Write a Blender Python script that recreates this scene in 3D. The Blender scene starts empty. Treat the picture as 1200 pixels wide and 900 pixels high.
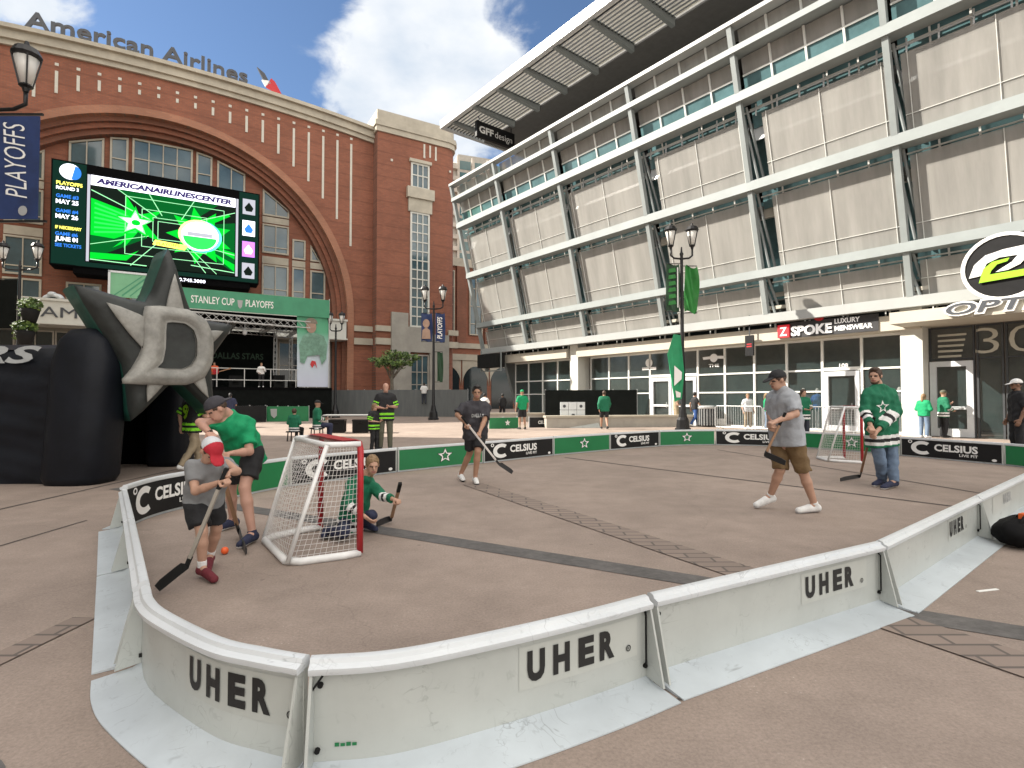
import bpy, math, random
import numpy as np
from mathutils import Vector

# ------------------------------------------------------------------ camera, sky, sun, exposure
S = bpy.context.scene
C = S.collection
FPX, HOR, CAMZ = 640.0, 467.0, 1.45
PITCH = math.atan((HOR - 450.0) / FPX)
cam_data = bpy.data.cameras.new('camera')
cam = bpy.data.objects.new('camera', cam_data)
C.objects.link(cam)
cam.location = (0, 0, CAMZ)
cam.rotation_euler = (math.pi / 2 + PITCH, 0, 0)
cam_data.sensor_width = 36.0
cam_data.lens = 36.0 * FPX / 1200.0
cam_data.clip_start = 0.05
cam_data.clip_end = 3000
S.camera = cam

SUN_EL = math.radians(36)
SUN_H = Vector((-0.985, 0.17, 0)).normalized()
SUN_DIR = Vector((SUN_H.x * math.cos(SUN_EL), SUN_H.y * math.cos(SUN_EL), math.sin(SUN_EL)))
sun_data = bpy.data.lights.new('sun', 'SUN')
sun_data.energy = 3.9
sun_data.angle = math.radians(0.5)
sun_data.color = (1.0, 0.93, 0.82)
sun = bpy.data.objects.new('sun', sun_data)
C.objects.link(sun)
sun.rotation_euler = SUN_DIR.to_track_quat('Z', 'Y').to_euler()
sun.location = (-60, 20, 80)

S.view_settings.view_transform = 'Standard'
S.view_settings.look = 'None'
S.view_settings.gamma = 1.0
S.view_settings.use_curve_mapping = False
S.view_settings.exposure = 1.5

W = bpy.data.worlds.new('World')
S.world = W
W.use_nodes = True
nt = W.node_tree
nt.nodes.clear()


def wn(t, **kw):
    n = nt.nodes.new(t)
    for k, v in kw.items():
        setattr(n, k, v)
    return n


def wl(a, b):
    nt.links.new(a, b)


def wmath(op, a, b=None, c=None):
    n = wn('ShaderNodeMath', operation=op)
    for i, v in enumerate((a, b, c)):
        if v is None:
            continue
        if hasattr(v, 'is_output'):
            wl(v, n.inputs[i])
        else:
            n.inputs[i].default_value = v
    return n.outputs[0]


sky = wn('ShaderNodeTexSky', sky_type='NISHITA', sun_disc=False, sun_elevation=SUN_EL,
         sun_rotation=math.atan2(SUN_H.x, SUN_H.y) % (2 * math.pi), altitude=150, air_density=1.0,
         dust_density=0.25, ozone_density=4.0)
tc = wn('ShaderNodeTexCoord')
sep = wn('ShaderNodeSeparateXYZ')
wl(tc.outputs['Generated'], sep.inputs[0])
den = wmath('ADD', wmath('MAXIMUM', sep.outputs[2], 0.0), 0.22)
cx = wmath('DIVIDE', sep.outputs[0], den)
cy = wmath('DIVIDE', sep.outputs[1], den)
com = wn('ShaderNodeCombineXYZ')
wl(cx, com.inputs[0]); wl(cy, com.inputs[1])
com.inputs[2].default_value = 3.7
nz = wn('ShaderNodeTexNoise')
nz.inputs['Scale'].default_value = 3.4
nz.inputs['Detail'].default_value = 9
nz.inputs['Roughness'].default_value = 0.56
nz.inputs['Distortion'].default_value = 0.35
wl(com.outputs[0], nz.inputs['Vector'])
# where the cloud bank stands in the sky (direction blobs, widths in radians)
def blob(px, py, w, amp):
    d = Vector(((px - 600) / FPX, 1, (HOR - py) / FPX)).normalized()
    vm = wn('ShaderNodeVectorMath', operation='DISTANCE')
    wl(tc.outputs['Generated'], vm.inputs[0])
    vm.inputs[1].default_value = d
    q = wmath('DIVIDE', vm.outputs['Value'], w)
    return wmath('MULTIPLY', wmath('EXPONENT', wmath('MULTIPLY', wmath('MULTIPLY', q, q), -1.0)), amp)
tot = wmath('ADD', blob(455, 105, 0.15, 0.33), blob(530, 12, 0.17, 0.31))
tot = wmath('ADD', tot, blob(-10, -10, 0.08, 0.25))
tot = wmath('ADD', tot, blob(600, 150, 0.10, 0.20))
tot = wmath('ADD', tot, blob(1500, 900, 1.0, 0.0))
# bright broken cloud added out of view, overhead and behind, to lift the shade
def smooth(x, a, b):
    n = wn('ShaderNodeMapRange', interpolation_type='SMOOTHSTEP')
    n.inputs['From Min'].default_value = a; n.inputs['From Max'].default_value = b
    wl(x, n.inputs['Value'])
    return n.outputs[0]
over = wmath('MAXIMUM', smooth(sep.outputs[2], 0.66, 0.80), smooth(wmath('MULTIPLY', sep.outputs[1], -1.0), -0.15, 0.15))
tot = wmath('ADD', tot, wmath('MULTIPLY', over, 0.34))
den2 = wmath('SUBTRACT', wmath('ADD', nz.outputs[0], tot), 0.70)
cov = wn('ShaderNodeMapRange', interpolation_type='SMOOTHSTEP')
cov.inputs['From Min'].default_value = 0.0
cov.inputs['From Max'].default_value = 0.13
wl(den2, cov.inputs['Value'])
shade = wn('ShaderNodeTexNoise')
shade.inputs['Scale'].default_value = 5.0
shade.inputs['Detail'].default_value = 6
wl(com.outputs[0], shade.inputs['Vector'])
cr = wn('ShaderNodeValToRGB')
cr.color_ramp.elements[0].position = 0.33
cr.color_ramp.elements[0].color = (4.6, 5.2, 6.0, 1)
cr.color_ramp.elements[1].position = 0.66
cr.color_ramp.elements[1].color = (7.0, 7.1, 7.2, 1)
wl(shade.outputs[0], cr.inputs[0])
mixc = wn('ShaderNodeMix', data_type='RGBA')
wl(cov.outputs[0], mixc.inputs['Factor'])
wl(sky.outputs[0], mixc.inputs['A'])
ovc = wn('ShaderNodeMix', data_type='RGBA')
wl(over, ovc.inputs['Factor']); wl(cr.outputs[0], ovc.inputs['A'])
ovc.inputs['B'].default_value = (15.5, 14.6, 13.4, 1)
wl(ovc.outputs['Result'], mixc.inputs['B'])
bg = wn('ShaderNodeBackground')
bg.inputs['Strength'].default_value = 0.053
wl(mixc.outputs['Result'], bg.inputs['Color'])
wo = wn('ShaderNodeOutputWorld')
wl(bg.outputs[0], wo.inputs['Surface'])
S.cycles.max_bounces = 6
S.cycles.transparent_max_bounces = 12
rnd = random.Random(11)


def at(px, py, Y):
    """point at depth Y (m ahead of the viewpoint) seen at photo pixel px,py"""
    return Vector(((px - 600) / FPX * Y, Y, CAMZ + (HOR - py) / FPX * Y))


def G(px, py, z=0.0):
    Y = FPX * (CAMZ - z) / (py - HOR)
    return Vector(((px - 600) / FPX * Y, Y, z))

# ------------------------------------------------------------------ materials
M = {}


def mat(name, col, rough=0.6, metal=0.0, var=0.12, scale=3.0, bump=0.0, bscale=40.0, emit=None, estr=1.0,
        spec=0.5, stain=0.0, stretch=None, trans=None, scuff=0.0):
    m = bpy.data.materials.new(name)
    m.use_nodes = True
    t = m.node_tree
    p = t.nodes['Principled BSDF']
    p.inputs['Roughness'].default_value = rough
    p.inputs['Metallic'].default_value = metal
    p.inputs['Specular IOR Level'].default_value = spec
    c = (*col, 1)
    p.inputs['Base Color'].default_value = c
    tcn = t.nodes.new('ShaderNodeTexCoord')
    vec = tcn.outputs['Object']
    if stretch:
        mp = t.nodes.new('ShaderNodeMapping')
        mp.inputs['Scale'].default_value = stretch
        t.links.new(vec, mp.inputs[0])
        vec = mp.outputs[0]
    if var > 0:
        n = t.nodes.new('ShaderNodeTexNoise')
        n.inputs['Scale'].default_value = scale
        n.inputs['Detail'].default_value = 6
        n.inputs['Roughness'].default_value = 0.65
        t.links.new(vec, n.inputs['Vector'])
        r = t.nodes.new('ShaderNodeMapRange')
        r.inputs['From Min'].default_value = 0.3
        r.inputs['From Max'].default_value = 0.7
        r.inputs['To Min'].default_value = 1 - var
        r.inputs['To Max'].default_value = 1 + var
        t.links.new(n.outputs[0], r.inputs['Value'])
        val = r.outputs[0]
        if stain > 0:
            n2 = t.nodes.new('ShaderNodeTexNoise')
            n2.inputs['Scale'].default_value = scale * 0.23
            n2.inputs['Detail'].default_value = 4
            t.links.new(vec, n2.inputs['Vector'])
            r2 = t.nodes.new('ShaderNodeMapRange')
            r2.inputs['From Min'].default_value = 0.38
            r2.inputs['From Max'].default_value = 0.62
            r2.inputs['To Min'].default_value = 1 - stain
            r2.inputs['To Max'].default_value = 1.0
            t.links.new(n2.outputs[0], r2.inputs['Value'])
            mm = t.nodes.new('ShaderNodeMath'); mm.operation = 'MULTIPLY'
            t.links.new(val, mm.inputs[0]); t.links.new(r2.outputs[0], mm.inputs[1])
            val = mm.outputs[0]
        if scuff > 0:
            for sc_, st_, wd, am in ((3.1, (1, 1, 2.5), .012, 1.0), (1.3, (3, 3, 1), .006, .8), (7.0, (1, 1, 1), .02, .5)):
                mp2 = t.nodes.new('ShaderNodeMapping'); mp2.inputs['Scale'].default_value = st_
                mp2.inputs['Location'].default_value = (sc_, 2.3 * sc_, .7)
                t.links.new(vec, mp2.inputs[0])
                ns = t.nodes.new('ShaderNodeTexNoise'); ns.inputs['Scale'].default_value = sc_; ns.inputs['Detail'].default_value = 3; ns.inputs['Distortion'].default_value = 1.2
                t.links.new(mp2.outputs[0], ns.inputs['Vector'])
                sb = t.nodes.new('ShaderNodeMath'); sb.operation = 'SUBTRACT'; sb.inputs[1].default_value = .5
                ab = t.nodes.new('ShaderNodeMath'); ab.operation = 'ABSOLUTE'
                t.links.new(ns.outputs[0], sb.inputs[0]); t.links.new(sb.outputs[0], ab.inputs[0])
                # a scuff only where a second, patchy noise allows it
                n5 = t.nodes.new('ShaderNodeTexNoise'); n5.inputs['Scale'].default_value = sc_ * 1.9; n5.inputs['Detail'].default_value = 2
                t.links.new(vec, n5.inputs['Vector'])
                r5 = t.nodes.new('ShaderNodeMapRange'); r5.inputs['From Min'].default_value = .52; r5.inputs['From Max'].default_value = .66
                t.links.new(n5.outputs[0], r5.inputs['Value'])
                r4 = t.nodes.new('ShaderNodeMapRange'); r4.inputs['From Min'].default_value = 0; r4.inputs['From Max'].default_value = wd
                r4.inputs['To Min'].default_value = scuff * am; r4.inputs['To Max'].default_value = 0
                t.links.new(ab.outputs[0], r4.inputs['Value'])
                m5 = t.nodes.new('ShaderNodeMath'); m5.operation = 'MULTIPLY'; t.links.new(r4.outputs[0], m5.inputs[0]); t.links.new(r5.outputs[0], m5.inputs[1])
                m6 = t.nodes.new('ShaderNodeMath'); m6.operation = 'SUBTRACT'; m6.inputs[0].default_value = 1; t.links.new(m5.outputs[0], m6.inputs[1])
                m7 = t.nodes.new('ShaderNodeMath'); m7.operation = 'MULTIPLY'; t.links.new(val, m7.inputs[0]); t.links.new(m6.outputs[0], m7.inputs[1])
                val = m7.outputs[0]
        h = t.nodes.new('ShaderNodeHueSaturation')
        h.inputs['Color'].default_value = c
        t.links.new(val, h.inputs['Value'])
        t.links.new(h.outputs[0], p.inputs['Base Color'])
    if bump > 0:
        n3 = t.nodes.new('ShaderNodeTexNoise')
        n3.inputs['Scale'].default_value = bscale
        n3.inputs['Detail'].default_value = 5
        t.links.new(vec, n3.inputs['Vector'])
        b = t.nodes.new('ShaderNodeBump')
        b.inputs['Strength'].default_value = bump
        b.inputs['Distance'].default_value = 0.02
        t.links.new(n3.outputs[0], b.inputs['Height'])
        t.links.new(b.outputs[0], p.inputs['Normal'])
    if emit:
        p.inputs['Emission Color'].default_value = (*emit, 1)
        p.inputs['Emission Strength'].default_value = estr
    if trans is not None:
        tr = t.nodes.new('ShaderNodeBsdfTransparent')
        mx = t.nodes.new('ShaderNodeMixShader')
        mx.inputs[0].default_value = trans
        out = t.nodes['Material Output']
        t.links.new(p.outputs[0], mx.inputs[1]); t.links.new(tr.outputs[0], mx.inputs[2])
        t.links.new(mx.outputs[0], out.inputs['Surface'])
    M[name] = m
    return m


mat('concrete', (0.42, 0.39, 0.34), 0.85, var=0.15, scale=1.2, bump=0.2, stain=0.15)
mat('cream_stone', (0.46, 0.42, 0.34), 0.8, var=0.14, scale=0.9, bump=0.15, stain=0.12)
mat('pale_stone', (0.36, 0.34, 0.30), 0.85, var=0.15, scale=0.7, stain=0.15)
mat('steel', (0.275, 0.305, 0.305), 0.55, 0.0, var=0.10, scale=0.8, stain=0.08)
mat('white_steel', (0.36, 0.375, 0.37), 0.45, var=0.06, scale=0.8, stain=0.06)
mat('dark_steel', (0.055, 0.06, 0.065), 0.5, 0.2, var=0.15)
mat('mullion', (0.74, 0.75, 0.72), 0.4, 0.1, var=0.05)
mat('cream_panel', (0.50, 0.465, 0.39), 0.7, var=0.08, scale=0.6, stain=0.1)
mat('dark_glass', (0.012, 0.018, 0.02), 0.06, var=0.3, scale=0.35, spec=0.5)
mat('slot_glass', (0.10, 0.185, 0.20), 0.15, var=0.4, scale=0.4, spec=0.5)
mat('teal_glass', (0.035, 0.095, 0.095), 0.06, var=0.35, scale=0.3, spec=0.8)
mat('arena_glass', (0.055, 0.10, 0.12), 0.06, var=0.35, scale=0.3, spec=0.9)
mat('soffit', (0.16, 0.16, 0.155), 0.8, var=0.1)
mat('slat', (0.68, 0.66, 0.59), 0.6, var=0.14, trans=0.34)
mat('lamp_black', (0.012, 0.012, 0.013), 0.4, 0.3, var=0.2)
mat('lamp_glass', (0.75, 0.74, 0.70), 0.25, var=0.05, trans=0.25)
mat('board_white', (0.50, 0.525, 0.50), 0.32, var=0.07, scale=2.2, stain=0.12, scuff=.28, bump=.04, bscale=5)
mat('rail_white', (0.65, 0.68, 0.70), 0.28, var=0.05, scale=3, stain=.08, scuff=.28)
mat('sticker', (0.47, 0.49, 0.46), 0.3, var=0.05)
mat('flange_white', (0.55, 0.605, 0.64), 0.35, var=0.08, scale=2.5, stain=0.16, scuff=.35)
mat('print_black', (0.012, 0.012, 0.013), 0.5, var=0.2, spec=0.25)
mat('print_green', (0.008, 0.17, 0.055), 0.42, var=0.1, scale=1.5)
mat('ink_black', (0.012, 0.012, 0.012), 0.5, var=0)
mat('ink_white', (0.80, 0.80, 0.78), 0.5, var=0)
mat('ink_grey', (0.35, 0.36, 0.36), 0.5, var=0)
mat('ink_dark', (0.06, 0.065, 0.075), 0.5, var=0)
mat('ink_red', (0.5, 0.02, 0.025), 0.5, var=0)
mat('ink_lime', (0.30, 0.62, 0.02), 0.5, var=0)
mat('ink_yellow', (0.75, 0.5, 0.04), 0.5, var=0)
mat('goal_red', (0.42, 0.018, 0.025), 0.35, var=0.15, scale=9)
mat('goal_white', (0.76, 0.76, 0.75), 0.4, var=0.08, scale=9)
mat('net', (0.62, 0.60, 0.58), 0.8, var=0.1)
mat('ball_orange', (0.85, 0.13, 0.03), 0.4, var=0.05)
mat('rubber', (0.012, 0.012, 0.012), 0.75, var=0.2, spec=0.2)
mat('inflatable', (0.0065, 0.008, 0.012), 0.5, var=0.3, scale=2, bump=0.5, bscale=2.6, spec=0.22)
mat('inflatable_star', (0.026, 0.031, 0.029), 0.55, var=0.45, scale=2.2, bump=0.6, bscale=5, stain=.3)
mat('inflatable_green', (0.014, 0.075, 0.056), 0.42, var=0.25, scale=3, bump=0.3, bscale=6)
mat('inflatable_grey', (0.31, 0.305, 0.28), 0.55, var=0.32, scale=4, bump=0.6, bscale=7, stain=.2)
mat('drape', (0.006, 0.0075, 0.007), 0.8, var=0.3, scale=2, spec=0.08)
mat('grey_mesh', (0.13, 0.14, 0.14), 0.8, var=0.15, scale=1.2, stretch=(3, 3, 0.5))
mat('truss', (0.45, 0.45, 0.44), 0.4, 0.5, var=0.1)
mat('stage_black', (0.004, 0.004, 0.0045), 0.9, var=0.2, spec=0.05)
mat('stage_purple', (0.03, 0.025, 0.06), 0.8, var=0.3)
mat('banner_navy', (0.012, 0.03, 0.11), 0.6, var=0.3, scale=1.5)
mat('banner_green', (0.02, 0.19, 0.03), 0.6, var=0.25, scale=3)
mat('banner_dark', (0.012, 0.05, 0.02), 0.6, var=0.3, scale=3)
mat('flag_green', (0.01, 0.25, 0.10), 0.6, var=0.15, scale=2)
mat('bark', (0.22, 0.19, 0.15), 0.9, var=0.25, scale=6, bump=0.5)
mat('leaf', (0.075, 0.135, 0.028), 0.6, var=0.35, scale=1.7)
mat('leaf_light', (0.13, 0.20, 0.04), 0.6, var=0.3, scale=1.7)
mat('leaf_dark', (0.035, 0.07, 0.018), 0.65, var=0.3, scale=1.7)
mat('soil', (0.05, 0.035, 0.025), 0.95, var=0.3)
mat('bag', (0.006, 0.006, 0.0065), 0.8, spec=0.15, var=0.3, bump=0.4, bscale=14)
mat('orange', (0.7, 0.12, 0.02), 0.6, var=0.1)
mat('galv', (0.45, 0.46, 0.46), 0.4, 0.4, var=0.1)
mat('paper', (0.75, 0.75, 0.72), 0.8, var=0.05)
mat('sign_white', (.8, .8, .8), .5, var=0, emit=(.8, .8, .78), estr=.08)
mat('sign_red', (.5, .02, .03), .5, var=0, emit=(.6, .02, .03), estr=.15)
mat('sign_back', (.035, .035, .038), .5, var=.15)
mat('window_white', (.60, .60, .55), .6, var=.06)
mat('sign_pale', (.58, .58, .53), .6, var=.08, scale=.8)
mat('cream_inlay', (0.55, 0.53, 0.46), 0.6, var=0.08)  # cream inlay stone, pale by its own colour
mat('gold_dim', (0.52, 0.50, 0.42), 0.5, var=0.05)


def brick_mat(name, c1, c2, mortar, sc=1.0, plane='xz', band=0.0):
    m = bpy.data.materials.new(name); m.use_nodes = True
    t = m.node_tree; p = t.nodes['Principled BSDF']
    p.inputs['Roughness'].default_value = 0.88
    tcn = t.nodes.new('ShaderNodeTexCoord')
    sp = t.nodes.new('ShaderNodeSeparateXYZ'); t.links.new(tcn.outputs['Object'], sp.inputs[0])
    cb = t.nodes.new('ShaderNodeCombineXYZ')
    if plane == 'xz':
        t.links.new(sp.outputs[0], cb.inputs[0]); t.links.new(sp.outputs[2], cb.inputs[1])
    else:
        t.links.new(sp.outputs[0], cb.inputs[0]); t.links.new(sp.outputs[1], cb.inputs[1])
    b = t.nodes.new('ShaderNodeTexBrick')
    b.inputs['Color1'].default_value = (*c1, 1); b.inputs['Color2'].default_value = (*c2, 1)
    b.inputs['Mortar'].default_value = (*mortar, 1)
    b.inputs['Scale'].default_value = 1.0
    b.inputs['Brick Width'].default_value = 0.40 * sc; b.inputs['Row Height'].default_value = 0.135 * sc
    b.inputs['Mortar Size'].default_value = 0.012 * sc
    t.links.new(cb.outputs[0], b.inputs['Vector'])
    n = t.nodes.new('ShaderNodeTexNoise'); n.inputs['Scale'].default_value = 0.35; n.inputs['Detail'].default_value = 7
    t.links.new(tcn.outputs['Object'], n.inputs['Vector'])
    r = t.nodes.new('ShaderNodeMapRange'); r.inputs['From Min'].default_value = 0.3; r.inputs['From Max'].default_value = 0.7
    r.inputs['To Min'].default_value = 0.85; r.inputs['To Max'].default_value = 1.15
    t.links.new(n.outputs[0], r.inputs['Value'])
    val = r.outputs[0]
    if band:
        w = t.nodes.new('ShaderNodeMath'); w.operation = 'FRACT'
        dv = t.nodes.new('ShaderNodeMath'); dv.operation = 'DIVIDE'; dv.inputs[1].default_value = 1.35
        t.links.new(sp.outputs[2], dv.inputs[0]); t.links.new(dv.outputs[0], w.inputs[0])
        lt = t.nodes.new('ShaderNodeMath'); lt.operation = 'LESS_THAN'; lt.inputs[1].default_value = 0.12
        t.links.new(w.outputs[0], lt.inputs[0])
        mr = t.nodes.new('ShaderNodeMapRange'); mr.inputs['To Min'].default_value = 1.0; mr.inputs['To Max'].default_value = 1 - band
        t.links.new(lt.outputs[0], mr.inputs['Value'])
        mm = t.nodes.new('ShaderNodeMath'); mm.operation = 'MULTIPLY'
        t.links.new(val, mm.inputs[0]); t.links.new(mr.outputs[0], mm.inputs[1]); val = mm.outputs[0]
    h = t.nodes.new('ShaderNodeHueSaturation')
    t.links.new(b.outputs['Color'], h.inputs['Color']); t.links.new(val, h.inputs['Value'])
    t.links.new(h.outputs[0], p.inputs['Base Color'])
    M[name] = m


brick_mat('brick', (0.29, 0.105, 0.06), (0.235, 0.084, 0.049), (0.17, 0.10, 0.075), band=0.16)
brick_mat('brick_light', (0.38, 0.17, 0.10), (0.32, 0.14, 0.085), (0.24, 0.16, 0.12))
brick_mat('brick_dark', (0.24, 0.095, 0.057), (0.195, 0.078, 0.048), (0.13, 0.08, 0.06))
brick_mat('paver', (0.225, 0.178, 0.15), (0.27, 0.212, 0.178), (0.12, 0.10, 0.088), sc=1.0, plane='xy')


def emit_mat(name, col, s=1.0):
    m = bpy.data.materials.new(name); m.use_nodes = True
    p = m.node_tree.nodes['Principled BSDF']
    p.inputs['Base Color'].default_value = (0.01, 0.01, 0.01, 1)
    p.inputs['Roughness'].default_value = 0.9
    p.inputs['Specular IOR Level'].default_value = 0.05
    p.inputs['Base Color'].default_value = (0.002, 0.002, 0.002, 1)
    p.inputs['Emission Color'].default_value = (*col, 1)
    p.inputs['Emission Strength'].default_value = s
    M[name] = m


# ------------------------------------------------------------------ mesh helpers
class MB:
    def __init__(s):
        s.v, s.f, s.m = [], [], []

    def add(s, vs, fs, m=0):
        o = len(s.v)
        s.v += [tuple(p) for p in vs]
        s.f += [tuple(i + o for i in f) for f in fs]
        s.m += [m] * len(fs)
        return s

    def box(s, x0, x1, y0, y1, z0, z1, m=0):
        return s.hexa([(x0, y0, z0), (x1, y0, z0), (x1, y1, z0), (x0, y1, z0),
                       (x0, y0, z1), (x1, y0, z1), (x1, y1, z1), (x0, y1, z1)], m)

    def hexa(s, p, m=0):
        return s.add(p, [(0, 3, 2, 1), (4, 5, 6, 7), (0, 1, 5, 4), (1, 2, 6, 5), (2, 3, 7, 6), (3, 0, 4, 7)], m)

    def quad(s, a, b, c, d, m=0):
        return s.add([a, b, c, d], [(0, 1, 2, 3)], m)

    def bar(s, p0, p1, w, h, m=0, up=(0, 0, 1)):
        p0, p1 = Vector(p0), Vector(p1)
        d = (p1 - p0).normalized()
        up = Vector(up)
        if abs(d.dot(up)) > 0.99:
            up = Vector((0, 1, 0))
        sx = d.cross(up).normalized() * (w / 2)
        sz = sx.cross(d).normalized() * (h / 2)
        return s.hexa([p0 - sx - sz, p0 + sx - sz, p1 + sx - sz, p1 - sx - sz,
                       p0 - sx + sz, p0 + sx + sz, p1 + sx + sz, p1 - sx + sz], m)

    def tube(s, pts, r, n=8, m=0, caps=True):
        pts = [Vector(p) for p in pts]
        rr = r if isinstance(r, (list, tuple)) else [r] * len(pts)
        rings = []
        ref = None
        for i, p in enumerate(pts):
            d = (pts[min(i + 1, len(pts) - 1)] - pts[max(i - 1, 0)]).normalized()
            if ref is None:
                ref = Vector((0, 0, 1)) if abs(d.z) < 0.9 else Vector((1, 0, 0))
            a = d.cross(ref).normalized()
            b = a.cross(d).normalized()
            ref = b
            rings.append([p + (a * math.cos(t) + b * math.sin(t)) * rr[i] for t in [2 * math.pi * k / n for k in range(n)]])
        vs = [q for ring in rings for q in ring]
        fs = []
        for i in range(len(pts) - 1):
            for k in range(n):
                a, b = i * n + k, i * n + (k + 1) % n
                fs.append((a, b, b + n, a + n))
        if caps:
            fs.append(tuple(range(n - 1, -1, -1)))
            fs.append(tuple((len(pts) - 1) * n + k for k in range(n)))
        return s.add(vs, fs, m)

    def lathe(s, prof, c=(0, 0, 0), n=12, m=0):
        cx, cy, cz = c
        vs = [(cx + r * math.cos(2 * math.pi * k / n), cy + r * math.sin(2 * math.pi * k / n), cz + z) for r, z in prof for k in range(n)]
        fs = []
        for i in range(len(prof) - 1):
            for k in range(n):
                a, b = i * n + k, i * n + (k + 1) % n
                fs.append((a, b, b + n, a + n))
        fs.append(tuple(range(n - 1, -1, -1)))
        fs.append(tuple((len(prof) - 1) * n + k for k in range(n)))
        return s.add(vs, fs, m)

    def prism(s, poly, fn, d0, d1, m=0):
        """poly: 2D outline (a,b); fn(a,b,depth)->3D; extruded from d0 to d1"""
        n = len(poly)
        vs = [fn(a, b, d0) for a, b in poly] + [fn(a, b, d1) for a, b in poly]
        fs = [tuple(range(n)), tuple(range(2 * n - 1, n - 1, -1))]
        fs += [(k, n + k, n + (k + 1) % n, (k + 1) % n) for k in range(n)]
        return s.add(vs, fs, m)

    def flat(s, poly, fn, d=0.0, m=0):
        return s.add([fn(a, b, d) for a, b in poly], [tuple(range(len(poly)))], m)

    def text(s, body, fn, x0, x1, y0, h, m=0, d0=0.0, thick=0.0, bold=0.0, shear=0.0, just='fit', fit=True):
        vs, fs, w = text_mesh(body, bold, shear, thick > 0)
        if fit:
            sx = (x1 - x0) / w
        else:
            sx = h
            if just == 'c':
                x0 = (x0 + x1) / 2 - w * h / 2
        s.add([fn(x0 + x * sx, y0 + y * h, d0 + (z * thick if thick else 0)) for x, y, z in vs], fs, m)
        return s

    def build(s, name, mats, parent=None, smooth=False, loc=None, fix=True):
        me = bpy.data.meshes.new(name)
        me.from_pydata([tuple(v) for v in s.v], [], s.f)
        if not isinstance(mats, (list, tuple)):
            mats = [mats]
        for k in mats:
            me.materials.append(M[k] if isinstance(k, str) else k)
        me.polygons.foreach_set('material_index', s.m)
        if fix:
            import bmesh
            b = bmesh.new(); b.from_mesh(me)
            if smooth == 'all':
                bmesh.ops.remove_doubles(b, verts=b.verts, dist=2e-4)
            bmesh.ops.recalc_face_normals(b, faces=b.faces)
            b.to_mesh(me); b.free()
        if smooth:
            me.polygons.foreach_set('use_smooth', [True] * len(me.polygons))
            if smooth != 'all':
                try:
                    me.set_sharp_from_angle(angle=math.radians(40))
                except Exception:
                    pass
        me.update()
        o = bpy.data.objects.new(name, me)
        C.objects.link(o)
        if parent:
            o.parent = parent
        if loc is not None:
            o.location = loc
        return o


_tc = {}


def text_mesh(body, bold=0.0, shear=0.0, solid=False):
    key = (body, bold, shear, solid)
    if key in _tc:
        return _tc[key]
    cu = bpy.data.curves.new('lettering', 'FONT')
    cu.body = body
    cu.size = 1.0
    cu.offset = bold
    cu.shear = shear
    cu.resolution_u = 3
    cu.extrude = 0.5 if solid else 0.0
    o = bpy.data.objects.new('lettering', cu)
    C.objects.link(o)
    bpy.context.view_layer.update()
    dg = bpy.context.evaluated_depsgraph_get()
    me = bpy.data.meshes.new_from_object(o.evaluated_get(dg))
    vs = [tuple(v.co) for v in me.vertices]
    fs = [tuple(p.vertices) for p in me.polygons]
    bpy.data.objects.remove(o)
    bpy.data.curves.remove(cu)
    bpy.data.meshes.remove(me)
    if not vs:
        vs = [(0, 0, 0)]
    xs = [v[0] for v in vs]
    x0, x1 = min(xs), max(xs)
    CAP = 0.729
    out = [((x - x0) / CAP, y / CAP, z) for x, y, z in vs]
    _tc[key] = (out, fs, max((x1 - x0) / CAP, 1e-3))
    return _tc[key]


def empty(name, label, cat, loc=(0, 0, 0), rz=0.0, group=None):
    o = bpy.data.objects.new(name, None)
    o.empty_display_size = 0.3
    C.objects.link(o)
    o.location = loc
    o.rotation_euler = (0, 0, rz)
    return tag(o, label, cat, group)


def tag(o, label, cat, group=None):
    o['label'] = label
    o['category'] = cat
    if group:
        o['group'] = group
    return o


def struct(o, kind='structure'):
    o['kind'] = kind
    return o


def XZ(y=0.0, sgn=-1):
    """text/print on a local XZ plane at y, facing -y (sgn=-1); depth d grows towards the viewer"""
    return lambda a, b, d: (a, y + sgn * d, b)


def star(cx, cz, R, r=None, n=5, rot=0.0, sx=1.0):
    r = r or R * 0.42
    out = []
    for k in range(2 * n):
        a = math.pi / 2 + rot + k * math.pi / n
        q = R if k % 2 == 0 else r
        out.append((cx + sx * q * math.cos(a), cz + q * math.sin(a)))
    return out


def ngon(cx, cz, rx, rz, n=24, a0=0.0, a1=2 * math.pi):
    full = abs(a1 - a0 - 2 * math.pi) < 1e-6
    k = n if full else n + 1
    return [(cx + rx * math.cos(a0 + (a1 - a0) * i / n), cz + rz * math.sin(a0 + (a1 - a0) * i / n)) for i in range(k)]

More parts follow.
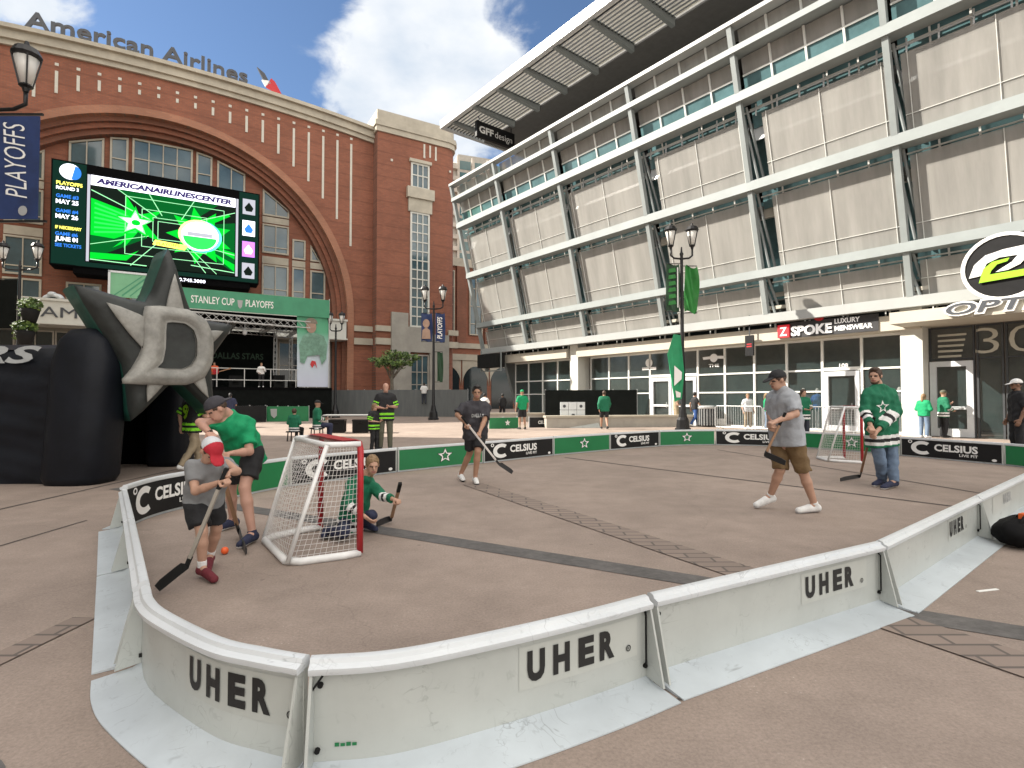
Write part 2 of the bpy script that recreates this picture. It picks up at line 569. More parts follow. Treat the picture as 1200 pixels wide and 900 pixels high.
# ------------------------------------------------------------------ the ground
def ground_material():
    m = bpy.data.materials.new('plaza_paving'); m.use_nodes = True
    t = m.node_tree; p = t.nodes['Principled BSDF']
    L = t.links.new

    def N(ty, **kw):
        n = t.nodes.new(ty)
        for k, v in kw.items():
            setattr(n, k, v)
        return n
    tcn = N('ShaderNodeTexCoord'); v = tcn.outputs['Object']

    def noise(s, d=6, r=0.6):
        n = N('ShaderNodeTexNoise'); n.inputs['Scale'].default_value = s; n.inputs['Detail'].default_value = d
        n.inputs['Roughness'].default_value = r; L(v, n.inputs['Vector']); return n.outputs[0]

    def rng(x, a, b, c, d):
        n = N('ShaderNodeMapRange'); n.inputs['From Min'].default_value = a; n.inputs['From Max'].default_value = b
        n.inputs['To Min'].default_value = c; n.inputs['To Max'].default_value = d; L(x, n.inputs['Value']); return n.outputs[0]

    def mul(a, b, op='MULTIPLY'):
        n = N('ShaderNodeMath', operation=op)
        for i, q in enumerate((a, b)):
            if hasattr(q, 'is_output'):
                L(q, n.inputs[i])
            else:
                n.inputs[i].default_value = q
        return n.outputs[0]
    big = rng(noise(0.35, 5), 0.35, 0.65, 0.86, 1.10)
    mid = rng(noise(2.2, 8, 0.7), 0.3, 0.7, 0.86, 1.12)
    fine = rng(noise(55, 6, 0.8), 0.3, 0.7, 0.74, 1.26)
    val = mul(mul(big, mid), fine)
    # gum and drip stains
    vo = N('ShaderNodeTexVoronoi'); vo.inputs['Scale'].default_value = 1.7; L(v, vo.inputs['Vector'])
    st = rng(vo.outputs['Distance'], 0.02, 0.045, 0.72, 1.0)
    val = mul(val, st)
    # hairline cracks
    wv = N('ShaderNodeTexNoise'); wv.inputs['Scale'].default_value = 1.2; wv.inputs['Detail'].default_value = 6; L(v, wv.inputs['Vector'])
    vm = N('ShaderNodeVectorMath', operation='MULTIPLY_ADD'); L(wv.outputs['Color'], vm.inputs[0]); vm.inputs[1].default_value = (.9, .9, .9); L(v, vm.inputs[2])
    vc = N('ShaderNodeTexVoronoi', feature='DISTANCE_TO_EDGE'); vc.inputs['Scale'].default_value = .27; L(vm.outputs[0], vc.inputs['Vector'])
    val = mul(val, rng(vc.outputs['Distance'], 0.0, 0.003, 0.87, 1.0))
    # darker spills and tread-in dirt
    sp_ = rng(noise(.9, 7, .75), .56, .70, 1.0, .87)
    val = mul(val, sp_)
    h = N('ShaderNodeHueSaturation'); h.inputs['Color'].default_value = (0.30, 0.24, 0.203, 1)
    L(val, h.inputs['Value'])
    # worn salt-like flecks where the coloured skin of the concrete has come off
    v2 = N('ShaderNodeTexVoronoi'); v2.inputs['Scale'].default_value = 34; L(v, v2.inputs['Vector'])
    fl = mul(v2.outputs['Distance'], 0.17, 'LESS_THAN')
    zone = rng(noise(1.1, 5, 0.7), 0.54, 0.66, 0.0, 1.0)
    n3 = mul(noise(9, 3), 0.5, 'GREATER_THAN')
    fac = mul(mul(mul(fl, zone), n3), 0.75)
    mx = N('ShaderNodeMix', data_type='RGBA'); L(fac, mx.inputs['Factor']); L(h.outputs[0], mx.inputs['A'])
    mx.inputs['B'].default_value = (0.56, 0.50, 0.44, 1)
    L(mx.outputs['Result'], p.inputs['Base Color'])
    p.inputs['Roughness'].default_value = 0.78
    p.inputs['Specular IOR Level'].default_value = 0.35
    b = N('ShaderNodeBump'); b.inputs['Strength'].default_value = 0.35; b.inputs['Distance'].default_value = 0.01
    L(noise(60, 5, 0.75), b.inputs['Height']); L(b.outputs[0], p.inputs['Normal'])
    M['plaza'] = m


ground_material()
mat('band_dark', (0.115, 0.108, 0.103), 0.75, var=0.25, scale=14, bump=0.2, stain=0.2)
mat('joint_dark', (0.075, 0.062, 0.055), 0.9, var=0.2)
g = MB(); R0 = 700
g.quad((-R0, -R0, 0), (R0, -R0, 0), (R0, R0, 0), (-R0, R0, 0))
struct(g.build('ground', 'plaza'))


def strip(name, m, pa, pb, w, z, ext0=0.0, ext1=0.0):
    a, b = (G(*p) if len(p) == 2 else Vector(p) for p in (pa, pb))
    d = (b - a).normalized()
    a = a - d * ext0; b = b + d * ext1
    s = Vector((-d.y, d.x, 0)) * (w / 2)
    q = MB(); q.quad((*(a - s).xy, z), (*(b - s).xy, z), (*(b + s).xy, z), (*(a + s).xy, z))
    return struct(q.build(name, m))


strip('paving_band', 'band_dark', (395, 612), (1060, 718), 0.27, 0.004, 5.0, 6)
strip('paver_strip', 'paver', (600, 582), (1120, 752), 0.36, 0.008, 1.4, 2.2)
for a, b, e0, e1, w in [((662, 536), (1100, 591), 0, 4, .07), ((840, 527), (1137, 576), 0, 5, .06),
                        ((0, 597), (150, 563), 6, 3, .05), ((620, 880), (790, 816), 2, 0.6, .02),
                        ((0, 640), (105, 609), 3, 0.0, .03)]:
    strip('paving_joint', 'joint_dark', a, b, w, 0.004, e0, e1)
strip('paver_strip', 'paver', (0, 772), (104, 722), 0.16, 0.008, 2.5, 0.0)
q = MB(); c0 = Vector((-2.18, 1.98, 0))
q.flat(ngon(0, 0, .28, .28, 30), lambda a, b, d: (c0.x + a, c0.y + b, 0.004))
struct(q.build('paving_inset', 'band_dark'))

# ------------------------------------------------------------------ the arena (left), its sign, screen and stage
ARZ = math.atan2(.51, .86)
ARO = Vector((-15.4, 60, 0))
arena = empty('arena', 'red brick arena with a huge round arch and cream cornice behind the stage', 'arena', ARO, ARZ)
AU = Vector((math.cos(ARZ), math.sin(ARZ), 0)); AV = Vector((-math.sin(ARZ), math.cos(ARZ), 0))
AC, AZ, AR = -19.7, 10.3, 15.7


def ztop(x):
    return 32.5 - 1.25 * ((x - AC) / 19.7) ** 2


def arch_pts(r, n=48):
    pts = [(AC - r, 0.0)] + [(AC - r * math.cos(math.pi * k / n), AZ + r * math.sin(math.pi * k / n)) for k in range(n + 1)] + [(AC + r, 0.0)]
    return pts


b = MB()
RO = AR + 1.95
cor = 30.9
ap = arch_pts(RO, 60)
for (xa, za), (xb, zb) in zip(ap[1:-2], ap[2:-1]):
    b.quad((xa, 0, za), (xb, 0, zb), (xb, 0, ztop(xb) - 1.5), (xa, 0, ztop(xa) - 1.5))
for x0, x1 in ((-41, AC - RO), (AC + RO, 0)):
    n = 6
    for k in range(n):
        a, c = x0 + (x1 - x0) * k / n, x0 + (x1 - x0) * (k + 1) / n
        b.quad((a, 0, 0), (c, 0, 0), (c, 0, ztop(c) - 1.5), (a, 0, ztop(a) - 1.5))
b.box(-41, 0, 3.2, 45, 0, 29.5)
b.build('wall', 'brick', arena)
# stepped rings of the arch
steps = [(AR, AR + .42, 1.25), (AR + .42, AR + .84, .85), (AR + .84, AR + 1.26, .45), (AR + 1.26, RO, -0.18)]
for i, (r0, r1, y) in enumerate(steps):
    q = MB()
    A, B = arch_pts(r0), arch_pts(r1)
    yb = 2.2 if i == 0 else steps[i - 1][2]
    for k in range(len(A) - 1):
        q.quad((A[k][0], y, A[k][1]), (A[k + 1][0], y, A[k + 1][1]), (B[k + 1][0], y, B[k + 1][1]), (B[k][0], y, B[k][1]))
        q.quad((A[k][0], y, A[k][1]), (A[k + 1][0], y, A[k + 1][1]), (A[k + 1][0], yb, A[k + 1][1]), (A[k][0], yb, A[k][1]))
    if i == 3:
        for k in range(len(B) - 1):
            q.quad((B[k][0], y, B[k][1]), (B[k + 1][0], y, B[k + 1][1]), (B[k + 1][0], 0, B[k + 1][1]), (B[k][0], 0, B[k][1]))
    q.build('arch_ring', ['brick_dark', 'brick', 'brick_dark', 'brick_light'][i], arena)
q = MB()
q.quad((AC - 17, 2.0, 7.6), (AC + 17, 2.0, 7.6), (AC + 17, 2.0, 26.5), (AC - 17, 2.0, 26.5))
q.build('recessed_wall', 'brick', arena)
# cornice
q = MB()
n = 30
xs = [-41 + 41 * k / n for k in range(n + 1)]
for a, c in zip(xs[:-1], xs[1:]):
    for zl, zh, y in ((-1.5, -1.05, -.25), (-1.05, -.35, -.5), (-.35, 0, -.85)):
        q.hexa([(a, y, ztop(a) + zl), (c, y, ztop(c) + zl), (c, 2, ztop(c) + zl), (a, 2, ztop(a) + zl),
                (a, y, ztop(a) + zh), (c, y, ztop(c) + zh), (c, 2, ztop(c) + zh), (a, 2, ztop(a) + zh)])
q.build('cornice', 'cream_stone', arena)
# inlaid pale strips that follow the arch
for k in range(19):
    x = -2.45 - 1.468 * k
    dx = x - AC
    zb = AZ + math.sqrt(max(18.85 ** 2 - dx * dx, 0.01)) + .05
    q = MB(); q.box(x - .11, x + .11, -.05, .05, zb, 29.55 - .5 * (dx / 19) ** 2)
    zz = 30.0 - .5 * (dx / 19) ** 2
    q.build('inlay_strip', 'cream_inlay', arena)
    q = MB(); q.box(x - .13, x + .13, -.05, .05, zz, zz + .24); q.build('inlay_stone', 'cream_inlay', arena)


def arch_z(x, r=AR):
    return AZ + math.sqrt(max(r * r - (x - AC) ** 2, 0))


def window(parent, x0, x1, z0, z1a, z1b, cols, rows, y, fm='cream_stone', gm='arena_glass', fr=.16, dep=.18, name='window'):
    """frame (with bars) round a recessed pane; tops may slope with the arch"""
    f = MB()
    zt = lambda x: z1a + (z1b - z1a) * (x - x0) / (x1 - x0)
    f.box(x0 - fr, x1 + fr, y - dep, y, z0 - fr, z0)
    for k in range(cols + 1):
        x = x0 + (x1 - x0) * k / cols
        w = fr if k in (0, cols) else fr * .55
        xa, xb = (x - fr, x) if k == 0 else ((x, x + fr) if k == cols else (x - w / 2, x + w / 2))
        f.hexa([(xa, y - dep, z0), (xb, y - dep, z0), (xb, y, z0), (xa, y, z0),
                (xa, y - dep, zt(x)), (xb, y - dep, zt(x)), (xb, y, zt(x)), (xa, y, zt(x))])
    f.hexa([(x0 - fr, y - dep, zt(x0)), (x1 + fr, y - dep, zt(x1)), (x1 + fr, y, zt(x1)), (x0 - fr, y, zt(x0)),
            (x0 - fr, y - dep, zt(x0) + fr), (x1 + fr, y - dep, zt(x1) + fr), (x1 + fr, y, zt(x1) + fr), (x0 - fr, y, zt(x0) + fr)])
    for r in rows:
        f.box(x0, x1, y - dep * .8, y, r - fr * .3, r + fr * .3)
    o = f.build(name, fm, parent)
    g = MB()
    g.quad((x0, y - .04, z0), (x1, y - .04, z0), (x1, y - .04, zt(x1)), (x0, y - .04, zt(x0)))
    g.build('pane', gm, o)
    return o


YW = 1.98
cols = [(0, 2.27, 4), (3.42, .53, 1), (5.8, 1.1, 2), (10.0, 1.12, 2), (12.3, .5, 1), (14.25, .62, 1)]
for cxx, hw, nc in cols:
    for sg in ((1,) if cxx == 0 else (-1, 1)):
        xc = AC + sg * cxx
        x0, x1 = xc - hw, xc + hw
        za, zb = arch_z(x0) - .25, arch_z(x1) - .25
        if abs(cxx) < 7:
            window(arena, x0, x1, 18.0, za, zb, nc, [min(za, zb) - 1.7], YW)
        else:
            if min(za, zb) - 18.9 > .8:
                window(arena, x0, x1, 20.6 if cxx < 11 else 18.6, za, zb, nc, [], YW)
            if cxx < 11:
                window(arena, x0, x1, 16.7, 19.4, 19.4, nc, [17.2], YW)
            else:
                window(arena, x0, x1, 16.4, min(za, 18.2), min(zb, 18.2), nc, [], YW)
            window(arena, x0, x1, 12.2, 15.2 if cxx < 14 else min(za, zb, 15.2), 15.2 if cxx < 14 else min(za, zb, 15.2), nc, [12.8], YW)
            for z0, z1 in ((15.45, 16.2), (19.7, 20.35)) if cxx < 11 else ((15.45, 16.1),):
                q = MB(); q.box(x0 - .16, x1 + .16, YW - .1, YW, z0, z1); q.build('spandrel', 'cream_stone', arena)
        window(arena, x0, x1, 9.9, 11.6, 11.6, nc, [], YW)
# entrance glazing under the sign band
for k in range(12):
    x0 = AC - 15.4 + k * 2.57
    window(arena, x0 + .15, x0 + 2.42, .25, 7.2, 7.2, 2, [2.6, 4.9], 1.6, 'pale_stone', 'dark_glass', .12, .2)
q = MB(); q.quad((AC - 17, 1.7, 0), (AC + 17, 1.7, 0), (AC + 17, 1.7, 7.8), (AC - 17, 1.7, 7.8)); q.build('entrance_wall', 'pale_stone', arena)
# base bands right of the arch
for z0, z1, y, mm in ((8.75, 9.35, -.22, 'cream_stone'), (7.3, 8.0, -.3, 'cream_stone')):
    for xa, xb in ((AC + RO + .02, -.02), (-41, AC - RO - .02)):
        q = MB(); q.box(xa, xb, y, .05, z0, z1); q.build('stone_band', mm, arena)
# corner tower
q = MB()
pl = [(0, -1.5), (8.2, -1.5), (9.0, -1.2), (9.45, -.5), (9.6, .4), (9.6, 10), (0, 10)]
q.prism(pl, lambda a, c, d: (a, c, d), 0, 30.6)
q.build('tower', 'brick', arena)
for k, (z0, z1, e) in enumerate(((30.6, 31.2, .18), (31.2, 31.75, .32), (31.75, 33.0, .05))):
    q = MB()
    q.prism([(x + (e if x > 4 else -e), y + (-e if y < 5 else e)) for x, y in pl], lambda a, c, d: (a, c, d), z0, z1)
    q.build('tower_cornice', 'cream_stone', arena)
YT = -1.5
window(arena, 3.95, 5.85, 9.6, 22.2, 22.2, 3, [9.6 + 1.05 * k for k in range(1, 12)], YT, 'window_white', dep=.15, fr=.2)
window(arena, 4.0, 5.8, 25.3, 27.8, 27.8, 3, [26.6], YT, 'window_white', dep=.15, fr=.2)
for x0, x1, z0, z1, y in ((3.3, 6.5, 23.9, 25.1, .5), (3.5, 6.3, 22.4, 23.9, .25), (3.6, 6.2, 28.0, 28.35, .35)):
    q = MB(); q.box(x0, x1, YT - y, YT - .01, z0, z1); q.build('stone_sill', 'cream_stone', arena)
for x0, x1, z0, z1 in ((1.6, 3.5, 0, 10.9), (6.3, 8.4, 0, 8.7), (3.5, 6.3, 6.6, 9.4), (3.5, 3.75, 0, 6.6), (6.05, 6.3, 0, 6.6)):
    q = MB(); q.box(x0, x1, YT - .35, YT - .01, z0, z1); q.build('stone_base', 'pale_stone', arena)
window(arena, 3.95, 5.85, .2, 6.2, 6.2, 3, [1.6, 3, 4.4], YT + .0, fm='pale_stone', dep=.2)
for z0, z1 in ((8.75, 9.35), (7.3, 8.0)):
    for xa, xb in ((-.05, 1.58), (8.42, 9.65)):
        q = MB(); q.box(xa, xb, YT - .2, YT + .3, z0, z1); q.build('stone_band', 'cream_stone', arena)
for x in (5.4, 6.1, 6.8):
    q = MB(); q.box(x - .1, x + .1, YT - .05, YT + .02, 29.0, 30.4); q.build('inlay_strip', 'cream_inlay', arena)
for x, z in ((1.6, 27.6), (5.4, 28.8), (6.8, 28.8), (8.6, 27.8)):
    q = MB(); q.box(x - .12, x + .12, YT - .06, YT + .02, z, z + .24); q.build('inlay_stone', 'cream_inlay', arena)
# side wing right of the tower
q = MB(); q.box(9.6, 40, 7, 40, 0, 20); q.build('side_wing', 'brick', arena)
for z0, z1 in ((8.2, 8.9), (6.6, 7.4), (19.2, 20.3)):
    q = MB(); q.box(9.62, 40, 6.75, 6.99, z0, z1); q.build('stone_band', 'cream_stone', arena)
for k in range(5):
    x = 11.2 + k * 4.2
    window(arena, x, x + 1.7, 10.2, 18.4, 18.4, 2, [11.6, 14, 16.4], 6.98, dep=.2)
    q = MB(); q.box(x + 2.15, x + 3.55, 6.7, 6.99, 8.9, 19.2); q.build('brick_pier', 'brick_dark', arena)
    A = [(x + .85 + 2.0 * math.cos(math.pi * j / 16), 3.2 + 2.6 * math.sin(math.pi * j / 16)) for j in range(17)]
    q = MB()
    for (xa, za), (xb, zb) in zip(A[:-1], A[1:]):
        q.quad((xa, 6.9, za), (xb, 6.9, zb), (xb, 6.9, 6.6), (xa, 6.9, 6.6))
        q.quad((xa, 6.9, za), (xb, 6.9, zb), (xb, 6.999, zb), (xa, 6.999, za))
    q.build('arch_surround', 'cream_stone', arena)
    q = MB(); q.box(x - .9, x + 2.6, 6.93, 6.99, 0, 6.5); q.build('dark_opening', 'dark_glass', arena)

# rooftop sign
sg = empty('rooftop_sign', 'grey American Airlines letters with a red and blue tail standing along the arena cornice', 'sign', ARO, ARZ)
vs, fs, w = text_mesh('American Airlines', .018, 0, True)
X0, X1 = -29.5, -12.7
ks = (X1 - X0) / w
fnl = lambda a, c, d: (X0 + a * ks, -.3 - d * .25, ztop(X0 + a * ks) + .25 + c * 1.42)
q = MB(); q.add([fnl(*v) for v in vs], fs); q.build('lettering', 'ink_dark', sg)
q = MB()
for k in range(12):
    x = X0 + .4 + k * (X1 - X0 - .8) / 11
    q.bar((x, -.1, ztop(x) - .05), (x, -.1, ztop(x) + .35), .08, .08)
q.bar((X0, -.12, ztop(X0) + .2), (AC, -.12, ztop(AC) + .22), .07, .07); q.bar((AC, -.12, ztop(AC) + .22), (X1, -.12, ztop(X1) + .2), .07, .07)
q.build('mounting_rail', 'dark_steel', sg)
zt = ztop(-10.6)
for nm, mm, poly in (('tail_emblem', 'ink_dark', [(-11.9, 2.0), (-11.2, 1.55), (-10.85, .95), (-11.3, .9)]),
                     ('tail_emblem', 'ink_white', [(-11.45, .85), (-10.85, .92), (-10.6, .75), (-11.1, .3)]),
                     ('tail_emblem', 'ink_red', [(-11.05, .25), (-10.6, 1.25), (-10.25, 1.0), (-9.6, -.1), (-10.2, .0)])):
    q = MB(); q.prism(poly, lambda a, c, d: (a, -.3 - d, zt + .2 + c), 0, .25); q.build(nm, mm, sg)

# sign band over the entrance
sb = empty('entrance_sign', 'cream sign band over the arena entrance with dark capital letters', 'sign', ARO + AU * AC, ARZ)
q = MB(); q.box(-16.6, 16.6, -1.2, 1.4, 7.75, 9.55); q.box(-16.7, 16.7, -1.35, 1.4, 9.55, 9.75); q.box(-16.7, 16.7, -1.35, 1.4, 7.6, 7.75)
q.build('sign_band', 'sign_pale', sb)
q = MB(); q.text('AMERICAN AIRLINES CENTER', XZ(-1.2), -8.2, 14.8, 8.2, .9, d0=.01, thick=.12, bold=.0)
q.build('lettering', 'ink_dark', sb)
dome = empty('white_ring_object', 'white round object with a ring and dome perched on the entrance sign band', 'light', at(60, 356, 45.6))  # unidentified white object; its spotlight form is made up
q = MB(); q.tube([(-.75 + .75 + .72 * math.cos(a), 0, .42 + .3 * math.sin(a)) for a in [2 * math.pi * k / 20 for k in range(21)]], .2, 8)
q.build('ring', 'rail_white', dome, 'all')
q = MB(); q.lathe([(.34, .72), (.32, .9), (.2, 1.02), (.03, 1.06)], (-.1, 0, 0), 12); q.build('cap', 'rail_white', dome, 'all')
q = MB(); q.lathe([(.45, 0), (.5, .3), (.3, .55)], n=12); q.build('lens', 'dark_glass', dome, 'all')  # dark middle of the white object

# ------- video screen
emit_mat('led_green', (0.0, .33, .015), 1.0); emit_mat('led_bright', (.02, .85, .06), 1.0); emit_mat('led_white', (.80, .80, .90), 1.0)
emit_mat('led_black', (.003, .006, .004), 1.0); emit_mat('led_blue', (.02, .12, .45), 1.0); emit_mat('led_yellow', (.85, .75, .12), 1.0)
emit_mat('led_pale', (.22, .55, .27), 1.0); emit_mat('led_orange', (.9, .45, .25), 1.0); emit_mat('led_dim', (.002, .012, .008), 1.0)
emit_mat('led_navy', (.03, .02, .10), .6); emit_mat('led_wash', (.0, .055, .008), 1.0); emit_mat('led_cyan', (.1, .7, .6), 1.0); emit_mat('led_grey', (.25, .25, .28), 1.0); emit_mat('led_purple', (.4, .15, .6), 1.0)
sc = empty('video_screen', 'giant video screen with glowing green tunnel graphics hung inside the arena arch', 'screen', ARO + AU * AC + Vector((0, 0, 12.1)), ARZ)
q = MB(); q.box(-7.75, 8.15, -1.0, 1.2, .55, 9.45); q.box(-6.2, 7.4, -.9, 1.2, 0, .55); q.build('cabinet', 'stage_black', sc)


def led(name, polys, mm, d, parent=sc, y=-1.0):
    q = MB()
    for p in polys:
        q.flat(p, XZ(y), d)
    return q.build(name, mm, parent, fix=False)


def rect(x0, x1, z0, z1):
    return [(x0, z0), (x1, z0), (x1, z1), (x0, z1)]


SX0, SX1, SZ0, SZ1 = -5.05, 6.0, 1.1, 7.7
main = led('picture', [rect(SX0, SX1, SZ0, SZ1)], 'led_black', .02)
led('side_panel', [rect(-7.65, -5.4, .65, 9.35)], 'led_dim', .02)
led('side_panel', [rect(6.35, 8.05, .65, 9.35)], 'led_dim', .02)
led('lower_strip', [rect(-6, 8, .62, 1.0)], 'led_dim', .021)
tb = led('title_strip', [rect(SX0 - .05, SX1 + .02, SZ1 + .03, SZ1 + .9)], 'led_white', .02)
q = MB(); q.text('AMERICANAIRLINESCENTER', XZ(-1.0), SX0 + .3, SX1 - .3, SZ1 + .25, .46, d0=.035, bold=.055, shear=.15); q.build('lettering', 'led_navy', tb)
for xx in (SX0 - .28, SX1 + .08):
    led('bar_strip', [rect(xx, xx + .2, SZ0, SZ1 + .9)], 'led_grey', .02)


def seg(a, b_, w):
    (xa, za), (xb, zb) = a, b_
    dx, dz = xb - xa, zb - za
    l = math.hypot(dx, dz) or 1
    nx, nz_ = -dz / l * w / 2, dx / l * w / 2
    return [(xa - nx, za - nz_), (xb - nx, zb - nz_), (xb + nx, zb + nz_), (xa + nx, za + nz_)]


VX, VZ = .9, 4.5
led('glow_wash', [[(SX0, 5.9), (-1.4, 5.2), (-1.0, 3.7), (SX0, 1.3)]], 'led_wash', .024, main)
led('glow_wash', [[(SX1, 6.2), (2.4, 5.4), (2.3, 3.7), (SX1, 1.4)]], 'led_wash', .024, main)
led('glow_wash', [[(-3.2, SZ1), (4.6, SZ1), (2.2, 5.6), (-.2, 5.5)]], 'led_wash', .024, main)
led('glow_star', [star(-1.9, 4.95, 2.5, .8, 5, .3)], 'led_green', .027, main)
led('glow_star', [star(3.1, 4.5, 2.7, 1.55, 9, .2)], 'led_green', .0275, main)
for g_ in ([(SX0, 6.6), (-1.4, 5.5), (-1.6, 4.3), (-3.4, 3.3), (SX0, 3.4)], [(SX0, 1.9), (-2.4, 2.0), (-1.6, 2.5), (-2.5, 1.5), (SX0, 1.35)],
             [(SX1, 2.2), (4.2, 3.1), (4.6, 2.6), (SX1, 1.5)], [(-1.8, 4.2), (-2.9, 2.9), (-3.5, 2.5), (-2.2, 3.9)], [(SX1, 3.3), (4.6, 3.6), (4.8, 3.3), (SX1, 2.7)],
             [(4.0, 6.2), (5.4, 7.0), (5.6, 6.8), (4.2, 5.9)]):
    led('glow', [g_], 'led_green', .03, main)
led('glow_rays', [seg((-4.8, 6.2 - .42 * k), (-1.8, 5.2 - .18 * k), .14) for k in range(7)], 'led_bright', .036, main)
lines = [seg((SX0, SZ1 - .4), (-.8, 5.4), .07), seg((-3.2, SZ1), (-.3, 5.7), .06), seg((-.9, SZ1), (.1, 5.9), .06), seg((2.6, SZ1), (1.6, 5.8), .06),
         seg((SX1, SZ1 - .5), (2.2, 5.6), .06), seg((-2.2, SZ0), (-.2, 3.4), .06), seg((3.6, SZ0), (1.9, 3.4), .06), seg((SX1, 3.1), (2.5, 3.7), .06), seg((SX0, 2.6), (-.9, 3.9), .05),
         seg((4.5, SZ0), (2.1, 3.5), .05), seg((SX0, SZ0 + .2), (-1, 1.2), .07), seg((2.4, 1.7), (SX1, 1.4), .07)]
for s_ in (1.0, 1.35, 2.1, 3.2):
    x0, x1, z0, z1 = VX - 1.1 * s_, VX + 1.3 * s_, VZ - .75 * s_, VZ + .85 * s_
    lines += [seg((x0, z1), (x1, z1), .05), seg((x0, z0), (x1, z0), .05), seg((x0, z0), (x0, z1), .05), seg((x1, z0), (x1, z1), .05)]
led('tunnel_lines', lines, 'led_pale', .042, main)
led('emblem', [star(-1.9, 4.95, 1.5, .62)], 'led_green', .05, main)
led('emblem', [star(-1.9, 4.95, 1.15, .48, sx=1.15)], 'led_pale', .056, main)
led('emblem', [star(-1.9, 4.95, .85, .4, sx=1.15)], 'led_white', .06, main)
led('emblem', [ngon(-1.85, 4.95, .34, .26)], 'led_green', .064, main)
led('emblem', [ngon(3.15, 4.5, 1.75, 1.5)], 'led_cyan', .05, main)
led('emblem', [ngon(3.0, 4.55, 1.65, 1.45)], 'led_orange', .056, main)
led('emblem', [ngon(3.1, 4.5, 1.5, 1.32)], 'led_white', .060, main)
led('emblem', [ngon(3.1, 4.4, 1.36, 1.16, 24, math.pi, 2 * math.pi)], 'led_bright', .064, main)
led('emblem', [rect(2.1, 4.1, 4.45, 4.8)], 'led_grey', .066, main)
led('caption', [[(-.6, 3.2), (1.9, 3.0), (2.1, 3.45), (-.4, 3.65)]], 'led_yellow', .07, main)
q = MB(); q.text('PLAYOFFS', XZ(-1.0), -.3, 1.5, 3.22, .26, d0=.076, bold=.02); q.build('caption_lettering', 'led_green', main)
led('emblem', [ngon(-6.5, 8.55, .72, .68)], 'led_white', .03); led('emblem', [ngon(-6.25, 8.5, .5, .6, 20, -1.9, 1.4)], 'led_blue', .036)
for z, s_, mm, hh in ((7.35, 'PLAYOFFS', 'led_yellow', .3), (6.95, 'ROUND 3', 'led_white', .28), (6.25, 'GAME #3', 'led_blue', .3), (5.75, 'MAY 25', 'led_white', .36), (5.0, 'GAME #4', 'led_blue', .3), (4.5, 'MAY 26', 'led_white', .36),
                      (3.6, 'IF NECESSARY', 'led_yellow', .26), (3.05, 'GAME #6', 'led_blue', .3), (2.6, 'JUNE 01', 'led_white', .36), (2.1, 'SEE TICKETS', 'led_blue', .28)):
    q = MB(); q.text(s_, XZ(-1.0), -7.4, -5.65 if len(s_) > 7 else -5.9, z, hh, d0=.035, bold=.03); q.build('schedule_line', mm, sc)
for z, m1, m2 in ((8.0, 'led_grey', 'led_black'), (5.9, 'led_white', 'led_blue'), (3.85, 'led_purple', 'led_white'), (1.75, 'led_grey', 'led_black')):
    led('badge', [rect(6.65, 7.75, z - .75, z + .75)], m1, .03)
    led('badge_mark', [[(6.8, z - .1), (7.2, z + .45), (7.6, z - .1), (7.45, z - .45), (6.95, z - .45)]], m2, .036)
q = MB(); q.text('Ticketmaster', XZ(-.9), -3.4, -.9, .14, .3, d0=.12, bold=.02); q.build('ticket_line', 'led_white', sc); q = MB(); q.text('800.745.3000', XZ(-.9), 1.0, 3.6, .14, .3, d0=.12, bold=.02); q.build('ticket_line', 'led_white', sc)

# ------- stage in front of the arena
SO = Vector((-22.3, 36, 0))
SW = 9.75
stage = empty('stage', 'black concert stage with a truss roof standing before the arena arch', 'stage', SO, ARZ)
q = MB(); q.box(-1, SW + .4, 0.0, 8, 2.05, 2.25); q.build('deck', 'stage_black', stage)
q = MB(); q.box(-1, SW + .4, .05, 7.9, 0.02, 2.05); q.build('skirt', 'drape', stage)
q = MB(); q.box(-1, SW - 2.6, 7.6, 7.8, 2.25, 7); q.box(-1, -.8, 1, 7.6, 2.25, 7); q.build('backdrop_curtain', 'drape', stage)
q = MB()
q.text('DALLAS STARS', XZ(7.6), 2.4, 6.2, 4.7, .5, d0=.02, bold=.02); q.build('backdrop_lettering', 'banner_dark', stage)


def truss(m, p0, p1, s=.32, n=10):
    p0, p1 = Vector(p0), Vector(p1)
    d = (p1 - p0).normalized()
    up = Vector((0, 0, 1)) if abs(d.z) < .8 else Vector((0, 1, 0))
    sx = d.cross(up).normalized() * s / 2; sz = sx.cross(d).normalized() * s / 2
    cs = [sx + sz, sx - sz, -sx - sz, -sx + sz]
    for c in cs:
        m.bar(p0 + c, p1 + c, .05, .05)
    for k in range(n):
        a, b_ = p0 + (p1 - p0) * k / n, p0 + (p1 - p0) * (k + 1) / n
        for i in range(4):
            m.bar(a + cs[i], b_ + cs[(i + 1) % 4], .025, .025)


for y in (.2, 4, 7.7):
    q = MB(); truss(q, (-.6, y, 7.1), (SW - 1.2, y, 6.9), .45, 20); q.build('roof_truss', 'truss', stage)
for x in (1.0, 3.5, 6.0, SW - 1.6):
    q = MB(); truss(q, (x, .2, 6.9), (x, 7.7, 6.9), .3, 12); q.build('roof_truss', 'truss', stage)
q = MB(); q.box(-1, SW - 1.0, .4, 8, 7.35, 7.5); q.build('roof', 'stage_black', stage)
for x, y in ((SW - 1.4, .3), (SW - 2.9, 5.5), (SW - 1.4, 7.6), (-.6, .3), (-.6, 7.6)):
    q = MB(); truss(q, (x, y, 2.25), (x, y, 7.2), .22, 10); q.build('tower_truss', 'truss', stage)
for x in (2.2, 3.2, 4.3):
    q = MB(); q.lathe([(.05, 0), (.14, .05), (.16, .35), (.08, .42)], (x, 1.5, 6.05), 10); q.bar((x, 1.5, 6.4), (x, 1.5, 6.9), .04, .04); q.build('spotlight', 'rail_white', stage)
q = MB()
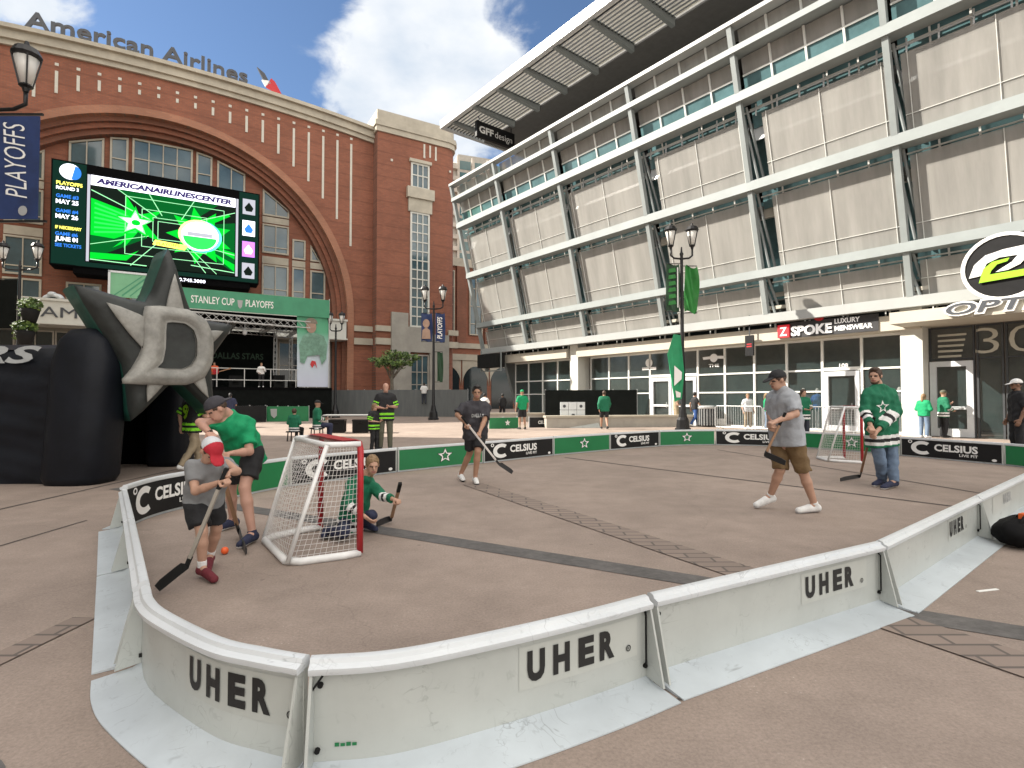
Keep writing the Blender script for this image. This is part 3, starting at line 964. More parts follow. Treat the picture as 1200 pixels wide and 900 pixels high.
for z in (2.75, 3.55):
    q.bar((-.9, .15, z), (SW - 2, .15, z), .05, .05)
for k in range(6):
    q.bar((-.9 + k * 1.7, .15, 2.25), (-.9 + k * 1.7, .15, 3.55), .05, .05)
q.build('guard_rail', 'truss', stage)
for x, w_, h_ in ((SW - 3.3, .8, 1.0), (SW - 2.2, .7, .6), (3.4, .9, .9), (1.4, 1, .7)):
    q = MB(); q.box(x, x + w_, 3, 3.7, 2.25, 2.25 + h_); q.lathe([(w_ * .3, 0), (w_ * .22, -.02)], (x + w_ / 2, 2.97, 2.25 + h_ / 2), 10)
    tag(q.build('stage_amplifier', 'rubber', None, loc=None), 'black amplifier cabinet standing on the stage deck', 'amplifier', 'amplifiers on the stage')
    o = C.objects[-1]; o['label'] = 'black amplifier cabinet on the stage deck, ' + ('tallest, near the right roof support' if x == SW - 3.3 else 'lowest, at the right end' if x == SW - 2.2 else 'middle of the stage' if x == 3.4 else 'widest, left of the guitarist'); o.location = SO; o.rotation_euler = (0, 0, ARZ)
# sign banner across the stage roof
bn = empty('stage_banner', 'long green banner reading Stanley Cup Playoffs across the stage roof', 'banner', SO + Vector((0, 0, 7.35)), ARZ)
mat('banner_mid', (.055, .27, .15), .6, var=.12, scale=1.2); mat('banner_pale', (.17, .42, .24), .6, var=.15, scale=1.0)
q = MB(); q.box(-.3, SW + .15, -.06, 0, .15, 1.5); q.build('cloth', 'banner_mid', bn)
q = MB(); q.text('STANLEY CUP', XZ(-.06), .9, 3.5, .55, .5, d0=.012, bold=.012); q.build('lettering', 'ink_white', bn); q = MB(); q.text('PLAYOFFS', XZ(-.06), 4.2, 6.0, .55, .5, d0=.012, bold=.012); q.build('lettering', 'ink_white', bn)
q = MB(); q.flat([(3.68, .95), (4.02, .95), (3.97, .5), (3.85, .35), (3.73, .5)], XZ(-.06), .012); q.build('shield_mark', 'ink_grey', bn)
q = MB()
for x in (-.3, SW + .15):
    q.bar((x, .03, -5.1), (x, .03, 1.6), .06, .06)
q.build('pole', 'truss', bn)
pp = empty('pale_green_panel', 'pale green panel with diagonal streaks behind the top of the inflatable star', 'panel', at(127, 347, 33.5), ARZ)  # plain sheet, pale green by its own colour
q = MB(); q.box(0, 2.7, -.05, .05, 0, 1.5); q.build('sheet', 'banner_pale', pp)
q = MB(); q.box(-.12, 0, -.09, .08, -.1, 1.6); q.box(-.12, 2.75, -.09, .08, 1.5, 1.62); q.build('frame', 'rail_white', pp)
q = MB()
for k in range(4):
    q.flat(seg((.2 + k * .4, .1), (1.6 + k * .3, 1.4), .06 + .03 * (k % 2)), XZ(-.05), .01)
q.build('streaks', 'banner_mid', pp)
q = MB(); q.bar((.1, .1, -7), (.1, .1, 0), .08, .08); q.bar((2.6, .1, -7), (2.6, .1, 0), .08, .08); q.build('pole', 'truss', pp)

# tall player poster at the right end of the stage
ps = empty('player_poster', 'tall poster of a player fading from green to white, hanging beside the stage', 'poster', at(366, 455, 40.6), ARZ)
m = bpy.data.materials.new('poster_print'); m.use_nodes = True
t = m.node_tree; tcn = t.nodes.new('ShaderNodeTexCoord'); sp = t.nodes.new('ShaderNodeSeparateXYZ'); t.links.new(tcn.outputs['Object'], sp.inputs[0])
rp = t.nodes.new('ShaderNodeValToRGB'); mr = t.nodes.new('ShaderNodeMapRange'); mr.inputs['From Max'].default_value = 5.6
t.links.new(sp.outputs[2], mr.inputs['Value']); t.links.new(mr.outputs[0], rp.inputs[0]); t.links.new(rp.outputs[0], t.nodes['Principled BSDF'].inputs['Base Color'])
for i, (p_, c_) in enumerate(((0, (.55, .58, .72, 1)), (.45, (.50, .60, .66, 1)), (.75, (.10, .38, .22, 1)), (1, (.06, .30, .16, 1)))):
    e = rp.color_ramp.elements[i] if i < 2 else rp.color_ramp.elements.new(p_)
    e.position = p_; e.color = c_
M['poster_print'] = m
q = MB()
nx_, nz2 = 6, 14
gp = lambda i, k: (-1.15 + 2.3 * i / nx_ + .08 * (1 - k / nz2), -.05 + .06 * math.sin(i * 1.3 + k * .5), .1 + 5.6 * k / nz2)
for i in range(nx_):
    for k in range(nz2):
        q.quad(gp(i, k), gp(i + 1, k), gp(i + 1, k + 1), gp(i, k + 1))
q.build('cloth', 'poster_print', ps, 'all')
q = MB()
F = lambda a, c, d: (a, -.16 - d, c)
q.flat(ngon(-.15, 4.55, .36, .46, 16), F, .006); q.build('player_face', mat('poster_skin', (.36, .24, .18), .6, var=.2) and 'poster_skin', ps)
q = MB(); q.flat(ngon(-.15, 4.85, .44, .36, 16, -.15, math.pi + .15), F, .012); q.build('player_hair', 'bark', ps)
q = MB(); q.flat([(-.9, 1.9), (-.98, 3.2), (-.72, 3.85), (-.3, 4.15), (.1, 4.15), (.75, 3.9), (1.0, 3.3), (.95, 2.2), (.62, 1.75), (.45, 2.5), (-.4, 2.35), (-.6, 1.8)], F, .0); q.build('player_jersey', mat('poster_jersey', (.15, .29, .22), .6, var=.4, scale=3) and 'poster_jersey', ps)
q = MB(); q.flat([(-.2, 1.75), (-.05, 1.5), (.12, 1.8), (.3, 1.45), (.18, 2.0), (-.1, 2.05)], F, .006)
q.build('red_mark', 'ink_red', ps)
q = MB(); q.bar((-1.2, .05, 5.75), (1.2, .05, 5.75), .06, .06); q.build('top_bar', 'truss', ps)

# high-rise far behind
hb = at(556, 467, 150); hb.z = 0
hr = empty('apartment_tower', 'pale apartment high-rise with balconies rising between the arena and the steel facade', 'building', hb, math.radians(20))
q = MB(); q.box(-9, 14, 0, 18, 0, 66); q.box(-4, 6, 3, 14, 66, 70); q.build('wall', 'pale_stone', hr)
for lv in range(9, 21):
    z = lv * 3.2
    q = MB(); q.box(-8.6, -5.2, -1.3, 0, z, z + .25); q.box(-8.6, -5.2, -1.3, -1.22, z + .25, z + 1.15); q.build('balcony', 'concrete', hr)
    for x0, x1 in ((-4.4, -1.2), (0, 3.2), (4.4, 8), (9, 13)):
        q = MB(); q.box(x0, x1, -.06, .2, z + .5, z + 2.9); q.build('window', 'teal_glass', hr)
for x in (-4.8, -.6, 3.8, 8.5):
    q = MB(); q.box(x - .35, x + .35, -.5, .1, 0, 68); q.build('pier', 'concrete', hr)

# ------------------------------------------------------------------ the steel and mesh facade on the right
RRZ = math.radians(128.3)
RO_ = Vector((15.05, 20.5, 0))
RU = Vector((math.cos(RRZ), math.sin(RRZ), 0)); RN = Vector((-RU.y, RU.x, 0))
mall = empty('office_building', 'long pale building with leaning steel grid, beige mesh screens and overhanging slatted roof', 'building', RO_, RRZ)
ZB = [5.09, 7.07, 10.81, 14.49, 16.36, 17.45]
TK = 0.243
yl = lambda z: TK * (z - 5.09)
MS = [-17.0, -11.3, -5.6, 0, 5.51, 11.1, 16.9, 22.6, 27.9]
SL, SR = 27.9, -17.0
RT = lambda y=0.0: (lambda a, c, d: (-a, y + d, c))      # text facing the plaza
mat('mesh_screen', (0.40, 0.39, 0.365), 0.7, var=0.18, scale=0.37, stretch=(5, 1, 0.6), trans=0.42)
mat('mesh_pale', (0.42, 0.39, 0.33), 0.7, var=0.08, scale=0.5, trans=0.1)
mat('shop_glass', (0.05, 0.075, 0.075), 0.05, var=0.3, scale=.4, trans=0.5, spec=.9)
mat('shop_wall', (0.36, 0.32, 0.28), 0.8, var=0.3, scale=.5)


def tilted(m, s0, s1, z0, z1, d0, d1, mm=0):
    m.hexa([(s0, yl(z0) + d0, z0), (s1, yl(z0) + d0, z0), (s1, yl(z0) + d1, z0), (s0, yl(z0) + d1, z0),
            (s0, yl(z1) + d0, z1), (s1, yl(z1) + d0, z1), (s1, yl(z1) + d1, z1), (s0, yl(z1) + d1, z1)], mm)


# core, floors, end
q = MB(); q.box(SR, SL - .4, -26, -7.2, 0, 22.4); q.build('core', 'shop_wall', mall)
for z in (5.75, 10.2, 13.75, 17.0):
    q = MB(); q.box(SR, SL - .1, -7.15, yl(z) - .95, z - .35, z); q.build('floor_slab', 'soffit', mall)
q = MB()
q.hexa([(SL - .3, -26, 0), (SL, -26, 0), (SL, -3.4, 0), (SL - .3, -3.4, 0), (SL - .3, -26, 17), (SL, -26, 17), (SL, yl(17) - .6, 17), (SL - .3, yl(17) - .6, 17)])
q.build('end_wall', 'steel', mall)
# columns and beams of the grid
for s in MS:
    q = MB(); z0 = 3.6 if s == SL else 4.9
    tilted(q, s - .105, s + .105, z0, 17.35, -.16, .1); q.build('steel_column', 'steel', mall)
    if s < SL:
        q = MB()
        for zz0, zz1 in ((5.3, 6.9), (7.4, 10.6), (11.2, 14.2)):
            q.tube([(s - .2, yl(zz0) - .45, zz0), (s + .22, yl(zz1) - .7, zz1)], .055, 6)
            q.tube([(s - .30, yl(zz0) - .8, zz0), (s - .1, yl(zz1) - .4, zz1)], .055, 6)
        q.build('strut', 'steel', mall)
for i, z in enumerate(ZB[:5]):
    h = (.40, .36, .40, .40, .26)[i]
    q = MB(); y = yl(z)
    q.box(SR, SL + .12, y - .22, y + .14, z - h / 2, z + h / 2)
    q.box(SR, SL + .10, y - .55, y - .22, z - h / 2 + .02, z - h / 2 + .08)
    q.build('steel_beam', 'white_steel' if i == 0 else 'steel', mall)
q = MB(); z = 17.45; q.box(SR, SL + .1, yl(z) - .4, yl(z) + .12, z - .12, z + .06); q.build('coping', 'white_steel', mall)
# bays
for j in range(len(MS) - 1):
    s0, s1 = MS[j], MS[j + 1]
    b_ = s1 - s0
    g0, g1 = s0 + .12, s1 - (.75 if j in (3, 4, 1) else .30)
    for k, (za, zb) in enumerate(((5.32, 6.85), (7.3, 10.58), (11.05, 14.25))):
        # glass wall at the back of the gallery, its bars as a sub-part
        q = MB(); q.quad((s0, yl(za) - 1.6, za), (s1, yl(za) - 1.6, za), (s1, yl(zb) - 1.6, zb), (s0, yl(zb) - 1.6, zb))
        o = q.build('window', 'slot_glass', mall)
        q = MB()
        for n_ in range(1, 4):
            s = s0 + b_ * n_ / 4; tilted(q, s - .035, s + .035, za, zb, -1.59, -1.5)
        zm = zb - .75
        tilted(q, s0, s1, zm - .03, zm + .03, -1.59, -1.52)
        q.build('frame', 'mullion', o)
        top = {0: 6.6, 1: 10.3, 2: 13.72}[k]
        q = MB(); tilted(q, g0, g1, za, top, -.36, -.33); o = q.build('mesh_screen', 'mesh_screen', mall)
        q = MB()
        for n_ in range(3):
            s = g0 + (g1 - g0) * (.04 + .46 * n_); tilted(q, s - .011, s + .011, za, top, -.325, -.295)
        tilted(q, g0, g1, za + .62, za + .64, -.325, -.30)
        q.build('rod', 'mullion', o)
        # sloped pale band at the mesh top, painted whiter on the sunlit upper tier
        if True:
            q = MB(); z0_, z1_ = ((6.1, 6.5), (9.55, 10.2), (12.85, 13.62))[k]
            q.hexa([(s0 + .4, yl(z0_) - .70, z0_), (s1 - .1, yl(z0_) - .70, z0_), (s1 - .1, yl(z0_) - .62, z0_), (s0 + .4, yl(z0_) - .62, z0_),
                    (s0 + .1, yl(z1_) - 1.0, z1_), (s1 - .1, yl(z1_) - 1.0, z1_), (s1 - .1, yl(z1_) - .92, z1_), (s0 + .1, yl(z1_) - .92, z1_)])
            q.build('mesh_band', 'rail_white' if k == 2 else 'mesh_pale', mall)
        q = MB(); tilted(q, s0 + .14, s1 - .14, top - .3, zb + .3, -.82, -.78); o = q.build('slot_window', 'slot_glass', mall)
        q = MB()
        for n_ in range(1, 5):
            s = s0 + b_ * n_ / 5; tilted(q, s - .03, s + .03, top - .3, zb + .3, -.67, -.63)
        tilted(q, s0 + .14, s1 - .14, zb - .12, zb - .07, -.67, -.62)
        q.build('frame', 'mullion', o)
        # railing in the slot under the beam
        q = MB(); y = yl(zb) - .56
        if k == 2:
            q.bar((s0, y, zb - .22), (s1, y, zb - .22), .05, .05)
            for n_ in range(6):
                q.bar((s0 + b_ * (n_ + .5) / 6, y, zb - .5), (s0 + b_ * (n_ + .5) / 6, y, zb + .02), .05, .05)
            q.build('railing', 'rail_white', mall)
    # top gallery: B2 to B1 and parapet
    za, zm_, zb = 14.72, 15.5, 16.2
    for z0_, z1_, mm, nm in ((za, 15.42, 'slot_glass', 'window'), (15.46, zb, 'mesh_screen', 'mesh_screen'), (16.52, 17.32, 'mesh_screen', 'mesh_screen')):
        q = MB(); tilted(q, s0 + .14, s1 - .14, z0_, z1_, -.45, -.42); o = q.build(nm, mm, mall)
        q = MB()
        for n_ in range(1, 4):
            s = s0 + b_ * n_ / 4
            tilted(q, s - .04, s + .04, z0_, z1_, -.41, -.35)
        tilted(q, s0 + .14, s1 - .14, z0_ - .03, z0_ + .03, -.41, -.36)
        q.build('frame', 'mullion', o)
    q = MB(); q.quad((s0, yl(za) - 3.2, za), (s1, yl(za) - 3.2, za), (s1, yl(zb) - 3.2, 16.9), (s0, yl(zb) - 3.2, 16.9)); q.build('window', 'dark_glass', mall)
# roof canopy
q = MB(); q.box(SR, 28.9, 3.1, 3.35, 22.0, 22.62); q.box(28.7, 28.9, -7, 3.1, 22.0, 22.62); q.build('roof_fascia', 'rail_white', mall)
for k in range(13):
    y0 = -.55 + k * .28
    q = MB()
    q.hexa([(SR, y0, 22.2), (28.68, y0, 22.2), (28.68, y0 + .225, 22.28), (SR, y0 + .225, 22.28), (SR, y0, 22.24), (28.68, y0, 22.24), (28.68, y0 + .225, 22.32), (SR, y0 + .225, 22.32)])
    q.build('roof_slat', 'slat', mall)
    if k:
        q = MB(); q.box(SR, 28.68, y0 - .05, y0 - .005, 22.13, 22.21); q.build('slat_gap_line', 'dark_steel', mall)  # dark bar added to draw the shaded gap between slats
for k in range(17):
    s = 27.6 - k * 2.8
    q = MB(); q.hexa([(s - .12, -.6, 21.75), (s + .12, -.6, 21.75), (s + .12, 3.08, 21.98), (s - .12, 3.08, 21.98), (s - .12, -.6, 22.18), (s + .12, -.6, 22.18), (s + .12, 3.08, 22.18), (s - .12, 3.08, 22.18)])
    q.box(s - .2, s + .2, -.6, 3.08, 22.17, 22.19)
    q.build('roof_rib', 'steel', mall)
q = MB(); q.box(SR, 28.68, -26, -.62, 22.05, 22.6); q.build('roof_soffit', 'soffit', mall)
q = MB(); q.box(SR, SL - 1, -5.0, -4.9, 17.05, 22.04); q.build('clerestory', 'dark_glass', mall)
for k in range(32):
    s = SL - 1.2 - k * 1.4
    q = MB(); q.box(s - .04, s + .04, -4.9, -4.8, 17.05, 22.04); q.build('clerestory_mullion', 'dark_steel', mall)
q = MB(); q.box(SR, SL - 1, -4.9, -4.82, 19.0, 19.1); q.build('clerestory_transom', 'dark_steel', mall)
# storefront
YS = -1.2
q = MB(); q.box(SR, SL - .3, -7.1, -.4, 5.55, 5.7); q.build('arcade_soffit', 'cream_panel', mall)
q = MB(); q.box(SR, SL - .31, YS - .1, YS, 4.70, 5.54); q.build('clerestory', 'dark_glass', mall)
for k in range(28):
    s = SL - .5 - k * 1.55
    q = MB(); q.box(s - .03, s + .03, YS, YS + .07, 4.70, 5.54); q.build('clerestory_mullion', 'mullion', mall)
    q = MB(); q.bar((s, YS + .5, 4.6), (s, YS + .5, 5.54), .04, .04); q.build('fascia_hanger', 'mullion', mall)
for a, c in ((-.2, 18.0), (18.9, 25.5), (-17, -9)):
    q = MB(); q.box(a, c, YS - .2, YS + .95, 4.1, 4.68); q.build('shop_fascia', 'cream_panel', mall)
for s in (.15, 18.4, -9.4):
    q = MB(); q.box(s - .36, s + .36, YS - .3, YS + .75, 0, 5.5); q.build('column', 'sign_pale', mall)
x = .55
k = 0
while x < 24.5:
    s0, s1 = x, x + 1.55
    x = s1
    if 17.6 < s0 < 18.5:
        continue
    door = (k == 1) or (9.0 < s0 < 12.0)
    q = MB()
    f = .05
    q.box(s0, s0 + f, YS - .05, YS + .06, .0, 4.1); q.box(s1 - f, s1, YS - .05, YS + .06, .0, 4.1)
    for z0, z1 in (((0, .12), (1.72, 1.79), (2.66, 2.74)) if not door else ((2.66, 2.80), (0, .06))):
        q.box(s0 + f, s1 - f, YS - .05, YS + .05, z0, z1)
    q.box(s0 + f, s1 - f, YS - .05, YS + .05, 4.0, 4.1)
    if s0 > 8:
        q.box(s0 + f, s1 - f, YS - .2, YS + .09, .121, .42)
    o = q.build('shop_window', 'mullion', mall)
    q = MB(); q.quad((s0 + f, YS, .0), (s1 - f, YS, .0), (s1 - f, YS, 4.1), (s0 + f, YS, 4.1)); q.build('pane', 'shop_glass', o)
    if door:
        q = MB()
        for a, c in ((s0 + .08, s0 + .25), (s1 - .25, s1 - .08)):
            q.box(a, c, YS + .0, YS + .1, .02, 2.62)
        for z0, z1 in ((.02, .3), (1.0, 1.12), (2.42, 2.62)):
            q.box(s0 + .25, s1 - .25, YS + .0, YS + .1, z0, z1)
        d_ = q.build('door', 'rail_white', mall)
        q = MB(); q.bar((s0 + .35, YS + .16, .95), (s0 + .35, YS + .16, 1.25), .03, .03); q.build('handle', 'galv', d_)
    k += 1
for s0, s1 in ((-1.55, -.25),):
    q = MB()
    for a, c in ((s0, s0 + .2), (s1 - .2, s1)):
        q.box(a, c, YS, YS + .12, .02, 2.85)
    for z0, z1 in ((.02, .32), (1.05, 1.15), (2.65, 2.85)):
        q.box(s0 + .2, s1 - .2, YS, YS + .12, z0, z1)
    d_ = q.build('door', 'rail_white', mall)
    q = MB(); q.bar((s0 + .25, YS + .2, 1.1), (s1 - .2, YS + .2, 1.1), .03, .04); q.build('push_bar', 'galv', d_)
for s0, s1 in ((-1.6, -.22), (-2.4, -1.64), (-4.8, -2.44), (-7.2, -4.84), (-9.0, -7.24)):
    q = MB()
    for a in (s0, s1 - .06):
        q.box(a, a + .06, YS - .06, YS + .05, 0, 4.15)
    for z0 in (2.9, 4.09):
        q.box(s0 + .06, s1 - .06, YS - .06, YS + .04, z0, z0 + .06)
    o = q.build('entrance_window', 'dark_steel', mall)
    q = MB(); q.quad((s0 + .06, YS - .02, 0), (s1 - .06, YS - .02, 0), (s1 - .06, YS - .02, 4.1), (s0 + .06, YS - .02, 4.1)); q.build('pane', 'shop_glass', o)
q = MB()
for k in range(5):
    q.box(-1.2 - k * .04, -.5, YS + .0, YS + .012, 3.0 + k * .2, 3.08 + k * .2)
q.build('window_stripes', 'gold_dim', mall)
q = MB(); q.text('303', RT(YS), 1.62, 4.25, 3.08, 1.0, d0=.05, bold=-.012); q.build('entrance_number', 'gold_dim', mall)
q = MB(); q.text('108', RT(YS), -2.95, -2.6, 2.78, .18, d0=.07, bold=.02); q.build('door_number', 'ink_white', mall)
q = MB(); e = RT(YS)
q.flat(ngon(-8.9, 3.55, .22, .22, 16), e, .06); q.flat([(-9.55, 3.62), (-9.1, 3.64), (-9.1, 3.5), (-9.5, 3.48)], e, .06); q.flat([(-8.7, 3.64), (-8.25, 3.62), (-8.3, 3.48), (-8.7, 3.5)], e, .06)
q.text('THE', e, -9.2, -8.6, 3.08, .16, d0=.06, bold=.02); q.build('winged_emblem', 'ink_white', mall)
q = MB(); q.flat(ngon(-13.0, 3.5, .25, .25, 16), e, .06); q.flat(rect(-13.5, -12.5, 3.1, 3.25), e, .06); q.build('winged_emblem', 'ink_white', mall)
# entrance canopy
q = MB(); q.box(-10.5, .35, YS, 1.2, 4.18, 4.6); q.build('entrance_canopy', 'cream_panel', mall)

# signs on the building: things of their own
def on_mall(name, label, cat, s, y, z):
    p = RO_ + RU * s + RN * y
    return empty(name, label, cat, (p.x, p.y, z), RRZ)


og = on_mall('round_sign', 'round black sign with a white and lime emblem above OPTIC letters on the entrance canopy', 'sign', -2.85, 1.0, 4.6)
T = RT(0)
ring = lambda r0, r1: [(ngon(0, 1.12, r1, r1, 36)[i], ngon(0, 1.12, r1, r1, 36)[(i + 1) % 36], ngon(0, 1.12, r0, r0, 36)[(i + 1) % 36], ngon(0, 1.12, r0, r0, 36)[i]) for i in range(36)]
q = MB(); q.prism(ngon(0, 1.12, 1.06, 1.06, 40), T, 0, .2); q.build('disc', 'print_black', og)
q = MB()
for p in ring(.99, 1.1):
    q.prism(list(p), T, .0, .23)
q.build('rim', 'ink_white', og)
e1 = [(-.88, .86), (-.74, 1.28), (-.45, 1.55), (.0, 1.66), (.75, 1.72), (.62, 1.4), (.4, 1.12), (0.1, .98), (-.2, .96), (.2, 1.22), (.35, 1.42), (-.1, 1.42), (-.42, 1.28), (-.58, .9)]
q = MB(); q.prism(e1, T, .2, .24); q.build('emblem_upper', 'ink_white', og)
e2 = [(-.62, .66), (-.5, 1.1), (-.28, 1.3), (.15, 1.36), (.1, 1.26), (-.15, 1.2), (-.3, 1.02), (-.34, .9), (.82, .95), (.7, .74)]
q = MB(); q.prism(e2, T, .245, .28); q.build('emblem_lower', 'ink_lime', og)
q = MB(); q.text('OPTIC', T, -1.55, 1.6, -.32, .42, d0=.27, thick=.10, bold=.075, shear=.2); q.build('lettering_edge', 'ink_white', og)
q = MB(); q.text('OPTIC', T, -1.5, 1.55, -.30, .38, d0=.34, bold=.015, shear=.2); q.build('lettering', 'ink_dark', og)

zs = on_mall('shop_sign', 'white ZSPOKE lettering with a red block on the shop fascia above the windows', 'sign', 5.1, YS + .96, 4.08)
q = MB(); q.box(-3.95, -.52, .003, .035, .06, .74); q.build('backing', 'sign_back', zs)
q = MB(); q.prism(rect(0, .5, .1, .66), T, 0, .12); q.build('red_block', 'sign_red', zs)
q = MB(); q.prism(ngon(1.75, .85, .2, .17, 12), T, 0, .1); q.build('red_drop', 'ink_red', zs)
q = MB(); q.text('Z', T, .1, .42, .18, .4, d0=.13, bold=.02); q.text('SPOKE', T, .58, 2.25, .15, .42, d0=.05, thick=.08, bold=.03); q.build('lettering', 'sign_white', zs); q = MB()
q.text('LUXURY', T, 2.35, 3.3, .5, .2, d0=.05, bold=.03); q.text('MENSWEAR', T, 2.35, 3.75, .2, .2, d0=.05, bold=.03); q.build('lettering', 'sign_white', zs)
hs = on_mall('hanging_sign', 'small black sign hanging under the arcade left of the red and white shop sign', 'sign', 6.35, YS + 1.2, 3.45)
q = MB(); q.box(-.2, .2, -.05, .05, 0, .95); q.build('panel', 'print_black', hs)
q = MB(); q.bar((0, 0, .95), (0, 0, 1.9), .04, .04); q.build('rod', 'dark_steel', hs)
q = MB(); q.flat(rect(-.12, .12, .4, .46), T, .055); q.flat(rect(-.12, .12, .52, .56), T, .055); q.build('lettering', 'ink_red', hs)
gd = on_mall('design_sign', 'black GFFdesign sign hung at the end of the slatted roof', 'sign', 25.6, .55, 20.5)
q = MB(); q.box(-.12, .12, -1.75, 1.75, 0, 1.15); q.build('panel', 'print_black', gd)
q = MB(); T2 = lambda a, c, d: (-.12 - d, -a, c); q.text('GFF', T2, -1.55, -.25, .33, .5, d0=.012, bold=.04); q.build('lettering', 'ink_white', gd); q = MB(); q.text('design', T2, -.12, 1.5, .33, .5, d0=.012, bold=.0); q.build('lettering', 'ink_white', gd)
q = MB()
for s in (-1.5, 1.5):
    q.bar((0, s, 1.15), (0, s, 1.6), .06, .06)
q.build('hanger', 'dark_steel', gd)
spk = on_mall('speaker_box', 'black box hung from the lower left corner of the steel grid', 'speaker', 26.2, .6, 3.6)
q = MB(); q.box(-1.2, 1.2, -.5, .3, .15, 1.15); q.build('cabinet', 'rubber', spk)
q = MB()
for s in (-1.25, 1.25):
    q.bar((s, -.1, -.1), (s, -.1, 1.5), .08, .08)
q.bar((-1.3, -.1, -.1), (1.3, -.1, -.1), .08, .08); q.build('frame', 'steel', spk)
# shop window dummies
def dummy(px, py, Y, mm, label):
    p = at(px, py, Y)
    r = empty('window_mannequin', label, 'mannequin', (p.x, p.y, 0.1), RRZ, 'mannequins in the shop windows')
    q = MB(); q.lathe([(.14, .85), (.19, 1.0), (.16, 1.2), (.23, 1.42), (.2, 1.5), (.06, 1.55)], n=12)
    q.tube([(.2, 0, 1.45), (.27, 0, 1.2), (.25, .08, .98)], [.06, .05, .04], 8); q.tube([(-.2, 0, 1.45), (-.27, 0, 1.2), (-.25, .08, .98)], [.06, .05, .04], 8)
    q.build('jacket', mm, r, 'all')
    q = MB(); q.lathe([(.04, 1.53), (.045, 1.6), (.085, 1.67), (.09, 1.75), (.05, 1.82), (.01, 1.83)], n=10); q.build('head', 'paper', r, 'all')
    q = MB(); q.lathe([(.16, 0), (.16, .02), (.03, .04), (.025, .86)], n=12); q.build('stand', 'galv', r, 'all')


mat('cloth_blue', (.02, .12, .42), .7, var=.15); mat('cloth_grey', (.33, .34, .35), .8, var=.15); mat('cloth_red', (.35, .03, .04), .7, var=.15)
for s, mm, lb in ((4.75, 'cloth_grey', 'shop mannequin in a grey jacket left of the blue one behind the glass'), (4.15, 'cloth_blue', 'shop mannequin in a bright blue jacket behind the glass'),
                  (1.45, 'cloth_red', 'shop mannequin in a red jacket right of the bearded player'), (.95, 'cloth_grey', 'shop mannequin in grey beside the cream column')):
    p = RO_ + RU * s + RN * (YS - .6)
    dummy(600 + p.x / p.y * 640, 467, p.y, mm, lb)

# the building across the plaza, out of frame, whose shadow lies over the rink
ob = empty('opposite_building', 'pale office block standing outside the left edge, throwing the shade over the rink', 'building', (-27, 0, 0))
q = MB(); q.box(-35, 0, -60, 24.5, 0, 34); q.build('wall', 'cream_stone', ob)
for k in range(7):
    q = MB()
    z = 5 + k * 4
    q.box(0, .12, -59, 23.5, z, z + 2.2); q.build('window_band', 'dark_glass', ob)

# ------------------------------------------------------------------ rink boards
HB = .49
near_rows = [
    ('curved white corner board with UHER lettering, nearest the viewpoint on the left', [(-1.975, 2.97), (-1.825, 2.775), (-1.635, 2.60), (-1.238, 2.325), (-0.990, 2.224), (-0.799, 2.162)], .55, .97, 'c'),
    ('gently curved white board with UHER lettering between the corner board and the straight ones', [(-0.789, 2.159), (-0.479, 2.208), (-0.094, 2.380), (0.358, 2.625), (0.689, 2.828)], .555, .925, 'c'),
    ('straight white board with UHER lettering, first to the right of the curved ones', [(0.709, 2.849), (2.576, 3.875)], .60, .90, 's'),
    ('straight white board with small UHER lettering behind the black strap', [(2.591, 3.886), (4.779, 5.656)], .62, .83, 's'),
    ('white board with faint grey UHER lettering beside the black bag', [(4.792, 5.667), (6.979, 7.438)], .25, .55, 's'),
    ('plain white end board at the right edge of the picture', [(6.990, 7.448), (8.334, 8.750)], 0, 0, 's'),
    ('white side board seen edge-on with its foot plate toward the inflatable', [(-4.302, 6.094), (-3.20, 4.62)], 0, 0, 's'),
    ('white side board seen edge-on next to the boy in the grey shirt', [(-3.185, 4.60), (-2.02, 3.03)], 0, 0, 's'),
]
GRP = 'boards round the street hockey rink'


def smooth_path(pts, n=14):
    pts = [Vector((p[0], p[1], 0)) for p in pts]
    if len(pts) == 2:
        return [pts[0] + (pts[1] - pts[0]) * k / 2 for k in range(3)]
    P = [pts[0] * 2 - pts[1]] + pts + [pts[-1] * 2 - pts[-2]]
    out = []
    for i in range(1, len(P) - 2):
        for k in range(6):
            t = k / 6
            a, b_, c, d = P[i - 1], P[i], P[i + 1], P[i + 2]
            out.append(.5 * ((2 * b_) + (c - a) * t + (2 * a - 5 * b_ + 4 * c - d) * t * t + (3 * b_ - a - 3 * c + d) * t ** 3))
    out.append(pts[-1])
    return out


class Path:
    def __init__(s, pts, origin):
        s.p = [q - origin for q in smooth_path(pts)]
        s.l = [0]
        for a, b_ in zip(s.p[:-1], s.p[1:]):
            s.l.append(s.l[-1] + (b_ - a).length)
        s.L = s.l[-1]

    def frame(s, d):
        d = max(-.05, min(s.L + .05, d))
        i = 0
        while i < len(s.l) - 2 and d > s.l[i + 1]:
            i += 1
        t = (d - s.l[i]) / (s.l[i + 1] - s.l[i])
        p = s.p[i] + (s.p[i + 1] - s.p[i]) * t
        def nrm(k):
            a, b_ = s.p[max(k - 1, 0)], s.p[min(k + 1, len(s.p) - 1)]
            q = (b_ - a).normalized(); return Vector((q.y, -q.x, 0))
        n = (nrm(i) * (1 - t) + nrm(i + 1) * t).normalized()
        return p, n

    def pt(s, d, off, z):
        p, n = s.frame(d)
        return (p.x + n.x * off, p.y + n.y * off, z)


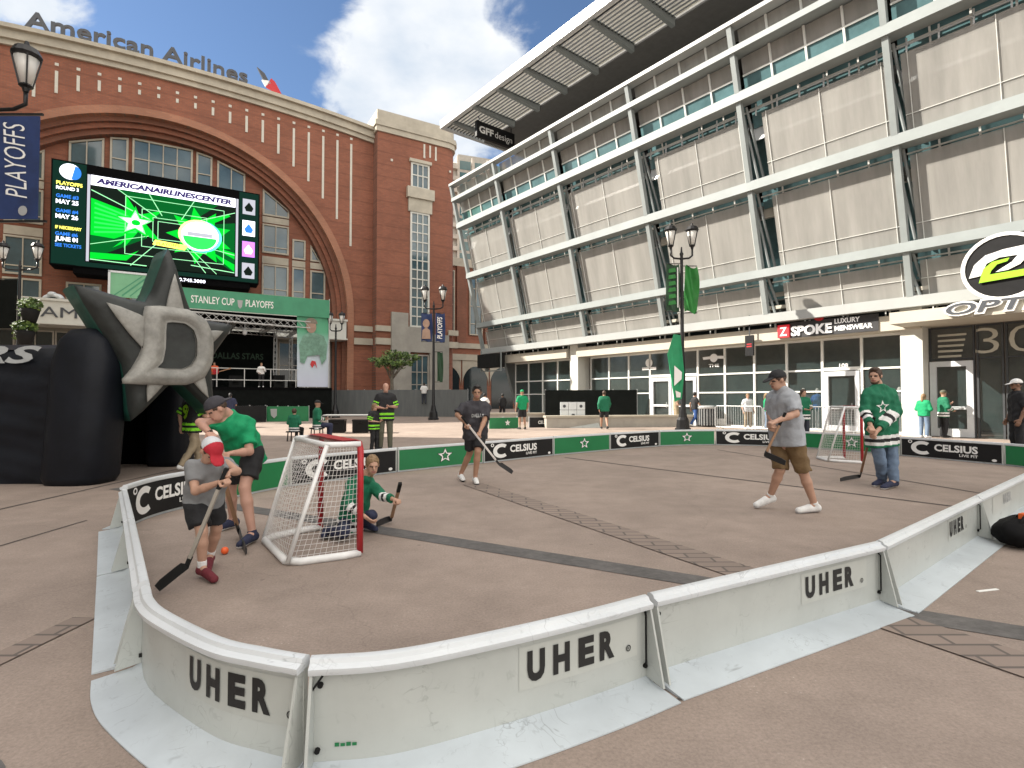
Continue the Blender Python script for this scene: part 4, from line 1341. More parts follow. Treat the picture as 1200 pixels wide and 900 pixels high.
def sweep(m, path, prof, d0, d1, mm=0, closed=True):
    ds = [d0] + [l for l in path.l if d0 + .01 < l < d1 - .01] + [d1]
    n = len(prof)
    vs = [path.pt(d, o, z) for d in ds for o, z in prof]
    fs = []
    for i in range(len(ds) - 1):
        for k in range(n if closed else n - 1):
            a, b_ = i * n + k, i * n + (k + 1) % n
            fs.append((a, b_, b_ + n, a + n))
    if closed:
        fs.append(tuple(range(n))); fs.append(tuple((len(ds) - 1) * n + k for k in range(n - 1, -1, -1)))
    m.add(vs, fs, mm)


def board_base(label, pts, side, HB=.49):
    """side=+1: foot plate on the right-hand side of the path"""
    o = Vector(((pts[0][0] + pts[-1][0]) / 2, (pts[0][1] + pts[-1][1]) / 2, 0))
    r = empty('rink_board', label, 'rink board', o, 0, GRP)
    P = Path(pts, o)
    L = P.L
    e = .006
    sd = side
    q = MB(); sweep(q, P, [(-.012, .03), (.012, .03), (.012, HB - .05), (-.012, HB - .05)], e, L - e); q.build('panel', 'board_white', r, True)
    q = MB()
    prof = [(-.022 * sd, HB - .052), (.05 * sd, HB - .058), (.056 * sd, HB - .045), (.056 * sd, HB - .032), (.03 * sd, HB - .022), (.022 * sd, HB - .006), (0, HB), (-.02 * sd, HB - .008), (-.026 * sd, HB - .028)]
    sweep(q, P, prof, e, L - e); q.build('top_rail', 'rail_white', r, True)
    q = MB()
    sweep(q, P, [(.013 * sd, .045), (.05 * sd, .026), (.225 * sd, .008), (.225 * sd, .002), (.0, .002), (-.012 * sd, .028)], e, L - e)
    q.build('foot_flange', 'flange_white', r, True)
    for d in (e + .008, L - e - .008):
        q = MB()
        prof = [(.013 * sd, .045), (.13 * sd, .03), (.045 * sd, HB - .06), (.013 * sd, HB - .06)]
        t0 = [P.pt(d - .006, a, z) for a, z in prof]; t1 = [P.pt(d + .006, a, z) for a, z in prof]
        q.hexa(t0 + t1); q.build('gusset', 'board_white', r)
    return r, P


for i, (lb, pts, t0, t1, kind) in enumerate(near_rows):
    r, P = board_base(lb, pts, 1, .448)
    L = P.L
    fn = lambda a, c, d: P.pt(a, .0122 + d, c)
    # strap and bolt at the right-hand joint
    if kind == 's' and t1 > .5 or i == 1:
        q = MB(); q.tube([P.pt(L - .025, .016, .37), P.pt(L - .045, .04, .36), P.pt(L - .045, .04, .12), P.pt(L - .025, .016, .11)], .0055, 6); q.build('strap', 'rubber', r)
    if i == 1:
        q = MB(); q.tube([P.pt(.012, .03, .32), P.pt(.06, .05, .39)], .0045, 6); q.build('strap', 'rubber', r)
    for d, z in ((.035, .09), (.045, .34), (L - .03, .10)):
        q = MB()
        q.tube([P.pt(d, .012, z), P.pt(d, .026, z)], .011, 8)
        q.build('bolt', 'rubber', r)
    if t1 > 0:
        a0, a1 = t0 * L, t1 * L
        w = a1 - a0
        q = MB()
        m_ = 8
        for k in range(m_):
            x0, x1 = a0 - .04 + (w + .08) * k / m_, a0 - .04 + (w + .08) * (k + 1) / m_
            q.quad(fn(x0, .165, .002), fn(x1, .165, .002), fn(x1, .355, .002), fn(x0, .355, .002))
        st = q.build('sticker', 'sticker', r, True)
        if i == 4:
            q = MB(); q.text('UHER', fn, a0 + .5, a0 + .95, .22, .11, d0=.006, bold=.04); q.build('lettering', 'ink_grey', st)
            continue
        q = MB()
        cw = w * .86
        xs = [0, .26, .53, .77]
        for ch, xo in zip('UHER', xs):
            q.text(ch, fn, a0 + cw * xo, a0 + cw * (xo + .175), .205, .125, d0=.006, bold=.055)
        rx = a0 + w * .965
        rg = [(rx + .016 * math.cos(a), .215 + .016 * math.sin(a)) for a in [2 * math.pi * k / 14 for k in range(14)]]
        ri = [(rx + .011 * math.cos(a), .215 + .011 * math.sin(a)) for a in [2 * math.pi * k / 14 for k in range(14)]]
        for k in range(14):
            q.flat([rg[k], rg[(k + 1) % 14], ri[(k + 1) % 14], ri[k]], fn, .006)
        q.text('R', fn, rx - .006, rx + .007, .208, .014, d0=.006)
        q.build('lettering', 'ink_black', st)
        if i == 1:
            q = MB()
            for k in range(4):
                q.flat(rect(.10 + k * .022, .117 + k * .022, .10, .115 - .003 * (k % 2)), fn, .004)
            q.build('green_scuff', 'print_green', r)

far_rows = [
    ('c', 'black board with CELSIUS lettering at the rink corner behind the boy in the red cap', [(-4.31, 6.11), (-4.40, 6.7), (-4.33, 7.25), (-4.13, 7.8)]),
    ('g', 'plain green board behind the woman in the green shirt', [(-4.12, 7.82), (-3.93, 8.4), (-3.68, 9.02)]),
    ('c', 'black board with CELSIUS lettering seen through the netting of the near goal', [(-3.66, 9.04), (-2.27, 10.76)]),
    ('g', 'green board with a star emblem left of the teenager in the dark shirt', [(-2.25, 10.78), (-.66, 12.27)]),
    ('c', 'black board with CELSIUS lettering right of the teenager in the dark shirt', [(-.64, 12.29), (1.04, 13.94)]),
    ('g', 'green board with a star emblem standing left of the middle black board', [(1.055, 13.96), (2.73, 15.34)]),
    ('c', 'black board with CELSIUS lettering at the far corner in front of the lamp post', [(2.745, 15.36), (4.45, 16.59)]),
    ('g', 'green board with a star emblem at the far corner beneath the lamp post', [(4.47, 16.61), (5.4, 16.95), (6.32, 17.06)]),
    ('c', 'black board with CELSIUS lettering left of the man in the grey shirt', [(6.34, 17.06), (7.5, 16.75), (8.5, 16.1)]),
    ('g', 'green board with a star emblem behind the far goal', [(8.52, 16.08), (9.4, 14.9), (9.85, 13.9)]),
    ('c', 'black board with CELSIUS lettering right of the bearded man', [(9.86, 13.88), (10.68, 11.9)]),
    ('g', 'green board with a star emblem at the right edge of the picture', [(10.69, 11.88), (10.95, 9.9)]),
]
STAR_O = lambda cx, cz, s: star(cx, cz, s, s * .45)
for kind, lb, pts in far_rows:
    r, P = board_base(lb, pts, -1)
    L = P.L
    fn = lambda a, c, d: P.pt(a, .0122 + d, c)
    q = MB(); sweep(q, P, [(.0124, .035), (.0165, .035), (.0165, HB - .058), (.0124, HB - .058)], .03, L - .03)
    pr = q.build('print', 'print_black' if kind == 'c' else 'print_green', r, True)
    if kind == 'c':
        q = MB()
        f = min(L / 2.2, 1.0)
        x0 = .10 * L
        A = [(x0 + .30 * f + .26 * f * math.cos(a), .245 + .165 * math.sin(a)) for a in [math.radians(50 + 260 * k / 20) for k in range(21)]]
        B_ = [(x0 + .31 * f + .15 * f * math.cos(a), .245 + .085 * math.sin(a)) for a in [math.radians(48 + 264 * k / 20) for k in range(21)]]
        for k in range(20):
            q.flat([A[k], A[k + 1], B_[k + 1], B_[k]], fn, .0085)
        rg = ngon(x0 + .02 * f, .385, .05, .042, 14); ri = ngon(x0 + .02 * f, .385, .026, .022, 14)
        for k in range(14):
            q.flat([rg[k], rg[(k + 1) % 14], ri[(k + 1) % 14], ri[k]], fn, .0085)
        q.text('CELSIUS', fn, x0 + .58 * f, x0 + 1.5 * f, .20, .16, d0=.0085, bold=.035)
        q.text('LIVE FIT', fn, x0 + 1.12 * f, x0 + 1.5 * f, .105, .06, d0=.0085, bold=.02)
        q.flat(ngon(L - .16, .085, .05, .03, 8), fn, .0085)
        q.build('lettering', 'ink_white', pr)
    elif 'plain' not in lb:
        c = L * .52
        q = MB(); q.flat(star(c, .25, .175, .075, sx=1.25), fn, .0085); q.build('emblem_dark', 'ink_black', pr)
        q = MB()
        so, si = star(c, .25, .15, .066, sx=1.25), star(c, .25, .085, .05, sx=1.1)
        for k in range(10):
            q.flat([so[k], so[(k + 1) % 10], si[(k + 1) % 10], si[k]], fn, .0125)
        q.build('emblem_star', 'ink_white', pr)
        q = MB(); q.flat(star(c, .25, .07, .045), fn, .0165); q.build('emblem_centre', 'print_green', pr)

# ------------------------------------------------------------------ goals
def goal(name, label, A, B_, back, H):
    """A,B_: feet of the two red posts; back: direction of the net"""
    o = (A + B_) / 2
    r = empty(name, label, 'hockey goal', o)
    a, b_ = A - o, B_ - o
    bk = back.normalized()
    w = (b_ - a).normalized()
    up = Vector((0, 0, 1))
    z0 = up * .03
    T0, T1 = a + up * H, b_ + up * H
    q = MB(); q.tube([a + z0, a + up * (H * .95), a + up * H + w * .04], .03, 10); q.build('post', 'goal_red', r, 'all')
    q = MB(); q.tube([b_ + z0, b_ + up * (H * .95), b_ + up * H - w * .04], .03, 10); q.build('post', 'goal_red', r, 'all')
    q = MB(); q.tube([a + up * H + w * .03, b_ + up * H - w * .03], .03, 10); q.build('crossbar', 'goal_red', r, 'all')
    D, Dt = .62, .30
    ba, bb = a + bk * D + w * .12 + z0, b_ + bk * D - w * .12 + z0
    q = MB(); q.tube([a + z0, a + bk * .15 + z0, ba - bk * .10 - w * .04, ba + w * .06, bb - w * .06, bb - bk * .10 + w * .04, b_ + bk * .15 + z0, b_ + z0], .034, 10); q.build('base_frame', 'goal_white', r, 'all')
    ta, tb = T0 + bk * Dt + w * .06, T1 + bk * Dt - w * .06
    q = MB(); q.tube([T0, ta - bk * .05, ta + w * .05, tb - w * .05, tb - bk * .05, T1], .026, 8); q.build('top_frame', 'goal_white', r, 'all')
    for t_, g_ in ((ta, ba), (tb, bb)):
        q = MB(); q.tube([t_, g_], .02, 8); q.build('back_stay', 'goal_white', r, 'all')
    # netting: knotted cord, with a little sag
    q = MB()
    def patch(p00, p10, p11, p01, nu, nv, sag, dirn):
        pt = lambda u, v: (p00 * (1 - u) * (1 - v) + p10 * u * (1 - v) + p11 * u * v + p01 * (1 - u) * v) + dirn * sag * math.sin(math.pi * u) * math.sin(math.pi * v)
        for i in range(nu + 1):
            q.tube([pt(i / nu, k / nv) for k in range(0, nv + 1, 2)], .0021, 4, caps=False)
        for k in range(nv + 1):
            q.tube([pt(i / nu, k / nv) for i in range(0, nu + 1, 2)], .0021, 4, caps=False)
    patch(ba, bb, tb, ta, 22, 22, .10, bk)
    patch(a + z0, ba, ta, T0, 12, 22, .05, -w)
    patch(b_ + z0, bb, tb, T1, 12, 22, .05, w)
    patch(T0, T1, tb, ta, 22, 6, -.05, up)
    q.build('netting', 'net', r)
    q = MB()
    q.quad(T0 + up * .036 + w * .02, T1 + up * .036 - w * .02, T1 + up * .036 + bk * .16 - w * .03, T0 + up * .036 + bk * .16 + w * .03)
    q.build('top_cloth', 'goal_red', r)
    return r


gA, gB = G(423, 650), G(377, 620)
goal('hockey_goal', 'street hockey goal with the kneeling child before it, seen from behind', gA, gB, Vector((-1, -.86, 0)), 1.03)
gc = G(1009, 543)
goal('hockey_goal', 'red and white street hockey goal at the far end, behind the bearded man', gc + Vector((.15, 0.9, 0)), gc, Vector((-.95, .4, 0)), 1.25)
bp = G(266, 648)
q = MB(); q.lathe([(.034 * math.sin(math.pi * k / 10) + 1e-4, .034 - .034 * math.cos(math.pi * k / 10)) for k in range(11)], n=16)
tag(q.build('hockey_ball', 'ball_orange', None, 'all', bp), 'small orange street hockey ball on the ground by the boy', 'ball')

# ------------------------------------------------------------------ inflatable star tunnel
tn = empty('inflatable_tunnel', 'black inflatable tunnel with a big grey and green star on its front', 'inflatable', (-8.6, 11, 0))
O_ = Vector((-8.6, 11, 0))
def rbox(m, c, sx, sy, H, r, n=8, mm=0, lean=0.0, bulge=.0):
    """upright rounded column with domed top"""
    prof = [(0.90, 0), (1, .12), (1.0, H * .35), (1.02, H * .6), (.98, H * .8), (.86, H * .92), (.6, H * .985), (.2, H)]
    N_ = 28
    vs = []
    for f, z in prof:
        for k in range(N_):
            a = 2 * math.pi * k / N_
            ca, sa = math.cos(a), math.sin(a)
            e_ = 2 / 3.2
            x = math.copysign(abs(ca) ** e_, ca) * sx * f * (1 + bulge * math.sin(z * 7) * .5)
            y = math.copysign(abs(sa) ** e_, sa) * sy * f
            vs.append((c[0] + x - lean * z, c[1] + y, c[2] + z))
    fs = []
    for i in range(len(prof) - 1):
        for k in range(N_):
            a_, b2 = i * N_ + k, i * N_ + (k + 1) % N_
            fs.append((a_, b2, b2 + N_, a_ + N_))
    fs.append(tuple(range(N_ - 1, -1, -1))); fs.append(tuple((len(prof) - 1) * N_ + k for k in range(N_)))
    m.add(vs, fs, mm)


q = MB(); rbox(q, (1.17, -1.55, 0), .50, .44, 2.66, .2, bulge=.03, lean=-.07); q.build('front_leg', 'inflatable', tn, 'all')
q = MB(); rbox(q, (1.15, .95, 0), .42, .36, 2.3, .2); q.build('front_leg', 'inflatable', tn, 'all')
q = MB(); q.tube([(1.12, -1.4, 2.1), (1.14, -.7, 2.42), (1.15, .1, 2.42), (1.15, .9, 2.0)], [.42, .42, .4, .36], 14); q.build('front_arch', 'inflatable', tn, 'all')
# long side wall with draped folds
q = MB()
nu_, nv_ = 44, 26
def wallp(i, k):
    u, v = i / nu_, k / nv_
    x = .85 - 7.0 * u
    z = 2.36 * v
    sag = math.sin(math.pi * min(u * 2.2, 1.0))
    y = -1.72 + .05 * math.sin(9 * z + 2.5 * sag + 1.2 * math.sin(4 * x)) * (.35 + .65 * v) + .02 * math.sin(23 * z + 5 * x)
    if v > .9:
        y += (v - .9) * 3.0
    return (x, y, z - (.10 * sag * v if v > .5 else 0))
for i in range(nu_):
    for k in range(nv_):
        q.quad(wallp(i, k), wallp(i + 1, k), wallp(i + 1, k + 1), wallp(i, k + 1))
q.build('side_wall', 'inflatable', tn, 'all')
q = MB()
q.add([(.8, -1.45, 2.3), (-6.0, -1.45, 2.3), (-6.0, -.3, 2.5), (.9, -.3, 2.5), (1.0, 1.0, 2.3), (-5.6, 1.0, 2.3)], [(0, 1, 2, 3), (3, 2, 5, 4)]); q.build('roof', 'inflatable', tn)
q = MB(); q.quad((.9, 1.1, 0), (-5.8, 1.1, 0), (-5.8, 1.1, 2.3), (.9, 1.1, 2.3)); q.quad((-4.8, -1.6, 0), (-4.8, 1.1, 0), (-4.8, 1.1, 2.4), (-4.8, -1.6, 2.4)); q.build('inner_wall', 'stage_black', tn)
mat('ghost_grey', (.30, .31, .31), .7, var=.15)
q = MB(); q.text('STARS', lambda a, c, d: (a, -1.74 - d + c * .10, 2.06 + c * .30), -2.3, .55, 0, 1.0, d0=.02, bold=.03, shear=.25); q.build('side_lettering', 'ghost_grey', tn)

def puff(o, cuts, it):
    """round an air-filled shape: finer faces, softened edges"""
    import bmesh
    b = bmesh.new(); b.from_mesh(o.data)
    bmesh.ops.remove_doubles(b, verts=b.verts, dist=1e-4)
    bmesh.ops.triangulate(b, faces=[f for f in b.faces if len(f.verts) > 4])
    bmesh.ops.subdivide_edges(b, edges=b.edges, cuts=cuts, use_grid_fill=True)
    for _ in range(it):
        bmesh.ops.smooth_vert(b, verts=b.verts, factor=.5, use_axis_x=True, use_axis_y=True, use_axis_z=True)
    b.to_mesh(o.data); b.free()
    o.data.polygons.foreach_set('use_smooth', [True] * len(o.data.polygons))


# the star: deep wedge-edged slab
stc = at(199, 412, 10.0)
snorm = Vector((.78, -.62, 0)).normalized()
sx_ = Vector((-snorm.y, snorm.x, 0))
st_p = []
fS = lambda a, c, d: tuple(Vector((stc.x, stc.y, stc.z)) - O_ + sx_ * a + snorm * d + Vector((0, 0, c)))
angs = [math.radians(a) for a in (92, 18, -60, -124, 165)]
tips = [(-.06, 1.98), (1.16, .62), (.80, -1.22), (-.62, -1.32), (-1.50, 1.05)]
inn = [(.36, .66), (.70, -.10), (.10, -.48), (-.74, -.28), (-.40, .82)]
out = []
for t_, i_ in zip(tips, inn):
    out += [t_, i_]
rimi = [(x * .86, z * .86) for x, z in out]
q = MB(); n = 10
o3 = [fS(a, c, 0) for a, c in out]; i3 = [fS(a, c, .16) for a, c in rimi]; bk3 = [fS(a * 1.0, c * 1.0, -.78) for a, c in out]
cen = fS(0, .1, .26)
q.add(o3 + i3, [(k, (k + 1) % n, n + (k + 1) % n, n + k) for k in range(n)], 0)
q.add(i3 + [cen], [(k, (k + 1) % n, n) for k in range(n)], 0)
q.add(o3 + bk3, [(k, n + k, n + (k + 1) % n, (k + 1) % n) for k in range(n)], 1)
q.add(bk3, [tuple(range(n))], 1)
sO = q.build('star_body', ['inflatable_star', 'inflatable_green'], tn); puff(sO, 3, 1)
# grey inlay: star points and the letter
q = MB()
gi = []
for k in range(0, 10, 2):
    tx, tz = out[k]
    l, r_ = out[k - 1], out[(k + 1) % 10]
    tip = (tx * .74, tz * .74)
    a_ = (l[0] * .50 + tx * .10, l[1] * .50 + tz * .10); b2 = (r_[0] * .50 + tx * .10, r_[1] * .50 + tz * .10)
    q.prism([tip, a_, b2], fS, .215, .29)
puff(q.build('star_inlay', 'inflatable_grey', sO), 2, 1)
q = MB()
Douter = [(-.52, .70), (.18, .70), (.50, .52), (.62, .22), (.62, -.25), (.48, -.55), (.2, -.70), (-.86, -.70), (-.66, -.42), (-.52, -.1)]
Dinner = [(-.18, .42), (.12, .42), (.26, .32), (.32, .14), (.32, -.16), (.24, -.32), (.1, -.40), (-.32, -.40), (-.22, -.3), (-.18, -.05)]
n = len(Douter)
fd = lambda p, d: fS(p[0], p[1] + .08, d)
o_f = [fd(p, .33) for p in Douter]; i_f = [fd(p, .33) for p in Dinner]; mid = [fd(((a[0] + b2[0]) / 2, (a[1] + b2[1]) / 2), .43) for a, b2 in zip(Douter, Dinner)]
o_b = [fd(p, .16) for p in Douter]; i_b = [fd(p, .16) for p in Dinner]
for A_, B2 in ((o_f, mid), (mid, i_f), (o_b, o_f), (i_f, i_b)):
    q.add(A_ + B2, [(k, (k + 1) % n, n + (k + 1) % n, n + k) for k in range(n)])
puff(q.build('letter_inlay', 'inflatable_grey', sO), 2, 1)
q = MB(); q.prism([(x, z + .08) for x, z in Dinner], fS, .20, .275); q.build('letter_hollow', 'inflatable_star', sO)

# ------------------------------------------------------------------ street lamps
def lantern(m_b, m_g, x, y, z, s=1.0):
    m_b.lathe([(.05 * s, 0), (.07 * s, .08 * s), (.13 * s, .12 * s), (.10 * s, .16 * s)], (x, y, z), 10)
    m_b.lathe([(.24 * s, .72 * s), (.27 * s, .78 * s), (.20 * s, .92 * s), (.06 * s, .98 * s), (.03 * s, 1.08 * s)], (x, y, z), 12)
    for k in range(4):
        a = math.pi / 4 + math.pi / 2 * k
        m_b.bar((x + .11 * s * math.cos(a), y + .11 * s * math.sin(a), z + .14 * s), (x + .24 * s * math.cos(a), y + .24 * s * math.sin(a), z + .74 * s), .03 * s, .03 * s)
    m_g.lathe([(.095 * s, .16 * s), (.22 * s, .71 * s)], (x, y, z), 12)


def street_lamp(label, base, H, spread, s=1.0, rz=0.0, one=None, group='cast iron street lamps on the plaza'):
    r = empty('street_lamp', label, 'street lamp', base, rz, group)
    q = MB(); q.lathe([(.36, 0), (.36, .12), (.30, .16), (.27, .5), (.20, .62), (.15, .9), (.13, 1.0)], n=8); q.build('base', 'lamp_black', r)
    q = MB(); q.lathe([(.105, .98), (.10, 1.0), (.065, H - .2), (.085, H - .18), (.085, H - .1), (.05, H - .06), (.03, H + .18)], n=12); q.build('pole', 'lamp_black', r, True)
    for sg in ((-1, 1) if one is None else (one,)):
        q = MB(); q.tube([(0, 0, H - .35), (sg * spread * .7, 0, H - .32), (sg * spread, 0, H - .2), (sg * spread, 0, H + .1)], .045, 8); q.build('arm', 'lamp_black', r, 'all')
        a, g_ = MB(), MB(); lantern(a, g_, sg * spread, 0, H + .1, s)
        o = a.build('lantern', 'lamp_black', r); g_.build('glass', 'lamp_glass', o, 'all')
    return r


lp = at(800, 467, 24.3); lp.z = 0
street_lamp('tall black double street lamp behind the far rink corner carrying green banners', lp, 8.05, .48, 1.08)
def pole_banner(label, base, x0, x1, z0, z1, mats_, marks=None, rz=0.0, curl=.05, clip=None):
    r = empty('pole_banner', label, 'banner', base, rz)
    q = MB(); n_ = 8
    f = lambda i, k: (x0 + (x1 - x0) * i / n_ + (curl * math.sin(math.pi * k / 10) if i == n_ else 0), curl * math.sin(i * .9 + k * .5), z0 + (z1 - z0) * k / 10 + curl * math.sin(i * .8))
    for i in range(n_):
        for k in range(10):
            q.quad(f(i, k), f(i + 1, k), f(i + 1, k + 1), f(i, k + 1))
    q.build('cloth', mats_, r, 'all')
    for z_ in (z1 + .03, z0 - .03):
        q = MB(); q.bar((0, 0, z_), (x0 if abs(x0) > abs(x1) else x1, 0, z_), .035, .035); q.build('bracket', 'lamp_black', r)
    return r


b1 = pole_banner('dark green banner on the left side of the tall double street lamp', lp, -.70, -.12, 5.35, 7.45, 'banner_dark')
q = MB()
for k in range(6):
    q.flat([(-.64 + .03 * (k % 2), 5.6 + .29 * k), (-.27, 5.66 + .29 * k), (-.32, 5.83 + .29 * k), (-.6, 5.78 + .29 * k)], XZ(-.05), .03)
q.build('print_marks', 'banner_green', b1)
q = MB(); q.flat([(-.23, 5.5), (-.18, 5.5), (-.18, 7.3), (-.23, 7.3)], XZ(-.05), .03); q.build('print_edge', 'ink_white', b1)
pole_banner('bright green curling banner on the right side of the tall double street lamp', lp, .12, .68, 5.3, 7.35, 'banner_green', curl=.10)
fl = empty('feather_flag', 'green feather flag beside the tall double street lamp', 'flag', at(806, 467, 24.3) * 1.0)
fl.location.z = 0
q = MB()
F_ = [(-.42, 4.3), (-.12, 4.25), (-.05, 3.5), (-.02, 2.6), (-.1, 1.45), (-.42, 1.3), (-.55, 2.2), (-.72, 3.4)]
for dx in (0,):
    q.prism([(x - .25, z) for x, z in F_], lambda a, c, d: (a, .1 * math.sin(c * 2) - .3 + d, c), 0, .015)
q.build('cloth', 'flag_green', fl)
q = MB(); q.flat([(-.72, 2.0), (-.4, 2.3), (-.38, 2.6), (-.7, 2.9)], lambda a, c, d: (a, .1 * math.sin(c * 2) - .32, c)); q.flat([(-.6, 1.5), (-.42, 1.5), (-.42, 1.7), (-.66, 1.8)], lambda a, c, d: (a, .1 * math.sin(c * 2) - .32, c)); q.build('print', 'ink_white', fl)
q = MB(); q.tube([(-.2, -.3, 0), (-.22, -.3, 3.0), (-.35, -.3, 4.3)], .02, 6); q.build('pole', 'lamp_black', fl)

l2 = G(508, 492)
street_lamp('black double street lamp in front of the arena tower with blue banners', l2, 7.9, .62, 1.15)
b2 = pole_banner('blue banner with a portrait on the lamp by the arena tower', l2, -.85, -.12, 5.35, 7.25, 'banner_navy')
q = MB(); q.flat(ngon(-.5, 6.55, .24, .3, 12), XZ(-.06), .03); q.flat([(-.8, 5.5), (-.2, 5.5), (-.25, 6.1), (-.5, 6.3), (-.75, 6.1)], XZ(-.06), .03); q.build('print_portrait', 'poster_skin', b2)
b3 = pole_banner('navy banner with white script on the right of the lamp by the arena tower', l2, .12, .75, 5.3, 7.25, 'banner_navy')
q = MB(); q.text('PLAYOFFS', lambda a, c, d: (.58 - c, -.09 - d, 5.5 + a), 0, 1.5, 0, .34, bold=.02, shear=.2); q.build('lettering', 'ink_white', b3)
l2b = at(517, 441, 37); bq = pole_banner('narrow dark banner low on the lamp by the arena tower', l2, .25, .62, 2.6, 4.6, 'banner_dark')
l3 = G(393, 489.5)
street_lamp('black double street lamp beside the tall player poster', l3, 6.9, .45, 1.0)
# near-left lamp with navy banner; its pole stands outside the frame
nl = at(-24, 467, 13.0); nl.z = 0
r = street_lamp('black street lamp whose lantern hangs at the upper left corner', nl, 8.75, .93, 1.15, 0, 1)
nb = empty('pole_banner', 'large navy banner with slanted white PLAYOFFS lettering below the close lantern', 'banner', nl)
q = MB(); q.box(.12, 1.30, -.02, .0, 5.75, 8.25); q.build('cloth', 'banner_navy', nb)
q = MB(); q.text('PLAYOFFS', lambda a, c, d: (1.05 - c * .55 - a * .06, -.03 - d, 6.25 + a), 0, 1.85, 0, 1.0, bold=-.005, shear=.35); q.build('lettering', 'ink_white', nb)
q = MB(); q.flat(ngon(.95, 5.95, .11, .12, 14), XZ(-.02), .01); q.build('round_mark', 'ink_grey', nb)
q = MB(); q.bar((0, 0, 8.3), (1.36, 0, 8.3), .05, .05); q.build('bracket', 'lamp_black', nb); q = MB(); q.bar((0, 0, 5.7), (1.5, 0, 5.7), .05, .05); q.build('bracket', 'lamp_black', nb)
# mid-left lamp with planters
ml = at(20, 467, 30); ml.z = 0
street_lamp('black double street lamp rising behind the inflatable at the left, hung with plants', ml, 8.9, .95, 1.1)
db = empty('pole_banner', 'plain black banner on the lamp behind the inflatable at the left', 'banner', ml)
q = MB(); q.box(-1.1, -.12, -.02, .0, 5.3, 8.0); q.build('cloth', 'drape', db)
q = MB(); q.bar((-1.15, 0, 8.05), (0, 0, 8.05), .05, .05); q.build('bracket', 'lamp_black', db); q = MB(); q.bar((-1.15, 0, 5.25), (0, 0, 5.25), .05, .05); q.build('bracket', 'lamp_black', db)


def leaves(m, c, rx, ry, rz, n, s, mm=(0,), seed=1, shell=.55):
    R = random.Random(seed)
    for _ in range(n):
        while True:
            u = Vector((R.uniform(-1, 1), R.uniform(-1, 1), R.uniform(-1, 1)))
            if shell < u.length < 1:
                break
        p = Vector((c[0] + u.x * rx, c[1] + u.y * ry, c[2] + u.z * rz))
        a = Vector((R.gauss(0, 1), R.gauss(0, 1), R.gauss(0, .6))).normalized(); b_ = a.orthogonal().normalized()
        q_ = s * R.uniform(.6, 1.3)
        m.add([p - a * q_, p + b_ * q_ * .5, p + a * q_, p - b_ * q_ * .5], [(0, 1, 2, 3)], R.choice(mm))


for k, (x, z, lb) in enumerate(((.78, 6.35, 'black planter of trailing green leaves hung high on the lamp at the left'), (.55, 5.15, 'black planter of trailing green leaves hung lower on the lamp at the left'))):
    r = empty('hanging_planter', lb, 'planter', ml + Vector((x, -.2, z)), 0, 'planters on the lamp at the left')
    q = MB(); q.lathe([(.28, -.75), (.42, -.2), (.46, 0), (.4, .0)], n=14); q.build('pot', 'rubber', r, 'all')
    q = MB(); leaves(q, (0, 0, .22), .62, .5, .4, 420, .12, (0, 1, 2), 5 + k, .2); leaves(q, (-.2, 0, -.2), .4, .4, .35, 120, .1, (0, 1), 15 + k, .2); q.build('foliage', ['leaf', 'leaf_light', 'leaf_dark'], r, fix=False)
    q = MB(); q.bar((0, .2, .0), (-x, .2, .0), .04, .04); q.build('bracket', 'lamp_black', r)

# tree by the lamp
tb_ = at(459, 467, 46); tb_.z = 0
tr = empty('plaza_tree', 'small round headed street tree in front of the arena base', 'tree', tb_)
q = MB(); q.tube([(0, 0, 0), (.05, 0, 1.6), (0, 0, 3.2), (.1, 0, 4.6)], [.22, .17, .13, .06], 8)
R = random.Random(4)
for k in range(9):
    a = R.uniform(0, 6.28); l = R.uniform(1.1, 2.0)
    q.tube([(0, 0, 2.7 + .15 * k), (l * .5 * math.cos(a), l * .5 * math.sin(a), 3.7 + .12 * k), (l * math.cos(a), l * math.sin(a), 4.4 + .1 * k)], [.07, .045, .02], 5)
q.build('trunk', 'bark', tr)
q = MB()
for k in range(34):
    a = R.uniform(0, 6.28); d = R.uniform(0, 2.25)
    leaves(q, (d * math.cos(a), d * math.sin(a), 4.75 + R.uniform(-.75, .75) * (1 - d / 3.2)), R.uniform(.35, .7), R.uniform(.35, .7), R.uniform(.18, .36), 62, .13, (0, 1, 1, 2), 40 + k, .0)
q.build('crown', ['leaf', 'leaf_light', 'leaf_dark'], tr, fix=False)

# grey fabric fence, barrier boards before the stage
def panel_fence(name, label, p0, p1, h, m, cat='fence', thick=.06, z0=0.0, posts=5, pm='galv'):
    d = p1 - p0
    r = empty(name, label, cat, p0, math.atan2(d.y, d.x))
    L = d.xy.length
    q = MB(); q.box(0, L, -thick / 2, thick / 2, z0, h); q.build('panel', m, r)
    q = MB()
    for k in range(posts):
        q.box(L * k / (posts - 1) - .03, L * k / (posts - 1) + .03, thick / 2 + .004, thick / 2 + .06, 0, h + .05)
    q.box(0, L, thick / 2 + .062, thick / 2 + .1, h - .05, h); q.build('post', pm, r)
    return r


